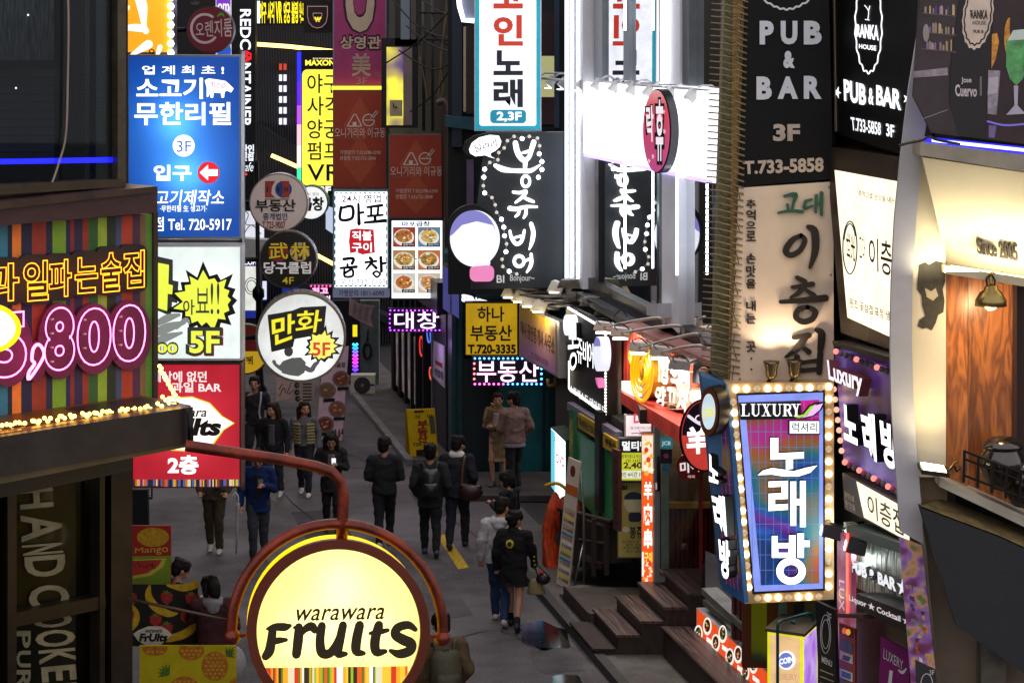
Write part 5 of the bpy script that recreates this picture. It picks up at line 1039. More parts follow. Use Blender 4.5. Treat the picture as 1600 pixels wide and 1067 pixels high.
for ch, q in (('이', [(1016, 543), (1030, 545), (1030, 597), (1017, 590)]), ('양', [(1030, 552), (1046, 556), (1046, 602), (1031, 600)]), ('의', [(1047, 562), (1062, 568), (1062, 610), (1048, 606)]), ('신', [(1063, 576), (1078, 582), (1078, 618), (1063, 612)]),
              ('양', [(1022, 602), (1040, 604), (1040, 636), (1024, 638)]), ('꼬', [(1042, 604), (1056, 608), (1056, 640), (1042, 638)]), ('치', [(1057, 608), (1070, 612), (1072, 646), (1058, 643)])): s.text(ch, q, WLB, .05, 40, .12, side=SID)
for k in range(4): s.text('매마시식'[k], [(1072 + k * 6, 606 + k * 2), (1077 + k * 6, 607 + k * 2), (1077 + k * 6, 632 + k * 2), (1072 + k * 6, 630 + k * 2)], WLB, .1, 60, .15, side=SID)
s.slab('panel', [(1083, 570), (1092, 560), (1108, 578), (1108, 600), (1082, 598)], M('#3a3c46', .4), .2, .1); s.ball('spot', 1100, 582, .07, M('#d8a878', .4), .3); s.done()
for i, (hx, hy, mx, my, ex, ey) in enumerate(((945, 512, 1033, 497, 1037, 512), (972, 521, 1063, 509, 1068, 522), (1000, 544, 1092, 522, 1098, 540), (1034, 551, 1100, 540, 1112, 545), (1064, 572, 1100, 562, 1112, 566))):
    m = MB(); Yh = 7.4 / ((hx - 800) / FPX + SL); Yw = 7.8 / ((ex - 800) / FPX + SL); a, b, c = P(hx, hy, Yh), P(mx, my, Yw), P(ex, ey, Yw); m.tube(smooth_path([a, a + (b - a) * .5 + Vector((0, 0, .02)), b + Vector((-.06, 0, 0)), b + Vector((.02, 0, -.03)), c], 5), .022, M('#cfc6ba', .4, .3), 8)
    m.prism([a + Vector(v) for v in ((-.16, 0, -.03), (.1, -.02, -.06), (.12, -.02, .05), (-.13, 0, .08))], (.02, .2, 0), M('#cfcac2', .4, .2)); m.box(a + Vector((-.02, .08, -.08)), (.2, .12, .02), E('#fff4e0', 6)); m.tube(smooth_path([a + Vector((.1, 0, .05)), a + Vector((.0, 0, .13)), a + Vector((-.1, 0, .1)), a + Vector((-.05, 0, .03))], 4), .008, BLACK, 5)
    single('gooseneck_lamp', m, ('first', 'second', 'third', 'fourth', 'fifth')[i] + ' white gooseneck lamp over the red fascia counted from the far end', 'lamp', 'gooseneck lamps over the red fascia')
    l = bpy.data.lights.new('spot', 'SPOT'); l.energy = 55; l.color = (1, .88, .72); l.spot_size = R(120); l.shadow_soft_size = .08; lo = bpy.data.objects.new('lamp', l); COL.objects.link(lo); lo.location = a + Vector((0, .05, -.12)); lo.rotation_euler = (0, R(-42), 0)
# ================================================================= shop fronts below
s = Sign('shutter_shop', 'small shop with green panelled front under a yellow lettered strip', 'shop', 930, 810, 34.4, YAWR); GRN = M('#35965a', .45, .1, .3, 2)
s.slab('wall', [(868, 590), (972, 660), (972, 830), (868, 760)], M('#2c2a28', .7, 0, .3), -.1, .2)
for a, b in ((894, 930), (934, 956)): s.slab('door', [(a, 672 + (a - 894) * .55), (b, 672 + (b - 894) * .55), (b, 790 + (b - 894) * .45), (a, 770 + (a - 894) * .7)], GRN, .02, .06)
s.slab('post', (927, 640, 935, 740) and [(929, 640), (936, 644), (936, 800), (929, 795)], DARK, .1, .1); s.slab('fascia', [(886, 628), (962, 675), (962, 690), (886, 640)], M('#8a86a0', .4, .3), .06, .1)
s.slab('name_strip', [(903, 645), (936, 665), (936, 688), (903, 668)], M('#c9a012', .5), .09, .04); s.slab('name_strip', [(942, 676), (962, 688), (962, 710), (942, 698)], M('#c9a012', .5), .09, .04); s.face = .095
s.text('하나부동산 720-3335', [(904, 651), (935, 670), (935, 684), (904, 664)], INK, .03); s.text('부동산', [(945, 682), (962, 692), (962, 704), (945, 694)], INK, .05)
s.slab('side_sign', [(889, 640), (896, 640), (896, 730), (889, 726)], M('#2a6a4a', .5), .25, .05); s.text('부동산', [(890, 652), (895, 652), (895, 724), (890, 722)], M('#c9c02a', .5), .04, 90, rot=0)
s.slab('side_sign', [(956, 700), (966, 704), (966, 830), (958, 826)], M('#5a2a24', .5), .2, .05); s.text('OPEN', [(958, 712), (965, 715), (965, 820), (959, 818)], M('#1a1210', .5), .02, 75, rot=-90)
s.slab('plinth', [(868, 790), (945, 825), (945, 880), (868, 850)], M('#2f2822', .7, 0, .4, 4, .2), .1, .4); s.done()
s = Sign('lit_board', 'white and cyan lit price board standing in front of the green shop', 'sign', 872, 792, 35.8, R(-50)); s.slab('casing', [(860, 667), (884, 688), (884, 792), (860, 762)], M('#3a4a40', .5), 0, .28); s.slab('face', [(861, 669), (883, 690), (883, 789), (861, 760)], E('#dff4fb', 2.2, True), .006, .006); s.face = .006
s.poly('print', [(861, 670), (867, 676), (867, 768), (861, 760)], E('#6ad0e4', 1.0), 1); s.text('오모차약상', [(866, 680), (882, 694), (882, 703), (866, 689)], BR, .02); s.text('DVD', [(869, 708), (882, 716), (882, 731), (869, 722)], E('#d83a28', .9), .03)
for k in range(3): s.text('2층 3층', [(871 + k * 4, 736 + k * 2), (874 + k * 4, 738 + k * 2), (874 + k * 4, 754 + k * 2), (871 + k * 4, 752 + k * 2)], BR, 0, rot=-90); s.text('안마', [(871 + k * 4, 760 + k * 2), (874 + k * 4, 762 + k * 2), (874 + k * 4, 778 + k * 2), (871 + k * 4, 775 + k * 2)], M('#b04030', .6), 0, rot=-90)
s.done()
m = MB(); c = P(905, 795, 35.7); m.box((c.x - .05, 35.9, .75), (.32, .4, 1.5), M('#5a665c', .6, 0, .3)); single('power_cabinet', m, 'grey green cabinet behind the lit price board', 'cabinet')
s = Sign('price_board_stand', 'leaning cream price board on a metal stand', 'price board', 888, 930, 33.8, R(-32)); s.slab('panel', [(888, 714), (907, 722), (889, 922), (869, 911)], M('#c9beb0', .55, 0, .12), 0, .03); s.face = 0
s.poly('print', [(884, 754), (903, 762), (902, 778), (883, 769)], M('#b8602a', .6), 1); s.poly('print', ell(895, 736, 4, 9, 16), M('#6a2a22', .6), 1)
for k, c in enumerate(('#b8a890', '#d8cc50', '#b8a890', '#3a8ab0', '#d8d8d0', '#d8c840', '#3a8ab0', '#d8d8d0', '#d8c840')):
    y = 790 + k * 13; x0 = 882 - k * 1.25; s.poly('print', [(x0, y), (x0 + 17, y + 9), (x0 + 16, y + 13), (x0 - .6, y + 4)], M(c, .6), 1)
    s.text(('A 4,000원', 'B 8,000원')[k % 2], [(x0 + 1, y + 5), (x0 + 16, y + 13), (x0 + 15, y + 19), (x0 + .4, y + 11)], M('#3a2420' if k % 3 else '#a8402a', .6), .02)
s.tube('stand', [(906, 724, -.05), (912, 800, -.1), (913, 918, -.1)], .02, M('#8a8a86', .4, .6)); s.tube('stand', [(911, 850, -.1), (897, 915, .1)], .012, STEEL); s.part('foot').prism([s.L(882, 918, .35), s.L(935, 922, -.05), s.L(935, 936, -.05), s.L(882, 940, .35)], (.1, .3, .0), M('#6a6862', .6, 0, .3)); s.done()
m = MB(); OR = M('#d2481c', .45, 0, .35, 6, .5)
c = P(862, 850, 35.2); c.z = .35
def drape(m, c, prof, mat, seed, n=26):
    g = random.Random(seed); ph = [g.uniform(0, 6.3) for _ in range(5)]; V = []; F = []
    for i, (z, r) in enumerate(prof):
        for k in range(n):
            th = 2 * math.pi * k / n; f = 1 + .22 * math.sin(3 * th + ph[0] + z * 2) * (1 - z * .3) + .13 * math.sin(7 * th + ph[1] + z * 4) + .07 * math.sin(11 * th + ph[2])
            V.append((c.x + r * f * math.cos(th) + .05 * math.sin(z * 5 + ph[3]), c.y + r * f * math.sin(th), c.z + z))
    for i in range(len(prof) - 1):
        for k in range(n): F.append((i * n + k, i * n + (k + 1) % n, (i + 1) * n + (k + 1) % n, (i + 1) * n + k))
    F.append(tuple((len(prof) - 1) * n + k for k in range(n))); m.add(V, F, mat, True)
drape(m, c, [(-.3, .17), (-.1, .13), (.1, .1), (.2, .08), (.3, .11), (.5, .11), (.66, .1), (.76, .07), (.82, .04), (.86, .02)], OR, 3)
drape(m, c + Vector((.22, -.02, .28)), [(0, .12), (.08, .18), (.25, .19), (.4, .17), (.5, .1), (.54, .03)], M('#a8341a', .5, 0, .35, 6, .5), 5)
m.tube(smooth_path([c + Vector((-.1, 0, .95)), c + Vector((.1, -.1, 1.0)), c + Vector((.3, -.1, .8)), c + Vector((.34, -.1, .5))], 5), .03, M('#c9a028', .5), 6)
single('orange_cover', m, 'bunched orange plastic cover with a yellow cord beside the price board', 'cover')
m = MB(); WD = M('#2a1d16', .65, 0, .35, 5, .2, .4, 0, 4, (1, 1, 8))
for x, y0, y1, Yd in ((900, 800, 905, 34), (928, 810, 900, 33.6), (948, 818, 898, 33.3), (878, 800, 880, 35)): a, b = P(x, y0, Yd), P(x, y1, Yd); m.box(((a.x + b.x) / 2, Yd, (a.z + b.z) / 2), (.07, .07, a.z - b.z), WD)
m.tube([P(874, 795, 35), P(955, 815, 33.2)], .045, WD, 6); m.tube([P(880, 840, 34.6), P(950, 850, 33.3)], .03, WD, 6)
m.prism([P(872, 870, 34.5), P(940, 880, 33.4), P(940, 890, 33.4), P(872, 880, 34.5)], (.5, .6, 0), WD)
single('wooden_railing', m, 'dark weathered wooden railing below the green shop', 'railing')
s = Sign('wall_sign', 'tall yellow standing panel for the pub with a blank round badge', 'sign', 983, 872, 32.6, R(-6)); s.slab('frame', (964, 752, 1005, 872), M('#4a4630', .5), 0, .08); s.slab('face', (966, 754, 1004, 870), M('#b8aa5c', .5, 0, .12), .004, .004); s.face = .004
s.text('BI', (970, 758, 980, 765), INK, .03); s.poly('badge', ell(990, 785, 15, 17, 28), M('#d8cfa8', .5), 1); s.poly('badge', ell(990, 780, 15, 12, 24, 180, 360), M('#22304a', .5), 2); s.poly('badge', rrect(982, 800, 1002, 815, 5), M('#2a2a40', .5), 1)
s.text('봉쥬', (984, 822, 1004, 841), INK, .02); s.poly('badge', ell(978, 827, 6, 4.5, 16), M('#e0d8c0', .5), 1)
for k, w in enumerate(('신맛나', '끝의 안녕', '치맥', '같은 길을')): s.text(w, (972 + (k % 2) * 6, 844 + k * 5, 998 + (k % 2) * 5, 848 + k * 5), INK, 0)
s.done()
s = Sign('wall_sign', 'yellow and navy lit pricing panel next to the orange banner', 'sign', 985, 752, 32.5, R(-6)); s.slab('frame', (966, 684, 1006, 752), M('#8a8a90', .4, .5), 0, .08); s.slab('face', (968, 686, 1004, 750), E('#d8dc3a', .8, True), .004, .004); s.face = .004
s.poly('print', [(968, 686), (1004, 686), (1004, 707), (968, 707)], M('#1c2048', .5), 1); s.text('멀티방', (972, 689, 1014, 704), E('#f0f0f0', 1.1), .05, 2); s.text('영화애니게임', (970, 710, 1003, 716), INK, 0); s.text('1인 1시간', (978, 717, 1003, 722), INK, .02); s.text('2,400', (974, 722, 1012, 733), M('#7a2a10', .5), .04); s.poly('print', [(968, 735), (1004, 735), (1004, 747), (968, 747)], E('#e8ecd0', .9), 1); s.text('2인 4시간 19', (970, 737, 1004, 745), INK, .02, 2); s.done()
s = Sign('lit_board', 'white and pink lit board with a red arrow under the red beam', 'sign', 995, 683, 32.3, R(-6)); s.slab('frame', (975, 648, 1022, 683), M('#b8b0b0', .4), 0, .1); s.slab('face', (978, 649, 1020, 681), E('#f6e0e4', 1.15, True), .004, .004); s.face = .004
s.text('D', (990, 646, 1002, 661), E('#e05a6a', .9), .05); s.text('엘리베이터 이용', (985, 666, 1020, 671), M('#8a5a70', .5), 0); s.stroke('arrow', [(987, 677), (1003, 676)], 1.2, M('#d04a4a', .5)); s.stroke('arrow', [(999, 673), (1003, 676), (999, 679)], 1.2, M('#d04a4a', .5), sm=False); s.done()
s = Sign('vertical_banner', 'narrow orange lit vertical banner with white characters by the glass door', 'sign', 1012, 922, 31.7, R(-10)); s.slab('casing', (1002, 676, 1024, 922), M('#a8b4a8', .4, .4), 0, .12); s.slab('face', (1003, 678, 1020, 920), E('#f0581a', 1.15, True), .004, .004); s.face = .004
for ch, y0, y1 in (('羊', 752, 780), ('肉', 786, 820), ('串', 826, 856)): s.text(ch, (1006, y0, 1019, y1), E('#fff6e8', 1.3), .05)
s.poly('print', [(1003, 680), (1020, 680), (1020, 740), (1003, 735)], E('#f4d8c0', 1.1), 1)
for k in range(26): s.poly('print', ell(rng.uniform(1005, 1018), rng.uniform(684, 745), rng.uniform(1.5, 4), rng.uniform(1.5, 5), 8), E(rng.choice(['#f06a2a', '#e8b040', '#d83a1c', '#fff0d0']), 1.0), 2 + k * .04)
for k in range(24): s.poly('print', ell(rng.uniform(1005, 1018), rng.uniform(872, 914), rng.uniform(1.2, 3), rng.uniform(1.5, 4), 7), E(rng.choice(['#f8e0c0', '#e83a2a', '#fff0d0', '#f0a030']), 1.0), 2 + k * .04)
s.text('구이', (1007, 862, 1019, 878), E('#ffe25a', 1.2), .03, 4); s.poly('print', [(1003, 862), (1006, 862), (1006, 900), (1003, 900)], E('#f0f0f0', 1), 5); s.done()
# entrance recess with the glass door
s = Sign('skewer_shop', 'skewer restaurant entrance with a steel framed glass door and red corrugated lower wall', 'shop', 1060, 905, 31.3); s.slab('back_wall', (1018, 640, 1130, 905), M('#3a2a18', .7, 0, .3, 2), -.6, .1); s.slab('dado', (1040, 790, 1110, 897), ribbed('red_dado', '#7a1c1c', 5., .6), -.55, .05); s.slab('dado_rail', (1040, 785, 1110, 794), M('#8a6a2a', .5, 0, .3, 6), -.5, .08)
s.slab('door_frame', (1022, 660, 1031, 908), M('#7f868e', .3, .85), .05, .08); s.slab('door_frame', (1022, 899, 1096, 909), M('#7f868e', .3, .85), .052, .08); s.slab('door_frame', (1034, 700, 1045, 900), M('#8fa8a0', .35, .7), -.1, .06); s.slab('door_glass', (1031, 660, 1095, 900), glass('#f0f4f2', .97), .0, .01)
s.tube('handle', [(1029, 714, .07), (1029, 720, .14), (1029, 760, .14), (1029, 766, .07)], .02, DARK); s.slab('post', (1093, 640, 1098, 930), M('#8f241c', .5, .2, .2), .1, .15)
s.slab('sticker', (1032, 683, 1051, 700), E('#2a8a9a', .45), .02, .004); s.slab('sticker', (1032, 702, 1050, 724), M('#14225a', .5), .02, .004); s.slab('sticker', (1035, 727, 1047, 736), M('#3a8ac0', .5), .02, .004); s.slab('sticker', (1023, 752, 1029, 766), M('#b0502a', .5), .056, .004); s.face = .02
s.poly('lettering', ell(1041, 712, 4, 4, 16), M('#d86a4a', .5), 1); s.text('JCB', (1034, 689, 1048, 697), E('#e0f0f0', .6), .03); s.text('OPEN', [(1024, 754), (1028, 754), (1028, 764), (1024, 764)], E('#ffffff', .6), .02, 18, rot=-90); s.slab('header', (1000, 640, 1130, 662), M('#2a1a14', .6), .15, .5); s.lamp(1065, 690, -.2, 14, (1, .8, .55), .08); s.done()
s = Sign('round_sign', 'red round door sticker with white brush lettering', 'sign', 1078, 764, 31.25); s.poly('face', ell(1079, 729, 22, 35 * .62, 32) and ell(1079, 729, 22, 22, 32), M('#a8201c', .5, 0, .1), d=.03, th=.02); s.face = .03; s.text('미각', [(1062, 722), (1096, 716), (1096, 736), (1063, 740)], E('#f4f0ec', .8), .04, 2); s.text('마라', (1075, 742, 1086, 747), E('#f4f0ec', .7), 0); s.done()
s = Sign('round_sign', 'round red and navy lamb sign with a white character beside the karaoke box', 'round sign', 1098, 735, 27.5, R(-30)); s.slab('casing', ell(1100, 680, 39, 57, 48), M('#17181c', .4, .3), 0, .18); s.slab('face', ell(1101, 680, 36, 54, 48), E('#d8443a', .8, True), .01, .006); s.face = .01
s.poly('print', ell(1101, 680, 35, 53, 30, 180, 360), M('#2a1a38', .5), 1); s.text('羊', [(1071, 667), (1108, 664), (1108, 708), (1074, 710)], E('#fdf4ee', 1.3), .06, 2); s.stroke('print', [(1076, 650), (1090, 660), (1108, 668)], 5, E('#e8e0e8', 1), 2); s.stroke('print', ell(1092, 654, 5, 5, 12), 2, E('#e8e0e8', 1), 3, closed=True); s.done()
# deck steps
WOOD = None
m_, nt, N, b, L = nodes('deck_boards'); tc = N('TexCoord'); mp = N('Mapping'); mp.inputs['Rotation'].default_value = (0, 0, -YAWR); w = N('TexWave', bands_direction='Y', Scale=2.6, Distortion=.0); n = N('TexNoise', Scale=2., Detail=8.); mp2 = N('Mapping'); mp2.inputs['Scale'].default_value = (1, 14, 14)
L(tc.outputs['Object'], mp.inputs[0]); L(mp.outputs[0], w.inputs['Vector']); L(mp.outputs[0], mp2.inputs[0]); L(mp2.outputs[0], n.inputs['Vector'])
cr = N('ValToRGB'); el = cr.color_ramp.elements; el[0].position = .3; el[0].color = (*lin('#2e2220'), 1); el[1].position = .75; el[1].color = (*lin('#6a5250'), 1); L(n.outputs['Fac'], cr.inputs['Fac']); cr2 = N('ValToRGB'); e2 = cr2.color_ramp.elements; e2[0].position = .02; e2[0].color = (.1, .1, .1, 1); e2[1].position = .09; e2[1].color = (1, 1, 1, 1); L(w.outputs['Fac'], cr2.inputs['Fac'])
mx = N('Mix', data_type='RGBA', blend_type='MULTIPLY'); mx.inputs['Factor'].default_value = 1; L(cr.outputs[0], mx.inputs['A']); L(cr2.outputs[0], mx.inputs['B']); L(mx.outputs['Result'], b.inputs['Base Color']); rr = N('MapRange'); rr.inputs['To Min'].default_value = .2; rr.inputs['To Max'].default_value = .65; L(n.outputs['Fac'], rr.inputs['Value']); L(rr.outputs[0], b.inputs['Roughness'])
DECK = m_
SIDE = M('#3a2a26', .6, 0, .45, 3, .15, .4, 0, 5, (6, 6, .8))
root = empty('wooden_steps', (fx(6.6, 30.7), 30.7, 0), 0, 'dark wooden steps climbing from the road to the skewer shop', 'steps')
def deck(part, x0, x1, y0, y1, z0, z1, mat, name):
    m = MB(); r = Vector(root.location); q = [Vector((fx(x0, y0), y0, z0)) - r, Vector((fx(x1, y0), y0, z0)) - r, Vector((fx(x1, y1), y1, z0)) - r, Vector((fx(x0, y1), y1, z0)) - r]; m.prism(q, (0, 0, z1 - z0), mat); return m.obj(name, root)
for k in range(5):
    w = .3 if k < 4 else 1.1; deck('', 6.6 + .3 * k, 6.6 + .3 * k + w, 30, 31.4, 0, .18 * (k + 1) - .035, SIDE, 'riser'); o = deck('', 6.575 + .3 * k, 6.6 + .3 * k + w - .026, 29.98, 31.42, .18 * (k + 1) - .035, .18 * (k + 1), DECK if k else M('#3a2c2c', .5, .3, .5, 30, .6), 'tread')
deck('', 6.85, 8.0, 31.45, 33., 0, .28, M('#4a423a', .6, 0, .4, 2, .1), 'landing'); deck('', 6.82, 6.85, 31.4, 33., 0, .3, SIDE, 'landing_edge')
m = MB(); gr = M('#4a4038', .45, .5, .4, 8)
for k in range(26): x0 = 6.75 + k * .055; m.prism([(fx(x0, 29.2), 29.2, .004), (fx(x0 + .03, 29.2), 29.2, .004), (fx(x0 + .03, 29.85), 29.85, .004), (fx(x0, 29.85), 29.85, .004)], (0, 0, .03), gr)
single('drain_grate', m, 'ribbed metal grate on the ground before the wooden steps', 'grate', None, None)
m = MB()
for k in range(16):
    for j in range(2): y = 31.6 + k * .1; x0 = 6.05 + j * .38; m.prism([(fx(x0, y), y, .125), (fx(x0 + .36, y), y, .125), (fx(x0 + .36, y + .06), y + .06, .125), (fx(x0, y + .06), y + .06, .125)], (0, 0, .02), M('#15120f', .4, .3, .3))
m.v = [(a + .75 * 1, b, c) for a, b, c in m.v]; single('rubber_mat', m, 'black rubber grid mat beside the steps', 'mat')
m = MB(); m.prism([(fx(7.45, 29.9), 29.9, 0), (fx(7.45, 24), 24, 0), (fx(8.2, 24), 24, 0), (fx(8.2, 29.9), 29.9, 0)], (0, 0, .46), SIDE); m.prism([(fx(7.42, 29.92), 29.92, .46), (fx(7.42, 24), 24, .46), (fx(8.2, 24), 24, .46), (fx(8.2, 29.92), 29.92, .46)], (0, 0, .03), DECK); single('timber_plinth', m, 'low timber plinth under the orange menu box', 'plinth')
# orange menu lightbox on the plinth
s = Sign('menu_lightbox', 'long orange lit menu box with round photos of dishes', 'menu board', 1130, 1060, 28.4, YAWR); s.slab('casing', [(1088, 949), (1200, 1050), (1200, 1135), (1088, 1020)], M('#d8dade', .5), 0, .3); s.slab('face', [(1089, 951), (1200, 1052), (1200, 1133), (1089, 1018)], E('#f2501a', .95, True), .006, .006); s.face = .006
for i, (x, y) in enumerate(((1090, 990), (1104, 978), (1117, 1004), (1128, 990), (1139, 1026), (1152, 1022), (1163, 1050), (1176, 1038))):
    s.poly('photo', ell(x + 1, y, 6.5, 14, 20), E('#f6ecdc', 1.05), 1); s.poly('photo', ell(x + 1, y - 1, 4.5, 10, 16), M('#6a4a2a', .5, 0, .4, 40), 2)
    for k in range(10): s.poly('photo', ell(x + 1 + rng.gauss(0, 1.6), y + rng.gauss(0, 3.6), rng.uniform(.6, 1.4), rng.uniform(1, 2.4), 6), E(rng.choice(['#5a8a2a', '#e8c050', '#d8402a', '#f0e0b0', '#3a2a1a']), .8), 3 + k * .05)
    s.poly('photo', [(x, y + 16), (x + 10, y + 24), (x + 10, y + 31), (x, y + 23)], E('#f8f4ec', 1.05), 1)
s.done()
s = Sign('storefront', 'dark red framed shop window below the karaoke sign', 'shop', 1150, 1040, 27.6, YAWR); s.slab('wall', [(1096, 880), (1215, 880), (1215, 1130), (1096, 1030)], M('#14110f', .6, 0, .3), -.3, .1); s.slab('sill', [(1096, 918), (1170, 985), (1170, 996), (1096, 928)], M('#8a8c8a', .35, .7), .15, .2); s.slab('glass', [(1102, 860), (1150, 880), (1150, 965), (1102, 920)], glass('#e4eae8', .95), .05, .02)
for x, w in ((1143, 4), (1151, 5)): s.slab('frame', [(x, 880), (x + w, 880), (x + w, 1000), (x, 995)], M('#5a1a18', .5, .2), .12, .12)
s.slab('counter', [(1098, 936), (1150, 980), (1150, 990), (1098, 944)], M('#5f625e', .5), -.1, .3); s.done()
s = Sign('side_window', 'dark red window frame under the lit karaoke box facing down the street', 'window', 1190, 1043, 25.2); s.slab('frame', (1160, 930, 1240, 1043), M('#5a1714', .5, .2, .2), 0, .1); s.slab('pane', (1174, 936, 1198, 1033), M('#1f2f2c', .08, 0, .4, 1, 0, .8), .006, .004); s.slab('pane', (1214, 940, 1236, 975), M('#4a1a16', .5), .006, .004); s.slab('poster', (1216, 940, 1230, 972), M('#5a7aa0', .5, 0, .4, 9), .05, .01); s.slab('pillar', (1262, 930, 1275, 1100), M('#6a6a5a', .6), .05, .3); s.done()
# ================================================================= corner tower with stacked signs
TY = 24.; FBX = 7.62
m = MB(); a, b = P(1156, 600, TY + .25), P(1300, 600, TY + .25)
m.prism([(a.x, TY + .25, 2.3), (b.x, TY + .25, 2.3), (b.x + .9, TY - 1.6, 2.3), (b.x + 3, TY - 1.6, 2.3), (b.x + 3, TY + 2.2, 2.3), (a.x - .1, TY + 2.2, 2.3)][:2] + [(b.x + .2, TY + 1.9, 2.3), (a.x - .1, TY + 1.9, 2.3)], (0, 0, 9), M('#1a1917', .7, 0, .3)); single('sign_tower', m, 'dark boxed tower carrying the pub and restaurant sign boards', 'tower')
s = Sign('ribbed_column', 'slanting olive corner column wrapped with thin wooden rods and wires', 'column', 1136, 600, TY); OLV = M('#6f6c4a', .6, .1, .3, 4); YST = M('#a8884a', .5, .1, .3, 4); ROD = M('#8a7a5a', .6, 0, .3, 10)
s.slab('side_panel', [(1134, -60), (1156, -60), (1140, 600), (1113, 585)], OLV, .0, .3); s.slab('front_strip', [(1146, -60), (1168, -60), (1153, 600), (1138, 600)], YST, .03, .25)
lx = lambda y: 1132 - .03 * y; rx = lambda y: 1166 - .023 * y
for k in range(62):
    y = -30 + k * 10; 
    if y > 596: break
    s.tube('rod', [(lx(y) - 20, y - 4, .1), (lx(y) + 4, y - 2, .1), (lx(y) + 24, y + 3, .1)], .008, ROD, n=5); s.tube('rod', [(lx(y) + 22, y - 1, .1), (rx(y) + 3, y + 4, .1)], .01, ROD, n=5)
    if k % 2: s.tube('wire', [(lx(y) + 2, y, .09), (lx(y) + 10, y + 8, .07), (lx(y) + 20, y + 6, .09)], .004, BLACK, n=4)
    if k % 5 == 0: s.tube('wire', [(rx(y) - 6, y, .1), (rx(y) - 9, y + 20, .1), (rx(y) - 3, y + 42, .1)], .005, BLACK, n=4)
o = s.done(); o['rod']['kind'] = 'stuff'
s = Sign('pub_sign', 'black pub board with silver raised letters and a phone number', 'sign', 1226, 290, TY); s.slab('board', [(1166, -60), (1294, -60), (1302, 280), (1154, 292)], M('#090a0b', .5, 0, .2, 1.5, 0, .2), .08, .12); s.face = .08
SLV = M('#d3d8e0', .35, 0, .06, 3); SLS = M('#7a828a', .4, .2)
for w, bx in (('P', (1187, 33, 1209, 70)), ('U', (1220, 33, 1246, 70)), ('B', (1256, 33, 1284, 70)), ('B', (1182, 120, 1206, 156)), ('A', (1215, 120, 1247, 155)), ('R', (1256, 119, 1284, 155)), ('&', (1224, 80, 1242, 107))): s.text(w, bx, SLV, .07, 10, .04, side=SLS, part='letter')
s.text('3F', (1208, 194, 1250, 221), M('#bdb0a4', .4), .06, 8, .03, side=SLS, part='letter'); s.text('T.733-5858', [(1161, 252), (1287, 246), (1287, 269), (1162, 273)], M('#c9b6a6', .4), .05, 6, .02, side=SLS, part='letter')
s.stroke('logo', [(1194 + k * 5, 0 + 14 * math.sin(math.pi * k / 14) + (2 if k % 2 else 0)) for k in range(15)], 3, SLV, 3); s.done()
s = Sign('restaurant_sign', 'cream board with green and dark brown brush lettering above the karaoke box', 'sign', 1226, 600, TY); CB = M('#e2cdb6', .5, 0, .1, 1.5); s.slab('board', [(1154, 294), (1302, 284), (1303, 596), (1141, 602)], CB, .08, .12); s.face = .08
DB = M('#1c140e', .45, 0, .15); DS = M('#0c0806', .5); GRB = M('#1f5a46', .45)
for ch, y0, y1 in (('추', 312, 326), ('억', 328, 344), ('으', 346, 357), ('로', 361, 377), ('손', 396, 412), ('맛', 415, 433), ('을', 436, 451), ('내', 470, 486), ('는', 490, 506), ('곳', 534, 550)): s.text(ch, (1166 + (312 - y0) * .0, y0, 1181, y1), DB, .02, 6, .012, side=DS)
for y in (560, 577): s.poly('lettering', ell(1174, y, 1.6, 1.6, 10), DB, 6)
def SB(q, w, mat=DB): s.stroke('letter', q, w, mat, 14, .035)
SB([(1226, 307), (1244, 304), (1240, 318)], [4, 6, 4], GRB); SB([(1231, 320), (1232, 328)], 4, GRB); SB([(1240, 318), (1238, 328)], 4, GRB); SB([(1216, 333), (1234, 330), (1254, 331)], [3, 5, 5], GRB)
SB([(1258, 316), (1268, 312)], 4, GRB); SB([(1260, 314), (1257, 326), (1270, 322)], [4, 5, 3], GRB); SB([(1276, 306), (1275, 332)], [5, 4], GRB); SB([(1284, 302), (1284, 336)], [6, 4], GRB); SB([(1275, 319), (1284, 318)], 3, GRB)
SB([(1252, 368), (1238, 376), (1228, 392), (1236, 399), (1250, 392), (1258, 376), (1252, 368)], [6, 9, 10, 9, 8, 8, 7]); SB([(1264, 355), (1273, 362), (1274, 392), (1266, 418)], [8, 12, 11, 5])
SB([(1246, 434), (1258, 440)], [7, 8]); SB([(1238, 449), (1270, 444)], [5, 8]); SB([(1258, 446), (1248, 458), (1236, 465)], [8, 7, 4]); SB([(1258, 452), (1272, 462)], [5, 9]); SB([(1220, 472), (1250, 470), (1290, 466)], [6, 8, 11]); SB([(1262, 480), (1248, 484), (1244, 496), (1256, 503), (1270, 498), (1274, 486), (1262, 480)], [7, 8, 9, 9, 9, 8, 7])
SB([(1240, 528), (1264, 524)], [6, 9]); SB([(1260, 526), (1246, 545), (1228, 558)], [9, 9, 4]); SB([(1250, 540), (1264, 550)], [5, 9]); SB([(1276, 516), (1284, 522), (1282, 548)], [7, 12, 9]); SB([(1246, 558), (1246, 580)], [9, 8]); SB([(1248, 568), (1280, 563)], 6); SB([(1282, 552), (1280, 582)], [9, 9]); SB([(1246, 580), (1282, 577)], 7)
for x, y in ((1160, 302), (1296, 292), (1297, 585), (1156, 592), (1298, 430)): s.ball('bolt', x, y, .012, STEEL, .09, 6, 4)
s.done()
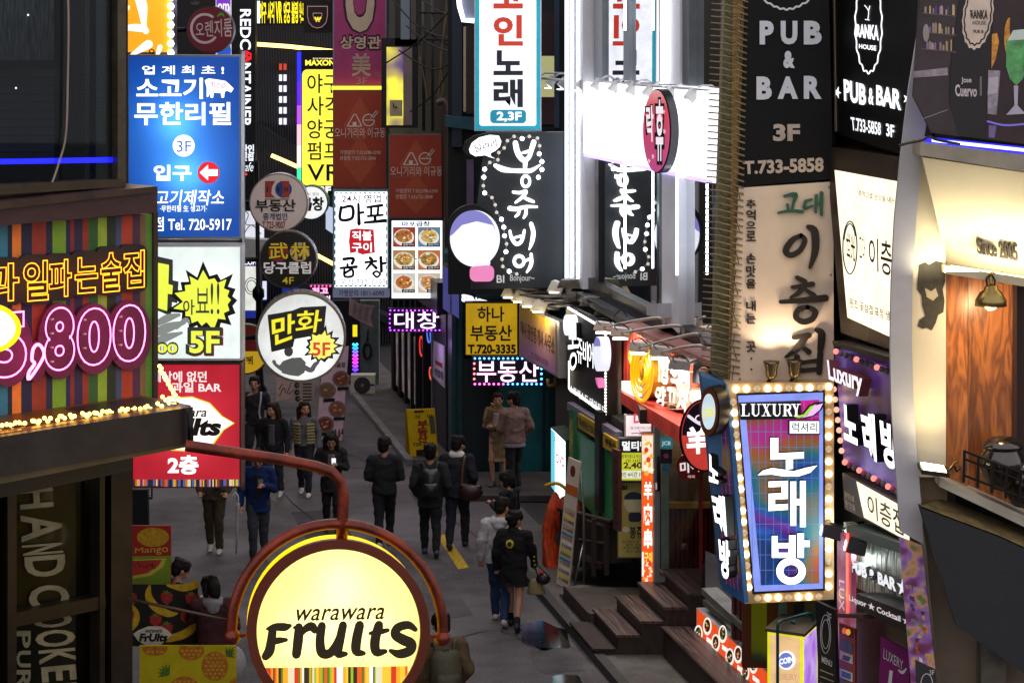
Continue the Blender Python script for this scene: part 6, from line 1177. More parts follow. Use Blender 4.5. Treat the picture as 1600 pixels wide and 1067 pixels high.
for i, (x, y) in enumerate(((1205, 590), (1241, 588))):
    m = MB(); c = P(x, y, TY - .25); m.lathe([(.03, 0), (.055, .04), (.06, .1), (.075, .16), (.085, .185), (.06, .17)], c + Vector((0, 0, -.02)), M('#8a7c5c', .3, .8, .2), 14); m.tube(smooth_path([c, c + Vector((-.04, .08, -.08)), c + Vector((.02, .16, -.03)), c + Vector((.05, .2, .05))], 4), .016, DARK, 6)
    single('spot_can', m, ('left', 'right')[i] + ' small brass spotlight can on top of the karaoke box', 'spotlight', 'spotlight cans on the karaoke box')
    l = bpy.data.lights.new('spot', 'SPOT'); l.energy = 12; l.color = (1, .78, .55); l.spot_size = R(110); l.shadow_soft_size = .05; lo = bpy.data.objects.new('lamp', l); COL.objects.link(lo); lo.location = c + Vector((0, -.05, .2)); lo.rotation_euler = (R(180 - 12), 0, 0)
# karaoke lightbox
KY = 23.7
s = Sign('karaoke_sign', 'big colourful karaoke lightbox framed with warm bulbs', 'lightbox', 1230, 940, KY); kr = s
q = [(1134, 599), (1303, 597), (1303, 936), (1164, 943)]; s.slab('frame', q, M('#c9b08a', .4, .1, .1, 3), .0, .5)
m_, nt, N, b, L = nodes('karaoke_print'); tc = N('TexCoord'); n = N('TexNoise', Scale=1.35, Detail=0.); mp = N('Mapping'); mp.inputs['Location'].default_value = (1.9, 0, .35); mp.inputs['Rotation'].default_value = (0, .7, 0); L(tc.outputs['Object'], mp.inputs[0]); L(mp.outputs[0], n.inputs['Vector']); sx = N('SeparateXYZ'); L(tc.outputs['Object'], sx.inputs[0])
ad = N('Math', operation='MULTIPLY_ADD'); L(n.outputs['Fac'], ad.inputs[0]); ad.inputs[1].default_value = 1.7; a2 = N('Math', operation='MULTIPLY_ADD'); L(sx.outputs['Z'], a2.inputs[0]); a2.inputs[1].default_value = .30; a2.inputs[2].default_value = -.72; a3 = N('Math', operation='MULTIPLY_ADD'); L(sx.outputs['X'], a3.inputs[0]); a3.inputs[1].default_value = .28; L(a2.outputs[0], a3.inputs[2]); L(a3.outputs[0], ad.inputs[2])
cr = N('ValToRGB'); el = cr.color_ramp.elements; el[0].position = 0.; el[0].color = (*lin('#123a7a'), 1); el[1].position = 1.; el[1].color = (*lin('#e01a9a'), 1)
for p, h in ((.15, '#1a5ab8'), (.3, '#3a2a90'), (.4, '#6a2288'), (.5, '#234ca8'), (.6, '#1f7078'), (.7, '#8a6430'), (.8, '#a0522e'), (.88, '#b0288a')): e = el.new(p); e.color = (*lin(h), 1)
L(ad.outputs[0], cr.inputs['Fac']); L(cr.outputs[0], b.inputs['Base Color']); L(cr.outputs[0], b.inputs['Emission Color']); b.inputs['Emission Strength'].default_value = .5; KP = m_
IN = lambda f: [(1152 + f, 617 + f), (1287 - f, 612 + f), (1287 - f, 920 - f), (1178 + f, 925 - f)]
s.slab('inner_frame', [(1151, 615), (1289, 610), (1289, 922), (1176, 928)], DARK, .03, .03); s.slab('glow_border', IN(1), E('#8a9cf4', 1.05, True), .035, .004); s.slab('face', [(1164, 632), (1280, 624), (1280, 911), (1189, 914)], KP, .039, .003); s.face = .039
GRD = E('#7a9ae0', .5)
for k in range(1, 12): y = 626 + k * 24; x0 = 1164 + (y - 632) * .0887; s.poly('grid', [(x0, y), (1280, y), (1280, y + .9), (x0, y + .9)], GRD, .6)
for k in range(9): x = 1172 + k * 12; y0 = 632; s.poly('grid', [(x, 632), (x + .9, 632), (min(x + 4.9, 1281), 912), (min(x + 4, 1280), 912)] if x < 1189 else [(x, 628), (x + .9, 628), (x + .9, 912), (x, 912)], GRD, .8)
KW = E('#ffffff', 2.2, True); KS = M('#0c1430', .5)
def SK(q, w): s.stroke('letter', q, w, KW, 26, .07, sm=True)
for ch, bx in (('L', 1161), ('U', 1176), ('X', 1194), ('U', 1212), ('R', 1229), ('Y', 1243)): pass
LS = M('#0c0c14', .5); LU = E('#f4f4f4', 1.5)
def serif(ch, x, w, y0=631, y1=650):
    T = 3.4; t = 1.1; S = lambda a, b, c, d: s.poly('letter', [(a, c), (b, c), (b, d), (a, d)], LU, 30)
    D = lambda xa, xb, th: s.poly('letter', [(xa, y0), (xa + th, y0), (xb + th, y1), (xb, y1)], LU, 30)
    if ch == 'L': S(x + 2, x + 2 + T, y0, y1); S(x, x + 8, y0, y0 + t); S(x, x + w, y1 - t, y1); S(x + w - t, x + w, y1 - 5, y1)
    if ch == 'U': S(x + 2, x + 2 + T, y0, y1 - 3); S(x + w - 4, x + w - 4 + t, y0, y1 - 3); S(x, x + 7, y0, y0 + t); S(x + w - 6, x + w, y0, y0 + t); s.stroke('letter', [(x + 3.6, y1 - 5), (x + 6, y1 - 1), (x + w - 6, y1 - 1), (x + w - 3.5, y1 - 5)], [3.2, 2, 1.6, 1.2], LU, 30)
    if ch == 'X': D(x + 2, x + w - 5, T); s.poly('letter', [(x + w - 4, y0), (x + w - 3, y0), (x + 3, y1), (x + 2, y1)], LU, 30.5); S(x, x + 7, y0, y0 + t); S(x + w - 7, x + w, y0, y0 + t); S(x, x + 6, y1 - t, y1); S(x + w - 7, x + w, y1 - t, y1)
    if ch == 'R': S(x + 2, x + 2 + T, y0, y1); S(x, x + 9, y0, y0 + t); S(x, x + 7, y1 - t, y1); s.stroke('letter', [(x + 5, y0 + .8), (x + 11, y0 + 2), (x + 11, y0 + 8), (x + 5, y0 + 10)], [1.4, 2.6, 2.6, 1.4], LU, 30); s.poly('letter', [(x + 7, y0 + 10), (x + 10, y0 + 9.5), (x + w, y1), (x + w - 4, y1)], LU, 30.5)
    if ch == 'Y': s.poly('letter', [(x + 1, y0), (x + 4.5, y0), (x + w / 2 + 2, y0 + 10), (x + w / 2 - 1, y0 + 10)], LU, 30); s.poly('letter', [(x + w - 3, y0), (x + w - 2, y0), (x + w / 2 + 2, y0 + 11), (x + w / 2, y0 + 11)], LU, 30.5); S(x + w / 2 - 1, x + w / 2 - 1 + T, y0 + 9, y1); S(x - 1, x + 6, y0, y0 + t); S(x + w - 5, x + w + 1, y0, y0 + t); S(x + w / 2 - 3, x + w / 2 + 5, y1 - t, y1)
s.slab('letter_back', [(1155, 630), (1251, 627), (1253, 654), (1157, 656)], LS, s.face + .06, .06)
s_face = s.face; s.face = s_face - .02
for ch, x, w in (('L', 1158, 13), ('U', 1173, 16), ('X', 1190, 15), ('U', 1206, 16), ('R', 1223, 15), ('Y', 1237, 13)): serif(ch, x, w)
s.poly('leaf', [(1238, 652), (1254, 647), (1264, 634), (1275, 629), (1290, 628), (1284, 640), (1272, 650), (1256, 655)], LS, 28, .05); s.poly('leaf', [(1241, 651), (1256, 647), (1266, 635), (1276, 631), (1268, 642), (1258, 650), (1248, 653)], E('#a8d84a', 1.0), 31); s.poly('leaf', [(1252, 653), (1262, 648), (1272, 634), (1286, 630), (1281, 640), (1270, 649)], E('#e8b8f0', 1.1), 31.5)
s.face = s_face; s.slab('name_plate', (1232, 657, 1281, 679), LS, s.face + .05, .05); s.slab('name_plate', (1234, 658, 1280, 677), E('#ffffff', 1.3), s.face + .054, .004); s.text('럭셔리', (1237, 660, 1277, 675), INK, .01, d=s.face + .058)
for ch, q in (('T', [[(1201, 684), (1201, 714)], [(1201, 714), (1256, 710)], [(1231, 712), (1230, 734)]]),): 
    pass
K = lambda *p: s.slab('letter', list(p), KW, s.face + .085, .004)
KB = lambda *p: s.slab('letter_side', list(p), KS, s.face + .08, .08)
def both(*p): K(*p); KB(*[(x + (0), y) for x, y in p])
both((1204, 684), (1216, 684), (1216, 708), (1256, 706), (1256, 716), (1204, 718)); both((1228, 716.5), (1239, 716), (1239, 732), (1228, 733))
both((1184, 742), (1192, 735), (1206, 731), (1222, 733), (1240, 736), (1258, 731), (1277, 727), (1266, 738), (1248, 744), (1224, 744), (1206, 741))
both((1201, 752), (1231, 751), (1231, 779), (1211, 780), (1211, 788), (1231, 787), (1231, 796), (1201, 798), (1201, 771), (1221, 770), (1221, 760), (1201, 761)); both((1235, 752), (1244, 752), (1244, 779), (1250, 779), (1250, 751), (1259, 751), (1259, 823), (1250, 823), (1250, 789), (1244, 789), (1244, 821), (1235, 821))
both((1206, 837), (1215, 837), (1215, 848), (1233, 848), (1233, 836), (1243, 836), (1243, 871), (1206, 871)); KB((1215, 856), (1233, 856), (1233, 863), (1215, 863)) if False else s.slab('letter', [(1216, 856), (1232, 856), (1232, 863), (1216, 863)], E('#5a3a90', .8), s.face + .088, .002)
both((1246, 833), (1256, 833), (1256, 844), (1265, 844), (1265, 854), (1256, 854), (1256, 871), (1246, 871))
s.stroke('letter', ell(1236, 892, 17.5, 15.5, 20), 11, KW, 28, .005, True); s.stroke('letter_side', ell(1236, 892, 17.5, 15.5, 20), 11.4, KS, 26, .08, True)
# left flank
s.slab('flank', [(1096, 588), (1134, 599), (1164, 943), (1129, 921)], M('#3a6a9a', .5, .1, .1), -.02, .4); s.done()
fs = Sign('karaoke_sign', 'narrow side face of the karaoke lightbox with slanted white letters', 'lightbox', 1130, 935, KY + .02, R(-52)); fs.slab('casing', [(1097, 590), (1134, 600), (1163, 942), (1130, 922)], M('#3a6aa0', .5, .1), .02, .06)
fs.slab('face', [(1102, 602), (1131, 610), (1158, 925), (1131, 908)], printed('karaoke_side_print', [(.3, '#183a78'), (.42, '#2a2a5a'), (.5, '#6a2a50'), (.6, '#8a6a2a'), (.7, '#1a5a6a')], .28, 1.6), .026, .004); fs.face = .026
for k in range(1, 13): y = 604 + k * 24; x0 = 1102 + (y - 602) * .094; fs.poly('grid', [(x0, y), (x0 + 27, y + 9), (x0 + 27, y + 10), (x0, y + 1)], M('#7a98c8', .5), .6)
for k in range(4): fs.poly('grid', [(1106 + k * 7, 604 + k * 2), (1107 + k * 7, 604 + k * 2), (1136 + k * 6, 912 + k * 4), (1135 + k * 6, 912 + k * 4)], M('#7a98c8', .5), .8)
for w, q in (('노', [(1106, 706), (1124, 728), (1122, 756), (1108, 752)]), ('래', [(1111, 768), (1132, 776), (1136, 838), (1119, 828)]), ('방', [(1122, 838), (1140, 846), (1141, 906), (1127, 902)])): fs.text(w, q, KW, .05, 40, .12, side=BLACK)
fs.done()
s = Sign('coin_sign', 'round coin karaoke lamp with a brown ring on the box flank', 'round sign', 1108, 685, KY - .15, R(-35)); s.slab('drum', ell(1109, 643, 15.5, 39, 40), M('#15120f', .4, .2), 0, .2); s.slab('ring', ell(1107, 643, 14.5, 38, 40), M('#6a3a24', .45, .1), .01, .02); s.slab('face', ell(1107, 643, 10.5, 28, 36), E('#cfe4ee', 1.0, True), .014, .004); s.face = .014; s.text('COIN', [(1098, 638), (1116, 636), (1116, 650), (1098, 654)], E('#e8e070', 1.0), .06); s.done()
# bulbs round the frame, each its own part
KBULB = E('#ffd898', 7., True); off = MB(); off.ball((0, 0, 0), .034, E('#e0c090', .7), 10, 6); on = MB(); on.ball((0, 0, 0), .034, KBULB, 10, 6)
pts = [(1150 + k * 16.5, 608 - k * .3) for k in range(9)] + [(1295, 604 + k * 19.5) for k in range(17)] + [(1146 + k * 1.42, 628 + k * 17) for k in range(18)] + [(1184 + k * 16, 934 - k * .4) for k in range(7)]
pr = {}
for i, (x, y) in enumerate(pts):
    st_ = i % 3 != 2
    if st_ not in pr: b = pr[st_] = (on if st_ else off).obj('bulb', kr.root)
    else: b = pr[st_].copy(); COL.objects.link(b); b.parent = kr.root
    b.location = kr.L(x, y, .02)
# ================================================================= face running back toward the camera
def FB(name, label, cat, quad, Y0=TY, d=0.):
    s = Sign(name, label, cat, 1301, max(p[1] for p in quad), Y0, YAWR); s.O = Vector((fx(FBX, TY), TY, 0)) + s.n * d; s.O.z = P(1301, max(p[1] for p in quad), TY).z; s.root.location = s.O; return s
q = [(1290, -60), (1440, -60), (1440, 700), (1303, 600)]
s = FB('tower_side', 'dark side wall of the sign tower behind the pillar', 'wall', [(1303, 1060)]); s.slab('wall', [(1298, -60), (1460, -60), (1460, 1300), (1298, 1060)], M('#191816', .7, 0, .3), -.2, .2); s.done()
s = FB('pub_sign', 'black pub board with a white scalloped oval emblem and star lettering', 'sign', [(0, 215)]); s.slab('board', [(1292, -60), (1440, -60), (1440, 252), (1303, 208)], M('#08090a', .45, 0, .2, 3, 0, .25), .0, .1); s.slab('trim', [(1300, -60), (1302, -60), (1306, 206), (1304, 206)], M('#8a8270', .4, .5), .01, .01); s.face = 0
LW = E('#f8fbff', 1.5)
oval = [(1357 + (20 + (1.4 if k % 2 else 0)) * math.cos(R(k * 10)), 40 + (72 + (4 if k % 2 else 0)) * math.sin(R(k * 10))) for k in range(36)]; s.stroke('logo', oval, 2, LW, 1, closed=True)
s.text('RANKA', [(1338, 38), (1373, 40), (1373, 64), (1338, 58)], LW, .05); s.text('HOUSE', [(1342, 69), (1369, 72), (1369, 80), (1342, 76)], LW, .03); s.stroke('logo', [(1351, 9), (1357, 18), (1356, 31)], 1.2, LW); s.stroke('logo', [(1357, 18), (1359, 10)], 1.2, LW); s.stroke('logo', [(1352, 31), (1358, 32)], 1.2, LW)
s.text('PUB', [(1318, 124), (1353, 133), (1353, 166), (1319, 158)], LW, .05); s.text('&', [(1357, 137), (1365, 139), (1365, 165), (1357, 163)], LW, .03); s.text('BAR', [(1369, 133), (1408, 141), (1408, 173), (1369, 164)], LW, .05); s.poly('lettering', star(1308, 145, 5, 3, 8, .75, 1.2, 2, 0), LW); s.poly('lettering', star(1417, 155, 5, 3, 8, .75, 1.2, 2, 0), LW)
s.text('T.733-5858', [(1329, 183), (1376, 192), (1376, 212), (1331, 204)], LW, .02); s.text('3F', [(1384, 193), (1397, 196), (1397, 216), (1385, 213)], LW, .03); s.done()
s = FB('cream_lightbox', 'cream lightbox in a brown frame with dark Korean lettering and a round mark', 'lightbox', [(0, 545)]); s.slab('casing', [(1290, 230), (1430, 250), (1430, 560), (1314, 520)], M('#3a2f24', .45, .2, .3, 3), .05, .3); s.slab('face', [(1304, 266), (1425, 288), (1425, 542), (1324, 496)], E('#f6e8c8', 1.7, True), .056, .006); s.face = .056
s.text('추억으로 손맛을 내는', [(1341, 297), (1398, 309), (1398, 319), (1341, 307)], INK, .01); s.stroke('logo', ell(1328, 387, 11, 41, 24), 2, INK, 1, closed=True); s.stroke('logo', ell(1328, 387, 9.5, 37, 24, 200, 330), 2, M('#1f8a7a', .5), 2); s.text('世光', [(1322, 362), (1336, 368), (1336, 410), (1322, 402)], INK, .02, rot=0)
s.text('고대', [(1342, 366), (1351, 369), (1352, 412), (1343, 408)], M('#1f7a6a', .5), .0); s.text('이층집', [(1357, 370), (1412, 382), (1412, 440), (1358, 420)], M('#2a1c12', .5), .01); s.text('원조 꽃삼겹·표정 생고기', [(1327, 465), (1405, 492), (1405, 506), (1328, 480)], INK, .01)
s.done()
s = FB('karaoke_fascia', 'purple karaoke fascia with white letters and pink bulbs beside the big lightbox', 'sign', [(0, 760)]); s.slab('board', [(1304, 545), (1430, 588), (1430, 790), (1318, 720)], printed('purple_print', [(.35, '#3a1420'), (.5, '#5a3a8a'), (.65, '#8a7ac8')], .35, 1.4), .0, .12); s.face = 0; s.slab('top_ledge', [(1300, 532), (1430, 570), (1430, 580), (1302, 540)], M('#2a2018', .6, 0, .4, 6), .2, .3)
s.text('Luxury', [(1292, 562), (1347, 582), (1347, 622), (1296, 602)], E('#f4e8f4', 1.2), .04, 40, .1, side=M('#8a4a50', .5), part='letter')
for w, q in (('노', [(1316, 630), (1338, 640), (1340, 696), (1319, 686)]), ('래', [(1344, 640), (1366, 648), (1370, 722), (1352, 712)]), ('방', [(1374, 652), (1404, 664), (1404, 738), (1380, 726)])): s.text(w, q, KW, .05, 40, .12, side=BLACK, part='letter')
PB1, PB2, PB3 = E('#ff8a80', 1.4), M('#7a7474', .4), M('#c05a68', .4)
for k in range(13): s.ball('bulb', 1306 + k * 8, 549 + k * 3.1, .03, (PB1, PB2, PB2, PB2)[k % 4], .03, 8, 5); s.ball('bulb', 1320 + k * 7.5, 722 + k * 4.2, .03, (PB1, PB3, PB2)[k % 3], .03, 8, 5)
for k in range(7): s.ball('bulb', 1303 + k * 2, 608 + k * 16, .03, E('#ffc0a0', 1.1), .03, 8, 5)
s.done()
s = FB('restaurant_sign', 'slanting lit cream restaurant panel under the purple fascia', 'sign', [(0, 840)], d=-.01); s.slab('board', [(1316, 738), (1420, 790), (1420, 848), (1320, 795)], M('#4a3a28', .5, 0, .3), .05, .1); s.slab('face', [(1338, 752), (1420, 797), (1420, 846), (1350, 808)], E('#f4e6c4', 1.5, True), .056, .006); s.face = .056
s.text('이층집', [(1354, 770), (1412, 800), (1412, 838), (1357, 806)], M('#2a1c12', .5), .01); s.text('추억으로', [(1319, 766), (1334, 775), (1335, 785), (1320, 776)], M('#d8c8a8', .5), .01); s.text('손맛을', [(1320, 780), (1336, 789), (1337, 799), (1321, 790)], M('#d8c8a8', .5), .01); s.done()
# pub entrance below
s = FB('pub_shop', 'pub front with rough whitewashed wall lit by two floodlights over a cocktail strip', 'shop', [(0, 1090)])
m_, nt, N, b, L = nodes('whitewash'); tc = N('TexCoord'); n = N('TexNoise', Scale=3., Detail=8.); mp = N('Mapping'); mp.inputs['Scale'].default_value = (6, 1, 1.2); L(tc.outputs['Object'], mp.inputs[0]); L(mp.outputs[0], n.inputs['Vector']); cr = N('ValToRGB'); el = cr.color_ramp.elements; el[0].position = .4; el[0].color = (*lin('#3a352e'), 1); el[1].position = .55; el[1].color = (*lin('#b8bcae'), 1); L(n.outputs['Fac'], cr.inputs['Fac']); L(cr.outputs[0], b.inputs['Base Color']); bp = N('Bump', Strength=.6, Distance=.03); L(n.outputs['Fac'], bp.inputs['Height']); L(bp.outputs['Normal'], b.inputs['Normal'])
s.slab('rough_wall', [(1318, 815), (1440, 872), (1440, 965), (1322, 910)], m_, .02, .1); s.slab('awning', [(1324, 820), (1440, 860), (1440, 876), (1322, 835)], M('#5a6a60', .6), .1, .4); s.face = .02
s.text('PUB & BAR ★', [(1328, 870), (1420, 905), (1420, 936), (1330, 895)], E('#d8dce0', 1.1), .07, 30, .06, side=M('#6a6a6a', .5), part='letter')
s.slab('strip', [(1338, 926), (1440, 965), (1440, 1000), (1340, 950)], M('#141414', .5), .3, .3); s.text('Liquor ★ Cocktail ★', [(1326, 926), (1422, 966), (1422, 980), (1327, 940)], E('#d8ccd0', .9), .03, d=.306)
m2, nt, N, b, L = nodes('dark_brick'); tc = N('TexCoord'); mp = N('Mapping'); mp.inputs['Rotation'].default_value = (R(90), 0, 0); bk = N('TexBrick', Scale=4.); bk.inputs['Color1'].default_value = (*lin('#4a2a22'), 1); bk.inputs['Color2'].default_value = (*lin('#35201c'), 1); bk.inputs['Mortar'].default_value = (*lin('#1a1412'), 1); L(tc.outputs['Object'], mp.inputs[0]); L(mp.outputs[0], bk.inputs['Vector']); L(bk.outputs['Color'], b.inputs['Base Color'])
s.slab('brick_wall', [(1330, 950), (1440, 990), (1440, 1200), (1330, 1140)], m2, -.05, .1); s.done()
s = FB('lit_pillar', 'pink lit pillar with red light strip and payment stickers by the pub', 'pillar', [(0, 1090)], d=.12); s.slab('core', [(1308, 830), (1330, 840), (1330, 1110), (1308, 1090)], printed('pink_print', [(.3, '#8a2a4a'), (.5, '#b05a78'), (.7, '#d0a0b8')], .3, 3.), .0, .05); s.slab('light_strip', [(1322, 832), (1325, 833), (1325, 962), (1322, 961)], E('#ff4a3a', 2.6), .01, .01); s.face = 0
s.text('LUX', [(1311, 905), (1319, 908), (1319, 955), (1311, 952)], E('#e8c8d0', .8), .0, rot=-90, L=3); s.slab('shelf', [(1308, 958), (1350, 960), (1350, 966), (1308, 964)], M('#3a2a2a', .5), .2, .3)
s.slab('sticker_panel', (1311, 972, 1334, 1090) and [(1311, 972), (1336, 982), (1336, 1100), (1311, 1088)], M('#8a1c1c', .5), .02, .02); s.face = .022
for y, c, kind in ((975, '#141414', 'c'), (997, '#16506a', 'b'), (1015, '#e4e4e8', 'u'), (1043, '#e8eef4', 'a'), (1060, '#2a6a34', 'g')):
    s.poly('sticker', [(1312, y), (1332, y + 8), (1332, y + 22), (1312, y + 14)], M(c, .5), 1)
    if kind == 'c': s.poly('sticker', ell(1319, y + 10, 3.6, 5, 16), E('#e03a20', .8), 2); s.poly('sticker', ell(1325, y + 12, 3.6, 5, 16), E('#f0a020', .8), 3)
    if kind == 'u': s.poly('sticker', [(1317, y + 7), (1329, y + 11), (1326, y + 18), (1316, y + 14)], M('#20407a', .5), 2); s.poly('sticker', [(1316, y + 9), (1321, y + 11), (1319, y + 16), (1315, y + 14)], M('#c02a2a', .5), 3); s.text('WELCOME', [(1316, y + 2), (1330, y + 7), (1330, y + 9), (1316, y + 4)], INK, 0, 3)
    if kind == 'a': s.poly('sticker', [(1315, y + 4), (1329, y + 9), (1329, y + 18), (1315, y + 13)], M('#2a70b8', .5), 2)
s.done()
for i, (x, y, Yd) in enumerate(((1300, 832, 23.2), (1338, 856, 22.6))):
    m = MB(); c = P(x, y, Yd); m.prism([c + Vector(v) for v in ((-.1, 0, -.04), (.08, -.02, -.08), (.1, 0, .05), (-.07, .02, .08))], (.03, .14, 0), M('#26262a', .4, .3)); m.prism([c + Vector(v) for v in ((-.105, .02, -.03), (-.09, .0, .06), (-.085, .1, .06), (-.1, .12, -.03))], (-.006, 0, 0), E('#eaf4ff', 4.)); m.tube([c + Vector((.08, .1, 0)), c + Vector((.3, .25, .05)), c + Vector((.5, .4, .04))], .014, DARK, 6)
    single('work_light', m, ('left', 'right')[i] + ' black floodlight lighting the rough pub wall', 'floodlight', 'black floodlights over the pub front')
    l = bpy.data.lights.new('spot', 'POINT'); l.energy = 10; l.color = (.85, 1, .95); l.shadow_soft_size = .05; lo = bpy.data.objects.new('lamp', l); COL.objects.link(lo); lo.location = c + Vector((.12, .12, -.14))
s = Sign('flag_banner', 'purple hanging banner with white serif lettering by the brick wall', 'banner', 1395, 1100, 21.6, R(-40)); s.slab('cloth', [(1376, 993), (1421, 1018), (1420, 1100), (1372, 1100)], M('#7a1f66', .6, 0, .12, 3), .0, .02); s.face = 0; s.text('LUXERY', [(1381, 1012), (1411, 1032), (1411, 1046), (1380, 1028)], WHITEP, .0); s.slab('lettering', [(1390, 1046), (1395, 1048), (1393, 1066), (1404, 1070), (1404, 1076), (1387, 1070)], WHITEP, .006, .002); s.stroke('lettering', [(1404, 1046), (1410, 1050), (1416, 1044)], [2, 5, 2], WHITEP); s.done()
s = Sign('chalk_board', 'black poster board with white ornaments beside the coin lantern', 'poster', 1295, 1100, 23.0, R(-55)); s.slab('board', [(1274, 938), (1304, 952), (1308, 1100), (1280, 1090)], M('#17171a', .6), 0, .04); s.face = 0; 
for r in (10, 7.5): s.stroke('print', ell(1290, 990, r * .8, r * 3, 24), .9, WHITEP, 1, closed=True)
s.text('3F', [(1292, 955), (1299, 959), (1299, 972), (1292, 968)], WHITEP, .0); s.text('MENU', [(1284, 1024), (1300, 1032), (1300, 1042), (1284, 1034)], WHITEP, .03)
for k in range(4): s.stroke('print', [(1282, 1046 + k * 10), (1302, 1054 + k * 10)], 1.5, M('#b8b0a0', .6), 1)
s.done()
# coin lantern standing on the ground
s = Sign('coin_lantern', 'yellow edged lit box lantern with a blue coin disc and a bent handle', 'lantern', 1245, 1180, 23.2, R(-21)); FA = [(1199, 985), (1254, 993), (1254, 1180), (1199, 1170)]; s.slab('casing', FA, E('#e8e81a', .95, True), 0, .02); s.slab('face', [(1203, 990), (1250, 997), (1250, 1170), (1203, 1160)], E('#f4c890', .95, True), .006, .006); s.face = .006
s.poly('disc', ell(1229, 1031, 14, 15, 28), E('#f4f4fa', 1.2), 1); s.poly('disc', ell(1228, 1031, 11, 12, 28), E('#7a88d8', .8), 2); s.text('COIN', [(1217, 1029), (1239, 1024), (1240, 1034), (1218, 1038)], E('#f4f4fa', 1.2), .06, 3); s.text('LUXURY', (1211, 1052, 1246, 1062), E('#e0a888', .8), .02, 1)
u = s.u; A = s.L(1254, 993, 0); B = s.L(1254, 1180, 0); w = .62
s.part('side_casing').prism([A, A + Vector((.0, w, 0)), B + Vector((0, w, 0)), B], (-.02, 0, 0), E('#e8e81a', .95, True)); s.part('side_face').prism([A + Vector((.002, .04, -.04)), A + Vector((.002, w - .05, -.04)), B + Vector((.002, w - .05, 0)), B + Vector((.002, .04, 0))], (.005, 0, 0), printed('violet_print', [(.35, '#b070e8'), (.55, '#d8c0f4'), (.7, '#e0a0d8')], .85, 2.5))
C0 = s.L(1199, 985, 0); s.part('lid').prism([C0 + Vector((-.02, -.03, .0)), A + Vector((.03, -.03, 0)), A + Vector((.03, w, 0)), C0 + Vector((-.02, w, 0))], (0, 0, .03), M('#4a4a46', .5, .3)); s.part('back').prism([C0, A, B, s.L(1199, 1170, 0)], (0, w - .02, 0), M('#2a2a2a', .6)) if False else None
HD = M('#0f4a54', .4, .4); s.part('handle').tube(smooth_path([s.L(1215, 1180, .03), s.L(1215, 1010, .03), s.L(1215, 985, .03), s.L(1217, 972, .0), s.L(1232, 966, -.3), s.L(1262, 958, -.45), s.L(1269, 962, -.5), s.L(1270, 975, -.5)], 5), .016, HD, 8); s.ball('knob', 1240, 972, .025, HD, -.3); s.done()
# ================================================================= curved white building at the right edge
PY_ = 19.6
CREM = M('#c9bfa6', .55, 0, .08, 1.2, .05); GRP = M('#a2a2a6', .6, 0, .1, 2, .05)
s = Sign('curved_building', 'cream curved corner building with a timber bay and a jar balcony', 'building', 1500, 1067, PY_)
edgeL = [(1446, -60), (1436, 40), (1420, 140), (1408, 240), (1398, 340), (1393, 440), (1391, 540), (1393, 640), (1400, 740), (1407, 830)]
edgeR = [(1483, -60), (1470, 60), (1452, 160), (1441, 240), (1432, 340), (1426, 440), (1425, 540), (1428, 640), (1436, 740), (1443, 850)]
s.slab('pillar', edgeL + edgeR[::-1], GRP, .02, .06)
inner = [(1438, 260), (1450, 300), (1478, 415), (1476, 600), (1476, 735), (1432, 735), (1428, 640), (1425, 540), (1426, 440), (1432, 340)]
s.slab('cream_wall', [(1441, 236), (1478, 300), (1478, 745), (1437, 745), (1428, 640), (1425, 540), (1426, 440), (1432, 340)], CREM, -.1, .1)
pp = [(1436, 414), (1446, 410), (1452, 414), (1462, 408), (1472, 410), (1478, 420), (1477, 440), (1473, 452), (1476, 470), (1474, 488), (1466, 492), (1462, 505), (1456, 516), (1448, 512), (1442, 514), (1434, 510), (1437, 500), (1446, 494), (1441, 478), (1440, 462), (1433, 452), (1434, 436)]
s.slab('peeled_patch', pp, M('#3a362c', .7, 0, .35, 12, .3), -.094, .004); s.slab('peeled_patch', [(1445, 450), (1455, 455), (1462, 450), (1466, 462), (1458, 470), (1448, 464)], M('#b0a68c', .6), -.09, .004)
s.slab('lower_wall', [(1432, 740), (1480, 740), (1480, 800), (1445, 800)], M('#6a5a40', .7, 0, .25, 3), -.14, .06)
# canopy: leaning cream panel with raised date
cp = s.L(1440, 250, -.1), s.L(1700, 285, -.1), s.L(1700, 455, -.9), s.L(1480, 420, -.7)
s.part('canopy').prism([s.L(1441, 246, .35), s.L(1700, 285, .35), s.L(1700, 452, -.25), s.L(1480, 412, -.25)], (0, .06, .02), CREM)
s.slab('canopy_edge', [(1438, 222), (1700, 255), (1700, 285), (1438, 243)], M('#8f8878', .6, 0, .2, 3), .4, .5)
s.slab('light_trough', [(1478, 416), (1700, 450), (1700, 464), (1478, 428)], M('#b8ac8c', .5, 0, .15), .12, .5)
s.slab('light_line', [(1486, 415), (1700, 447), (1700, 450), (1486, 418)], E('#ffe9a8', 5., True), .05, .03)
# blue neon line
s.slab('neon_tube', [(1446, 214), (1700, 240), (1700, 252), (1446, 224)], E('#2018ff', 2.2, True), .34, .05); s.slab('neon_core', [(1456, 217), (1700, 243), (1700, 248), (1456, 222)], E('#c8d0ff', 2.6), .345, .01)
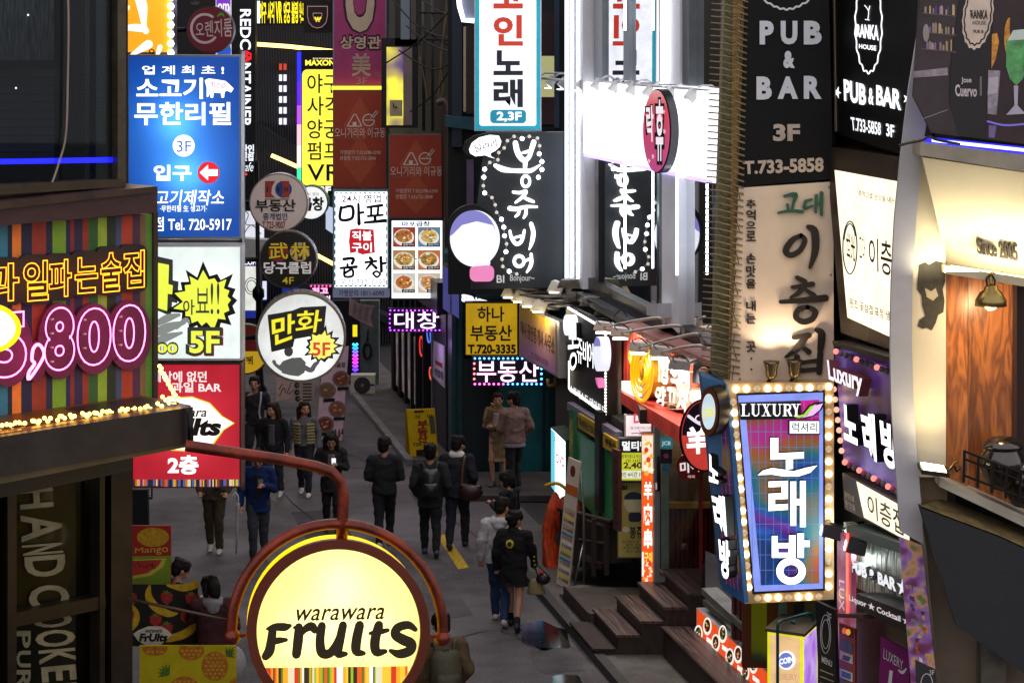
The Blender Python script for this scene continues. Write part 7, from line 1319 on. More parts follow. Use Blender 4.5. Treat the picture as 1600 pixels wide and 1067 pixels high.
# timber bay
m_, nt, N, b, L = nodes('varnished_timber'); tc = N('TexCoord'); mp = N('Mapping'); mp.inputs['Scale'].default_value = (5, 5, .7); n = N('TexNoise', Scale=1.6, Detail=3., Distortion=.6); L(tc.outputs['Object'], mp.inputs[0]); L(mp.outputs[0], n.inputs['Vector']); ml = N('Math', operation='MULTIPLY'); ml.inputs[1].default_value = 11.; L(n.outputs['Fac'], ml.inputs[0]); fr = N('Math', operation='PINGPONG'); fr.inputs[1].default_value = 1.; L(ml.outputs[0], fr.inputs[0]); cr = N('ValToRGB'); el = cr.color_ramp.elements; el[0].color = (*lin('#6a3a18'), 1); el[1].color = (*lin('#a8642c'), 1); L(fr.outputs[0], cr.inputs['Fac']); L(cr.outputs[0], b.inputs['Base Color']); b.inputs['Roughness'].default_value = .35; TIM = m_
s.slab('timber_panel', [(1478, 416), (1512, 420), (1512, 760), (1478, 745)], TIM, -.2, .05); s.slab('timber_panel', [(1513, 422), (1582, 430), (1582, 790), (1513, 762)], TIM, -.33, .05); s.slab('timber_recess', [(1582, 430), (1700, 450), (1700, 830), (1582, 790)], M('#2a120a', .5, 0, .3), -.45, .05); s.slab('timber_edge', [(1583, 430), (1589, 431), (1589, 792), (1583, 790)], M('#3a1a0c', .5), -.3, .1)
# balcony
s.slab('balcony_slab', [(1468, 746), (1700, 850), (1700, 870), (1468, 760)], M('#a8a292', .6, 0, .2, 3), .12, .6)
s.slab('parapet', [(1437, 790), (1560, 836), (1700, 900), (1700, 1120), (1495, 978)], M('#1d2126', .7, 0, .15, 4, .15), .3, .1)
s.part('parapet_top').prism([s.L(1437, 790, .3), s.L(1560, 836, .3), s.L(1700, 900, .3), s.L(1700, 868, -.2), s.L(1475, 778, -.2)], (0, 0, -.012), M('#5f5230', .8, 0, .5, 5, .4)) 
s.slab('base_wall', [(1440, 790), (1700, 900), (1700, 1200), (1470, 1200)], M('#6b5f50', .7, 0, .25, 2, .1), -.25, .2)
s.slab('base_pier', [(1533, 1000), (1572, 1030), (1572, 1200), (1533, 1200)], M('#5a564c', .8, 0, .4, 4), -.05, .2)
s.tube('wall_pipe', [(1440, 820, .0), (1446, 860, .0), (1452, 940, .0), (1460, 1010, .0)], .012, M('#8a8272', .5), .0)
s.text('Since 2005', [(1525, 372), (1591, 384), (1591, 410), (1527, 398)], M('#241e18', .5), .05, d=.0, th=.05, part='raised_lettering') if False else None
o = s.done(); SBLD = s
s = Sign('raised_lettering', 'dark raised Since 2005 lettering on the cream canopy', 'lettering', 1560, 410, PY_); s.face = .0; s.text('Since 2005', [(1526, 371), (1591, 381), (1591, 409), (1528, 397)], M('#241e18', .5), .03, d=-.02, th=.05, shear=-.1, part='letter'); o = s.done()['letter']; o.parent = SBLD.root; o.name = 'raised_lettering'; o.location = s.O - SBLD.O; bpy.data.objects.remove(s.root)
# banner poster above
s = Sign('cocktail_banner', 'dark pub banner with shelves of bottles and green cocktail glass', 'banner', 1540, 225, PY_ - .25); m_ = M('#1a1517', .5, 0, .2, 2); s.slab('sheet', [(1440, -60), (1700, -60), (1700, 238), (1455, 208), (1426, 150)], m_, .12, .03); s.face = .12
s.poly('print', [(1443, -60), (1506, -60), (1483, 110), (1482, 160), (1500, 214), (1456, 207), (1427, 150), (1428, 112)], M('#33292e', .5, 0, .35, 4), 1)
for y in (22, 52, 78): 
    s.poly('print', [(1441, y - 2), (1494, y + 3), (1494, y + 5), (1441, y)], M('#5a4a48', .5), 2)
    for k in range(9): x = 1446 + k * 5 + rng.uniform(-2, 2); hb = rng.uniform(5, 15); wb_ = rng.uniform(2, 4.4); s.poly('print', [(x, y - hb), (x + 1, y - hb - 2), (x + 1.8, y - hb - 2), (x + wb_, y - hb), (x + wb_, y - 1 + k * .4), (x, y - 1 + k * .4)], M(rng.choice(['#b09a6a', '#7a6a9a', '#8a7a6a', '#4a3a5a', '#a08a8a']), .4), 3)
s.poly('print', [(1427, 112), (1481, 106), (1481, 118), (1427, 122)], M('#8a8088', .5, 0, .4, 12), 2); s.stroke('print', [(1442, 186), (1480, 172)], .8, M('#a098a0', .5), 2)
s.poly('print', ell(1447, 52, 5, 14, 20), M('#8a8480', .5), 4); s.poly('print', [(1507, -60), (1560, -60), (1540, 110), (1532, 200), (1540, 217), (1498, 213), (1484, 160), (1486, 100)], M('#0d0b0d', .45), 1.5)
ov = [(1528 + (23 + (1.5 if k % 2 else 0)) * math.cos(R(k * 10)) - (50 * math.sin(R(k * 10))) * .12, 24 + (52 + (3 if k % 2 else 0)) * math.sin(R(k * 10))) for k in range(36)]; s.poly('logo', ov, M('#c9b8a8', .5), 3); s.stroke('logo', [(1528 + (x - 1528) * .86, 24 + (y - 24) * .86) for x, y in ov], 2, INK, 4, closed=True)
s.text('RANKA', [(1516, 16), (1544, 16), (1543, 31), (1517, 29)], INK, .04, 5); s.text('HOUSE', (1520, 33, 1541, 39), INK, .0, 5); s.text('PUB &', (1521, 47, 1537, 52), INK, .02, 5)
s.text('Jose', [(1502, 121), (1518, 121), (1518, 132), (1502, 132)], M('#c0b4b8', .5), .03, 3); s.text('Cuervo', [(1492, 132), (1527, 134), (1526, 152), (1493, 151)], M('#c0b4b8', .5), .04, 3, rot=0); s.poly('print', [(1531, 120), (1534, 120), (1534, 150), (1531, 150)], M('#7a6a70', .5), 2)
GLG = M('#4f9a58', .3, 0, .5, 9); s.poly('print', [(1540, 217), (1548, 110), (1556, -60), (1700, -60), (1700, 238)], M('#2a1a1e', .5, 0, .5, 5), 1.2)
s.poly('print', [(1572, 62), (1602, 60), (1606, 100), (1598, 124), (1588, 134), (1578, 124), (1572, 104)], GLG, 3); s.poly('print', [(1583, 48), (1602, 46), (1602, 62), (1574, 64)], M('#b8c8c0', .3), 3.2); s.poly('print', [(1584, 134), (1591, 134), (1590, 165), (1602, 178), (1572, 180), (1585, 165)], M('#a8a0b4', .3), 3); s.poly('print', ell(1578, 60, 9, 32, 20, 90, 270), M('#c8862a', .5, 0, .5, 12), 2.5); s.poly('print', [(1550, 54), (1558, 52), (1561, 66), (1556, 92), (1549, 108)], M('#c88a34', .5, 0, .5, 12), 2.5)
s.poly('print', [(1544, 110), (1563, 111), (1557, 180), (1543, 178)], M('#8a8490', .3, 0, .4, 14), 2.5); s.poly('print', [(1545, 122), (1560, 120), (1558, 146), (1543, 148)], M('#b8b0bc', .4), 2.8); s.stroke('print', [(1543, 190), (1570, 196), (1602, 194)], 3, E('#7a6ad8', .6), 2.6); s.poly('print', [(1545, 196), (1557, 197), (1554, 216), (1545, 215)], M('#6a5a8a', .4), 2.5); s.done()
# electrical cable along the canopy
m = MB(); m.tube(smooth_path([P(x, y, PY_ - .5) for x, y in ((1404, 228), (1420, 224), (1440, 220), (1452, 214), (1462, 218), (1480, 222), (1500, 226))], 5), .012, BLACK, 6); single('cable', m, 'black twisted cable drooping beside the blue neon line', 'cable')
# wall lamp (lit) and floor floodlight (lit)
c = P(1548, 478, PY_ - .15); rt = empty('wall_lamp', c, 0, 'brass bell wall lamp glowing over the timber panel', 'wall lamp'); BR_ = M('#8a7a4a', .3, .85, .2)
m = MB(); m.lathe([(.02, .17), (.05, .16), (.06, .13), (.09, .11), (.125, .05), (.128, .0), (.115, .0), (.08, .09), (.02, .12)], (0, 0, 0), BR_, 20); m.obj('shade', rt)
m = MB(); m.tube(smooth_path([(0, 0, .17), (0, .02, .26), (.06, .1, .24), (.14, .3, .2)], 5), .014, BR_, 8); m.tube(smooth_path([(-.03, 0, .15), (-.04, 0, .22), (0, 0, .25), (.03, 0, .2), (.02, 0, .16)], 4), .008, DARK, 6); m.ball((.14, .28, .2), .05, BR_, 10, 6); m.obj('arm', rt)
m = MB(); m.ball((0, 0, .0), (.05, .05, .035), E('#ffe7b0', 12.), 12, 8); m.obj('bulb', rt)
l = bpy.data.lights.new('lamp', 'POINT'); l.energy = 22; l.color = (1, .72, .38); l.shadow_soft_size = .05; lo = bpy.data.objects.new('lamp', l); COL.objects.link(lo); lo.parent = rt; lo.location = (0, 0, -.06)
c = P(1462, 738, PY_ - .2); rt = empty('wall_floodlight', c, 0, 'flat black floodlight shining up the cream wall', 'floodlight')
m = MB(); m.prism([(-.13, -.08, -.0), (.1, -.08, -.03), (.1, .12, .0), (-.13, .12, .03)], (0, 0, .035), M('#15130f', .4, .3)); m.obj('housing', rt)
m = MB(); m.prism([(-.11, -.06, .037), (.08, -.06, .008), (.08, .1, .037), (-.11, .1, .066)], (0, 0, .003), E('#fff0c0', 14.)); m.obj('lens', rt)
m = MB(); m.tube(smooth_path([(.1, .0, .0), (.15, .02, .05), (.18, .05, .0), (.22, .1, .02)], 4), .008, BLACK, 6); m.tube(smooth_path([(.12, .02, .03), (.16, .0, .09), (.2, .05, .04)], 4), .006, M('#8a7a4a', .4, .5), 6); m.obj('cable', rt)
l = bpy.data.lights.new('lamp', 'SPOT'); l.energy = 30; l.color = (1, .80, .46); l.spot_size = R(125); l.spot_blend = .8; l.shadow_soft_size = .08; lo = bpy.data.objects.new('lamp', l); COL.objects.link(lo); lo.parent = rt; lo.location = (0, -.06, .12); lo.rotation_euler = (R(180 - 8), 0, 0)
l = bpy.data.lights.new('trough', 'AREA'); l.shape = 'RECTANGLE'; l.size = 1.2; l.size_y = .05; l.energy = 22; l.color = (1, .86, .56); lo = bpy.data.objects.new('trough_lamp', l); COL.objects.link(lo); lo.location = P(1560, 424, PY_ - .12); lo.rotation_euler = (R(152), 0, 0)
# railing and jars
m = MB(); IR = M('#14110e', .45, .6, .2); top = [(1505, 704), (1700, 776)]
f = lambda x, y0: y0 + (x - 1505) * .38
for y0 in (704, 716, 742): m.tube([P(1505, y0, PY_ - .3), P(1700, f(1700, y0), PY_ - .3)], .011, IR, 6)
for k in range(9): x = 1506 + k * 22; m.box(((P(x, f(x, 728), PY_ - .3)).x, PY_ - .3, P(x, f(x, 728), PY_ - .3).z), (.022, .022, .26), IR)
single('railing', m, 'thin black iron railing in front of the jars', 'railing')
for i, (cx, y0, y1, r) in enumerate(((1565, 681, 762, 36), (1602, 716, 790, 34))):
    p = P(cx, y1, PY_ - .05); k = PY_ / FPX; rr = r * k; h = (y1 - y0) * k; rt = empty('jar', p, 0, ('large brown glazed jar with a domed lid behind the iron railing', 'second brown glazed jar nearer the right frame edge, lower lid')[i], 'jar'); JM = M('#1f1610', .18, 0, .3, 5, .1, .6, .5)
    m = MB(); m.lathe([(rr * .55, 0), (rr * .85, h * .2), (rr, h * .45), (rr * .95, h * .62), (rr * .78, h * .78), (rr * .74, h * .8)], (0, 0, 0), JM, 28); m.obj('body', rt)
    m = MB(); m.lathe([(rr * .86, h * .79), (rr * .9, h * .84), (rr * .8, h * .9), (rr * .7, h * .94), (rr * .5, h * 1.0), (rr * .2, h * 1.02)], (0, 0, 0), JM, 28); m.obj('lid', rt)
s = Sign('picture_strip', 'printed purple food poster strip at the foot of the white pillar', 'poster', 1440, 1067, PY_ - .1); s.slab('sheet', [(1405, 838), (1440, 852), (1470, 1120), (1428, 1120)], printed('food_poster', [(.3, '#3a1a34'), (.42, '#6a2a5a'), (.5, '#7a5a9a'), (.56, '#b0805a'), (.64, '#3a5a3a'), (.75, '#c9b090')], .12, 5.), .0, .02); s.face = 0
for k in range(22): s.poly('print', [(1420 + rng.uniform(0, 30), 940 + rng.uniform(0, 110))] * 1 and (lambda x, y: [(x, y), (x + rng.uniform(3, 8), y + 2), (x + rng.uniform(3, 8), y + rng.uniform(5, 10)), (x, y + 6)])(1418 + k * .6 + rng.uniform(0, 22), 930 + k * 6), M(rng.choice(['#5a8a4a', '#c0a060', '#a04a3a', '#d8d0c0', '#4a2a50', '#8a6a3a']), .5, 0, .3, 20), 1)
s.text('예약 1023-58', [(1414, 912), (1444, 918), (1445, 926), (1415, 920)], M('#c8b8c0', .5), 0, 2); s.poly('print', [(1430, 1030), (1462, 1045), (1468, 1120), (1434, 1120)], M('#26242a', .6), 2); s.stroke('print', ell(1448, 1068, 9, 16, 20), 1.4, M('#b8b0b0', .5), 3, closed=True); s.text('3F', (1452, 1046, 1460, 1054), M('#c8c0c0', .5), 0, 3); s.done()
import numpy as np
# ================================================================= people
def cloth(h, rough=.85, noise=.25, scale=14, bump=.35): return M(h, rough, 0, noise, scale, bump, .25)
SKIN = M('#b98a70', .5, 0, .08, 12, 0, .35); HAIR = M('#16110f', .6, 0, .3, 30, .4, .2); HAIRB = M('#2a1a12', .6, 0, .3, 30, .4, .2)
class Blob(MB):
    def cap(s, p0, p1, r0, r1, mat, n=10):
        p0, p1 = Vector(p0), Vector(p1); t = (p1 - p0); L_ = t.length; t = t.normalized() if L_ > 1e-6 else Vector((0, 0, 1)); a = t.orthogonal().normalized(); b = t.cross(a); V = []; F = []
        rings = [(-r0 * math.cos(R(x)), r0 * math.sin(R(x))) for x in (8, 35, 62, 90)] + [(L_ + r1 * math.cos(R(x)), r1 * math.sin(R(x))) for x in (90, 62, 35, 8)]
        for h, r in rings:
            for k in range(n): th = 2 * math.pi * k / n; V.append(p0 + t * h + (a * math.cos(th) + b * math.sin(th)) * r)
        m = len(rings)
        for i in range(m - 1):
            for k in range(n): F.append((i * n + k, i * n + (k + 1) % n, (i + 1) * n + (k + 1) % n, (i + 1) * n + k))
        F += [tuple(range(n - 1, -1, -1)), tuple((m - 1) * n + k for k in range(n))]; return s.add(V, F, mat, True)
    def rings(s, rr, mat, n=16):
        V = []; F = []; m = len(rr)
        for z, rx, ry, cx, cy in rr:
            for k in range(n): th = 2 * math.pi * k / n; V.append((cx + rx * math.cos(th), cy + ry * math.sin(th), z))
        for i in range(m - 1):
            for k in range(n): F.append((i * n + k, i * n + (k + 1) % n, (i + 1) * n + (k + 1) % n, (i + 1) * n + k))
        F += [tuple(range(n - 1, -1, -1)), tuple((m - 1) * n + k for k in range(n))]; return s.add(V, F, mat, True)
REMESH = []
def blob_obj(b, name, parent, vox, it=3):
    o = b.obj(name, parent); REMESH.append((o, vox, it)); return o
ARMS = {'down': ((.15, -.015, .645), (.155, .045, .50)), 'phone': ((.145, .0, .635), (.045, .155, .69)), 'bent': ((.155, -.05, .645), (.12, .05, .545)), 'mouth': ((.13, .03, .64), (.03, .115, .845)), 'swingf': ((.15, .035, .645), (.15, .12, .52)), 'swingb': ((.15, -.07, .65), (.155, -.08, .50)), 'fold': ((.14, .03, .63), (-.01, .11, .645)), 'reach': ((.14, .08, .68), (.12, .22, .66)), 'back': ((.15, -.02, .645), (.1, .09, .60))}
def person(label, pos, h, face, arms=('down', 'down'), stride=.0, top='#292a30', legs='#24252b', hair='short', head=(0, 0), coat=None, skirt=None, hem=None, shoe='#2a2a30', hairc=None, lean=0., skin_legs=False, hood=None, bulk=1., collar=None, group=None, half=False, inner=None, sock=None, sleeve=None):
    X, Y, Z = pos; root = empty('person', (X, Y, Z), R(face), label, 'person', group); H = h
    S3 = lambda p: Vector((p[0] * H, p[1] * H, p[2] * H)); hairc = hairc or HAIR
    def ln(p):      # lean of the upper body
        p = Vector(p)
        if p.z > .5 and lean: p.y += (p.z - .5) * math.sin(R(lean)); 
        return p
    B = Blob(); T = cloth(top); LG = cloth(legs)
    hr = Euler((R(-head[0]), 0, R(head[1]))).to_matrix(); piv = Vector((0, -.005, .865))
    def hd(p): return ln(piv + hr @ (Vector(p) - piv))
    def E_(b, c, r, mat, rot=None, headed=False, n=14, m=9): b.ball(S3(hd(c) if headed else ln(c)), [x * H for x in r], mat, n, m, (hr if headed else rot))
    E_(B, (0, .008, .928), (.048, .06, .068), SKIN, headed=True); E_(B, (0, .026, .892), (.036, .04, .034), SKIN, headed=True); E_(B, (0, .07, .914), (.009, .012, .015), SKIN, headed=True, n=8, m=6); E_(B, (0, .062, .888), (.016, .008, .007), SKIN, headed=True, n=8, m=6)
    for sx in (-1, 1): E_(B, (sx * .049, .0, .916), (.008, .016, .021), SKIN, headed=True, n=8, m=6); E_(B, (sx * .03, .047, .903), (.014, .012, .014), SKIN, headed=True, n=8, m=6)
    B.cap(S3(ln((0, -.008, .80))), S3(hd((0, .0, .89))), .036 * H, .032 * H, SKIN)
    B.cap(S3(ln((-.085, 0, .80))), S3(ln((.085, 0, .80))), .035 * H, .035 * H, SKIN); E_(B, (0, 0, .73), (.085, .055, .085), SKIN); E_(B, (0, 0, .62), (.075, .05, .09), SKIN); E_(B, (0, -.003, .53), (.08, .058, .055), SKIN)
    C = Blob(); b = bulk
    C.cap(S3(ln((-.088, -.004, .797))), S3(ln((.088, -.004, .797))), .043 * H * b, .043 * H * b, T); E_(C, (0, .0, .735), (.104 * b, .07 * b, .085), T)
    hz = hem if hem else .50
    C.rings([(H * z, H * rx * b, H * ry * b, 0, H * (ln((0, 0, z)).y)) for z, rx, ry in ((hz, .098 + (.56 - hz) * .06, .076 + (.56 - hz) * .06), (hz + .03, .1, .076), (.60, .096, .07), (.68, .1, .072), (.76, .105, .07), (.81, .085, .05))], T)
    if collar: C.cap(S3(ln((0, -.01, .82))), S3(ln((0, -.006, .845))), .05 * H, .046 * H, T)
    if hood: 
        HB = Blob(); HM = cloth(hood); E_(HB, (0, -.05, .815), (.075, .05, .04), HM); E_(HB, (-.05, -.005, .825), (.03, .05, .03), HM); E_(HB, (.05, -.005, .825), (.03, .05, .03), HM); E_(HB, (0, -.07, .79), (.05, .03, .045), HM); blob_obj(HB, 'hood', root, .012)
    for i, sx in enumerate((-1, 1)):
        e, w = ARMS[arms[i]]; e = ln((e[0] * sx, e[1], e[2])); w = ln((w[0] * sx, w[1], w[2])); sh = ln((sx * .108, -.004, .795))
        B.cap(S3(sh), S3(e), .032 * H, .026 * H, SKIN); B.cap(S3(e), S3(w), .026 * H, .017 * H, SKIN)
        C.cap(S3(sh), S3(e), .044 * H * b, .036 * H * b, T); cu = e + (w - e) * .93; C.cap(S3(e), S3(cu), .036 * H * b, .028 * H * b, T)
        d = (w - e).normalized(); side = Vector((1, 0, 0)) if abs(d.x) < .8 else Vector((0, 0, 1)); side = (side - d * side.dot(d)).normalized(); nn = d.cross(side)
        if nn.y < 0 or (abs(nn.y) < .2 and nn.z > 0): nn = -nn
        pl = w + d * .03; B.cap(S3(w), S3(pl + d * .012), .015 * H, .02 * H, SKIN)
        for f, (o_, L_) in enumerate(((-.017, .036), (-.006, .042), (.006, .04), (.017, .03))):
            k0 = pl + side * o_ + d * .018; k1 = k0 + (d * .8 + nn * .45).normalized() * L_ * .55; k2 = k1 + (d * .35 + nn * .9).normalized() * L_ * .5
            B.cap(S3(k0), S3(k1), .0058 * H, .0054 * H, SKIN, 6); B.cap(S3(k1), S3(k2), .0054 * H, .0046 * H, SKIN, 6)
        t0 = w + d * .02 - side * .016 * sx; t1 = t0 + (d * .5 - side * .6 * sx + nn * .4).normalized() * .026; t2 = t1 + (d * .9 + nn * .3).normalized() * .02
        B.cap(S3(t0), S3(t1), .0068 * H, .006 * H, SKIN, 6); B.cap(S3(t1), S3(t2), .006 * H, .005 * H, SKIN, 6)
    TR = Blob(); feet = []
    for sx in (-1, 1):
        st_ = stride * sx; hip = (sx * .048, 0, .52); 
        if st_ >= 0: kn = (sx * .05, .045 * (st_ > 0) + st_ * .5, .285); an = (sx * .05, st_, .04)
        else: kn = (sx * .05, st_ * .25, .285); an = (sx * .05, st_ * 1.05, .065)
        r = 1.0 if not skin_legs else .9
        B.cap(S3(hip), S3(kn), .056 * H * r, .036 * H * r, SKIN); B.cap(S3(kn), S3(an), .037 * H * r, .022 * H * r, SKIN)
        if not skin_legs:
            TR.cap(S3(hip), S3(kn), .064 * H, .046 * H, LG); TR.cap(S3(kn), S3((an[0], an[1], an[2] + .012)), .046 * H, .034 * H, LG)
        feet.append((an, st_))
    if not skin_legs: E_(TR, (0, -.004, .53), (.09, .068, .06), LG)
    blob_obj(B, 'body', root, .0085, 2); blob_obj(C, 'jacket' if not coat else 'coat', root, .0125, 4)
    if not skin_legs: blob_obj(TR, 'trousers', root, .0125, 4)
    if skirt:
        K_ = Blob(); K_.rings([(H * z, H * rx, H * ry, 0, 0) for z, rx, ry in ((skirt[1], .115, .1), (skirt[1] + .08, .112, .092), (.58, .085, .066), (.62, .08, .06))], cloth(skirt[0])); blob_obj(K_, 'skirt', root, .012)
    for (an, st_) in feet:
        sm = M(shoe, .5, 0, .12, 12); F_ = Blob(); tilt = R(28) if st_ < 0 else 0; f = Vector((0, math.cos(tilt), -math.sin(tilt)))
        a = S3(an); a.z -= .018 * H; F_.cap(a - f * .018 * H, a + f * .045 * H, .027 * H, .027 * H, sm); F_.cap(a + f * .03 * H - Vector((0, 0, .006 * H)), a + f * .085 * H - Vector((0, 0, .008 * H)), .026 * H, .018 * H, sm); F_.cap(a, a + Vector((0, -.005, .03 * H)), .026 * H, .026 * H, sm)
        F_.v = [(x, y, max(z, .004)) for x, y, z in F_.v]; blob_obj(F_, 'shoe', root, .01, 2)
        if sock: so = Blob(); so.cap(S3((an[0], an[1], an[2] + .01)), S3((an[0], an[1] * .9, an[2] + .05)), .027 * H, .028 * H, cloth(sock)); so.obj('sock', root)
    HR = Blob()
    E_(HR, (0, -.014, .940), (.056, .064, .066), hairc, headed=True); E_(HR, (0, .024, .975), (.047, .042, .03), hairc, headed=True); E_(HR, (0, -.03, .905), (.05, .042, .045), hairc, headed=True)
    for sx in (-1, 1): E_(HR, (sx * .042, .012, .95), (.018, .04, .035), hairc, headed=True)
    for k in range(9):
        a = R(k * 40 + 10); E_(HR, (.035 * math.cos(a), -.01 + .042 * math.sin(a), .978 + .008 * math.sin(k * 2.3)), (.022, .022, .02), hairc, headed=True, n=8, m=6)
    if hair == 'long':
        for sx in (-1, 1): HR.cap(S3(hd((sx * .048, -.006, .93))), S3(ln((sx * .068, .012, .76))), .024 * H, .026 * H, hairc); HR.cap(S3(hd((sx * .046, -.03, .92))), S3(ln((sx * .055, -.045, .74))), .032 * H, .03 * H, hairc)
        HR.cap(S3(hd((0, -.045, .93))), S3(ln((0, -.062, .73))), .045 * H, .036 * H, hairc)
    if hair == 'bob':
        for sx in (-1, 1): HR.cap(S3(hd((sx * .046, -.01, .93))), S3(hd((sx * .05, .0, .875))), .026 * H, .022 * H, hairc)
        HR.cap(S3(hd((0, -.04, .92))), S3(hd((0, -.045, .87))), .048 * H, .04 * H, hairc)
    if hair == 'tied': E_(HR, (0, -.075, .935), (.028, .03, .03), hairc, headed=True)
    blob_obj(HR, 'hair', root, .0095, 2)
    if inner:
        I_ = Blob(); I_.rings([(H * z, H * .036, H * .012, 0, H * (ln((0, 0, z)).y + .066 * b)) for z in (.56, .62, .70, .78)], cloth(inner)); blob_obj(I_, 'shirt', root, .01)
    FE = MB(); ec = M('#261f1c', .3); 
    for sx in (-1, 1): FE.ball(S3(hd((sx * .019, .062, .927))), [.0085 * H, .006 * H, .004 * H], ec, 8, 5, hr); FE.ball(S3(hd((sx * .02, .064, .938))), [.011 * H, .005 * H, .0022 * H], ec, 8, 5, hr)
    FE.obj('eyes', root); ML = MB(); ML.ball(S3(hd((0, .0685, .889))), [.013 * H, .006 * H, .004 * H], M('#8a4440', .4), 8, 5, hr); ML.obj('mouth', root)
    root['H'] = H
    mt = Matrix.Translation((X, Y, Z)) @ Matrix.Rotation(R(face), 4, 'Z')
    return root, (lambda p: mt @ (ln(p) * H))
def at(px, py, z=0.): g_ = G(px, py, z); return (g_.x, g_.y, g_.z)
def athead(px, py, h, z=0.): g_ = G(px, py, z + h); return (g_.x, g_.y, z)
def phone(Wm, p, face, label, light=True):
    m = MB(); m.box((0, 0, 0), (.075, .012, .15), M('#212124', .3)); 
    if light: m.box((0, -.0065, .0), (.066, .002, .135), E('#dfe8ff', 1.2))
    o = single('phone', m, label, 'phone', None, None, (0, 0, 0)); o.location = Wm(p); o.rotation_euler = (R(-40), 0, R(face + 180)); return o
def strap(m, Wm, pts, r, mat): m.tube(smooth_path([Wm(p) for p in pts], 5), r, mat, 6)
# 1 far man with a strap
P1, w1 = person('man in a dark jacket with a pale shoulder strap facing down the alley', athead(398, 588, 1.76), 1.76, 175, ('down', 'bent'), .12, '#2b2930', '#292930', shoe='#242426', hairc=HAIRB)
m = MB(); strap(m, w1, [(-.07, .02, .84), (-.075, .085, .76), (-.06, .1, .64), (-.08, .09, .55)], .018, M('#b8b0b4', .6)); single('shoulder_strap', m, 'pale bag strap over the far man in the dark jacket', 'strap')
# 2, 3 two girls
P2, w2 = person('long haired girl in a black varsity jacket smiling at her friend', athead(427, 629, 1.65), 1.65, 168, ('down', 'down'), .07, '#212024', '#35373f', 'long', (0, -28), hem=.5, bulk=1.08, shoe='#d8d4d0', hairc=HAIRB, inner='#5b5a60')
m = MB(); c = w2((-.16, .06, .44)); m.tube([c + Vector((0, 0, .05)), c + Vector((.0, 0, -.14))], .035, M('#c9787a', .5), 12); single('bottle', m, 'pink bottle held by the girl in the black varsity jacket', 'bottle')
for (sx, txt) in ((-.06, 'E'), (.065, 'X')):
    pass
P3, w3 = person('long haired girl in a grey sweater and quilted cream vest', athead(475, 627, 1.64), 1.64, 178, ('down', 'down'), -.11, '#66666c', '#2a2c36', 'long', (0, 24), hem=.53, shoe='#dcd8d0', hairc=HAIRB)
v = Blob(); VM = M('#8d8258', .6, 0, .15, 6, .2)
for sx in (-1, 1):
    for k in range(7): v.cap(Vector((sx * .045, .082, .57 + k * .032)) * 1.64, Vector((sx * .1, .045, .57 + k * .032)) * 1.64, .019 * 1.64, .017 * 1.64, VM, 8)
v.obj('vest', P3)
P3b = MB(); 
# 4 woman with phone
P4, w4 = person('woman with long black hair and open dark coat looking at her phone', athead(517, 673, 1.64), 1.64, 186, ('phone', 'back'), -.05, '#242427', '#222226', 'long', (28, 0), coat=1, hem=.40, bulk=1.05, inner='#8a6a68', shoe='#2c2c30')
phone(w4, (-.02, .165, .72), 186, 'lit phone held by the woman with long black hair')
# 5 boy in blue jacket under the arm, with umbrella
P5, w5 = person('young man in a blue jacket looking down at his phone', athead(402, 700, 1.72), 1.72, 188, ('phone', 'down'), .05, '#12285a', '#3b3d44', 'short', (32, 0), hem=.44, bulk=1.1, hairc=HAIRB, shoe='#303035', inner='#26262b')
phone(w5, (-.02, .17, .715), 188, 'dark phone held by the young man in blue', False)
m = MB(); a, b = w5((.175, .06, .53)), w5((.2, .09, .08)); m.tube([a, a + (b - a) * .1, a + (b - a) * .5, b], .035, M('#b9b6b4', .35, 0, .15, 20, .3), 10, r1=.012); m.tube(smooth_path([a, a + Vector((0, 0, .1)), a + Vector((-.04, 0, .15)), a + Vector((-.08, 0, .1))], 5), .012, WHITEP, 8); single('umbrella', m, 'furled white umbrella hanging from the young man in blue', 'umbrella')
# 6 walker half hidden by the red lightbox
P6, w6 = person('walker in olive trousers half hidden behind the red lightbox', at(336, 862), 1.76, 178, ('bent', 'bent'), -.06, '#4b433a', '#4a4030', 'short', shoe='#c9c4be', hem=.47, bulk=1.1)
m = MB(); c = w6((-.05, .13, .6)); m.box(c, (.14, .06, .09), M('#303033', .4)); m.tube([c + Vector((0, -.03, 0)), c + Vector((0, -.1, 0))], .03, M('#303033', .3, .3), 12); single('camera_body', m, 'black camera held by the walker in olive trousers', 'camera')
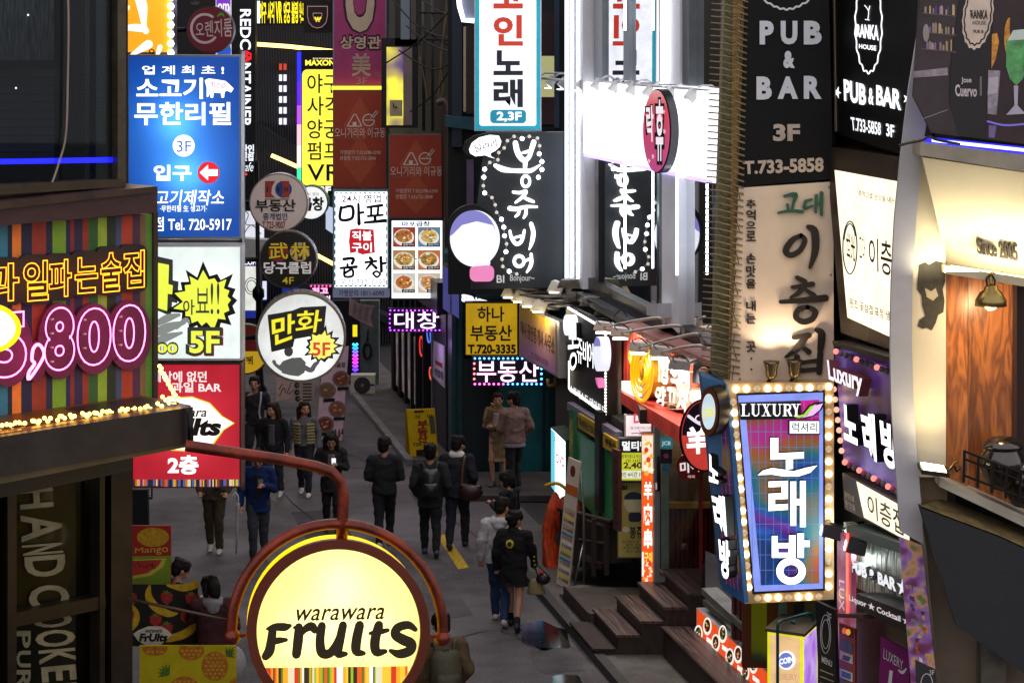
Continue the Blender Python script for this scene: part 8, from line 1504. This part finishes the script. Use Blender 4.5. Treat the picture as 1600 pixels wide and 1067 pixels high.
# 7, 8, 9 three men walking away
P7, w7 = person('man in a plain black sweater walking away with bent arms', athead(600, 682, 1.75), 1.75, 4, ('back', 'back'), .13, '#222427', '#212226', 'short', (0, -25), shoe='#cfcac4', bulk=1.12, hem=.49, hairc=HAIR)
P8, w8 = person('man in a black jacket carrying a black backpack', athead(672, 693, 1.74), 1.74, 3, ('bent', 'bent'), -.12, '#26292b', '#242529', 'short', (0, 0), shoe='#444449', bulk=1.12, hem=.44)
def backpack(Wm, face, label, mat, H=1.75, w=.17, hh=.25, z=.68, dd=.075):
    b = Blob(); b.rings([(-hh * .5 * H, w * .42 * H, dd * .75 * H, 0, 0), (-hh * .42 * H, w * .5 * H, dd * H, 0, 0), (0, w * .5 * H, dd * H, 0, 0), (hh * .3 * H, w * .47 * H, dd * .85 * H, 0, 0), (hh * .47 * H, w * .34 * H, dd * .5 * H, 0, 0)], mat, 18)
    b.rings([(-hh * .42 * H, w * .36 * H, .03 * H, 0, -dd * .85 * H), (-hh * .36 * H, w * .4 * H, .04 * H, 0, -dd * .88 * H), (-.02 * H, w * .38 * H, .035 * H, 0, -dd * .88 * H), (0, w * .34 * H, .02 * H, 0, -dd * .85 * H)], mat, 14)
    for sx in (-1, 1): b.tube(smooth_path([(sx * .05 * H, .03, hh * .42 * H), (sx * .07 * H, .09, hh * .5 * H + .06), (sx * .085 * H, .18, hh * .3 * H)], 4), .016, mat, 6)
    b.tube(smooth_path([(-.03, -.02, hh * .46 * H), (0, -.03, hh * .53 * H), (.03, -.02, hh * .46 * H)], 4), .01, mat, 6)
    c = Wm((0, -.115, z)); o = b.obj('backpack', None, c); o.rotation_euler = (0, 0, R(face)); return tag(o, label, 'backpack')
backpack(w8, 3, 'square black leather backpack on the man in the black jacket', M('#202124', .35, 0, .2, 8, .15, .5))
P9, w9 = person('man in a dark suit with a white collar and a brown shoulder bag', athead(714, 680, 1.78), 1.78, -8, ('down', 'bent'), .12, '#24262e', '#252933', 'short', (10, -30), shoe='#27272b', bulk=1.14, hem=.46)
c9 = Blob(); c9.cap(w9((-.03, -.012, .83)), w9((.03, -.012, .83)), .042 * 1.78, .042 * 1.78, M('#d8d4cc', .7)); o = c9.obj('collar', P9); o.matrix_parent_inverse = (Matrix.Translation(P9.location) @ Matrix.Rotation(R(-8), 4, 'Z')).inverted()
m = Blob(); BAGM = M('#3a1a1c', .35, 0, .3, 8, .3, .5); c = w9((.13, -.06, .53)); m.ball(c + Vector((0, 0, -.03)), (.19, .1, .14), BAGM, 16, 10); m.cap(c + Vector((-.13, 0, .07)), c + Vector((.13, 0, .05)), .045, .045, BAGM); strap(m, lambda p: Vector(p), [c + Vector((-.14, 0, .07)), w9((.06, -.075, .70)), w9((.075, -.05, .82)), w9((.07, .05, .8)), w9((.1, .08, .68)), c + Vector((.1, .05, .08))], .018, M('#6a4a2c', .5)); single('shoulder_bag', m, 'wine brown leather shoulder bag hanging on the suited man', 'bag')
# 10, 11 couple by the teal wall
P10, w10 = person('woman in a beige trench coat with a hand at her mouth', athead(778, 612, 1.66, .1), 1.66, 160, ('fold', 'mouth'), .02, '#8a7454', '#8a7454', 'tied', (8, 18), coat=1, hem=.27, skin_legs=True, shoe='#443d38', collar=1, hairc=HAIRB, inner='#b0a0a0')
m = MB(); H_ = 1.66; m.tube([w10((.1 * math.cos(R(a)), .076 * math.sin(R(a)), .60)) for a in range(0, 360, 15)], .02, cloth('#6f5c40'), 6, True); single('coat_belt', m, 'beige cloth belt around the trench coat', 'belt')
P11, w11 = person('man in a pinkish fleece sweater seen from behind beside the trench coat', athead(804, 612, 1.74, .1), 1.74, 26, ('fold', 'bent'), .03, '#8a6f68', '#292930', 'short', (4, 30), shoe='#2c2c30', bulk=1.16, hem=.5)
sh = Blob(); sh.rings([(1.74 * z, 1.74 * rx, 1.74 * ry, 0, 0) for z, rx, ry in ((.455, .118, .094), (.47, .116, .09), (.53, .108, .082))], cloth('#8d8490')); sh.obj('shirt_tail', P11)
m = MB(); m.prism([P(730, 770, 42.4) , P(850, 770, 42.4), P(850, 770, 40.9), P(730, 770, 40.9)], (0, 0, .02), PAVE)
m = MB(); a, b = P(728, 700, 42.7), P(868, 700, 42.7); m.prism([(a.x, 40.7, 0), (b.x + .2, 40.7, 0), (b.x + .1, 43.0, 0), (a.x, 43.0, 0)], (0, 0, .1), M('#443f3d', .7, 0, .3, 3)); o = single('doorstep', m, 'low dark step under the couple by the teal wall', 'step')
# 12 woman with phone facing left
P12, w12 = person('woman with a black bob in a black top holding up her phone', athead(795, 735, 1.62), 1.62, 62, ('phone', 'phone'), .03, '#202024', '#202024', 'bob', (20, 0), hem=.48)
phone(w12, (.0, .18, .72), 62, 'phone held up by the woman with the black bob', False)
# 13, 14 couple walking away
P13, w13 = person('man in a white hoodie and blue jeans walking close to the woman in black', athead(781, 778, 1.73), 1.73, -6, ('down', 'swingb'), -.15, '#b9b7b8', '#2c4468', 'short', (16, -25), shoe='#c9c2bc', bulk=1.14, hem=.49, hood='#b9b7b8', lean=6)
P14, w14 = person('woman in an oversized black sweater dress with yellow dots', athead(803, 797, 1.62), 1.62, -10, ('down', 'swingf'), -.14, '#1d1d20', '#1d1d20', 'tied', (8, -38), coat=1, hem=.37, bulk=1.16, skin_legs=True, shoe='#2c2c30', sock='#202024', collar=1)
m = MB(); DY = M('#c9b82a', .7)
for k in range(7): m.ball(w14((.165 + .004 * (k % 2), -.0 + .02 * (k % 3), .73 - k * .038)), .014, DY, 6, 4)
m.ball(w14((-.02, -.088, .735)), (.055, .012, .06), DY, 14, 8); m.ball(w14((-.02, -.096, .735)), (.03, .012, .035), M('#202020', .7), 10, 6)
o = m.obj('yellow_print', P14); o.matrix_parent_inverse = (Matrix.Translation(P14.location) @ Matrix.Rotation(R(-10), 4, 'Z')).inverted()
m = Blob(); c = w14((.17, .1, .36)); m.rings([(c.z - .13, .11, .05, c.x, c.y), (c.z - .11, .125, .06, c.x, c.y), (c.z + .04, .09, .05, c.x, c.y), (c.z + .08, .05, .03, c.x, c.y)], M('#a8966a', .4, 0, .2, 8, .2)); single('handbag', m, 'cream soft handbag carried by the woman with yellow dots', 'bag')
m = Blob(); c = w14((.235, .06, .42)); m.ball(c, (.1, .07, .08), M('#262224', .35, 0, .2, 8), 12, 8); m.ball(c + Vector((-.02, -.03, .09)), .03, M('#c02a1c', .4), 8, 6); m.tube(smooth_path([c + Vector((-.07, 0, .05)), w14((.16, .06, .55)), c + Vector((.05, 0, .06))], 4), .009, BLACK, 5); single('handbag', m, 'small black handbag with a red charm beside the cream bag', 'bag')
# 15, 16, 17 near the stall and below the lantern
P15, w15 = person('dark haired boy in profile looking down behind the banana banner', athead(276, 872, 1.66), 1.66, -58, ('reach', 'bent'), 0, '#333030', '#2a2a30', 'short', (28, 0), shoe='#2a2a30')
P16, w16 = person('person in a maroon top with a grey hood reaching over the stall', athead(331, 899, 1.68), 1.68, 12, ('reach', 'bent'), 0, '#442429', '#2a2a30', 'bob', (14, 30), shoe='#2a2a30', hood='#8d8a8c', bulk=1.15)
m = Blob(); c = w16((.15, -.02, .38)); m.ball(c, (.13, .08, .2), M('#a8a8ac', .3, 0, .2, 12, .5), 14, 9); single('plastic_bag', m, 'crumpled pale plastic bag hanging beside the maroon person', 'bag')
P17, w17 = person('man in a tan jacket with a khaki backpack right below the lantern', athead(690, 957, 1.75), 1.75, 14, ('down', 'bent'), 0, '#5a4a36', '#443f38', 'short', (8, 0), shoe='#443f38', bulk=1.24, hem=.46, collar=1)
backpack(w17, 14, 'khaki backpack worn by the man in the tan jacket', M('#4a4838', .6, 0, .25, 8, .3), 1.75, .2, .28, .66)
# bake the smooth skins
for o, vox, it in REMESH:
    md = o.modifiers.new('r', 'REMESH'); md.mode = 'VOXEL'; md.voxel_size = vox; md.use_smooth_shade = True; ms = o.modifiers.new('s', 'SMOOTH'); ms.factor = .5; ms.iterations = it
bpy.context.view_layer.update(); dg = bpy.context.evaluated_depsgraph_get()
for o, vox, it in REMESH:
    mats = list(o.data.materials); me = bpy.data.meshes.new_from_object(o.evaluated_get(dg)); old = o.data; o.modifiers.clear(); o.data = me; me.materials.clear(); me.materials.append(mats[0]); bpy.data.meshes.remove(old)
    kind = o.name.split('.')[0]; amp = {'jacket': .013, 'coat': .013, 'trousers': .012, 'hood': .008, 'skirt': .01, 'hair': .007}.get(kind, 0)
    if amp:
        n = len(me.vertices); co = np.empty(n * 3, 'f'); me.vertices.foreach_get('co', co); co = co.reshape(n, 3); no = np.empty(n * 3, 'f'); me.vertices.foreach_get('normal', no); no = no.reshape(n, 3)
        sd = rng.uniform(0, 50); q = co * (np.array((52, 52, 10)) if kind == 'hair' else np.array((13, 13, 19))); x, y, z = q.T; wx = x + 1.6 * np.sin(y * .7 + sd) + 1.2 * np.sin(z * .8 + 2 * sd); wz = z + 1.5 * np.sin(x * .6 + sd * 3) + 1.1 * np.sin(y * .9)
        w = .5 * np.sin(wz + .6 * wx) + .5 * np.sin(wx * .8 - wz * .5 + sd); w2 = np.sin(wx * 2.1 + sd) * np.sin(wz * 1.9 + y)
        co = co + no * (amp * (-np.abs(w) * 1.1 + .35 + w2 * .25))[:, None]; me.vertices.foreach_set('co', co.astype('f').ravel()); me.update()
    me.polygons.foreach_set('use_smooth', [True] * len(me.polygons)); me.polygons.foreach_set('material_index', [0] * len(me.polygons))
print('OBJECTS', len(SC.objects))
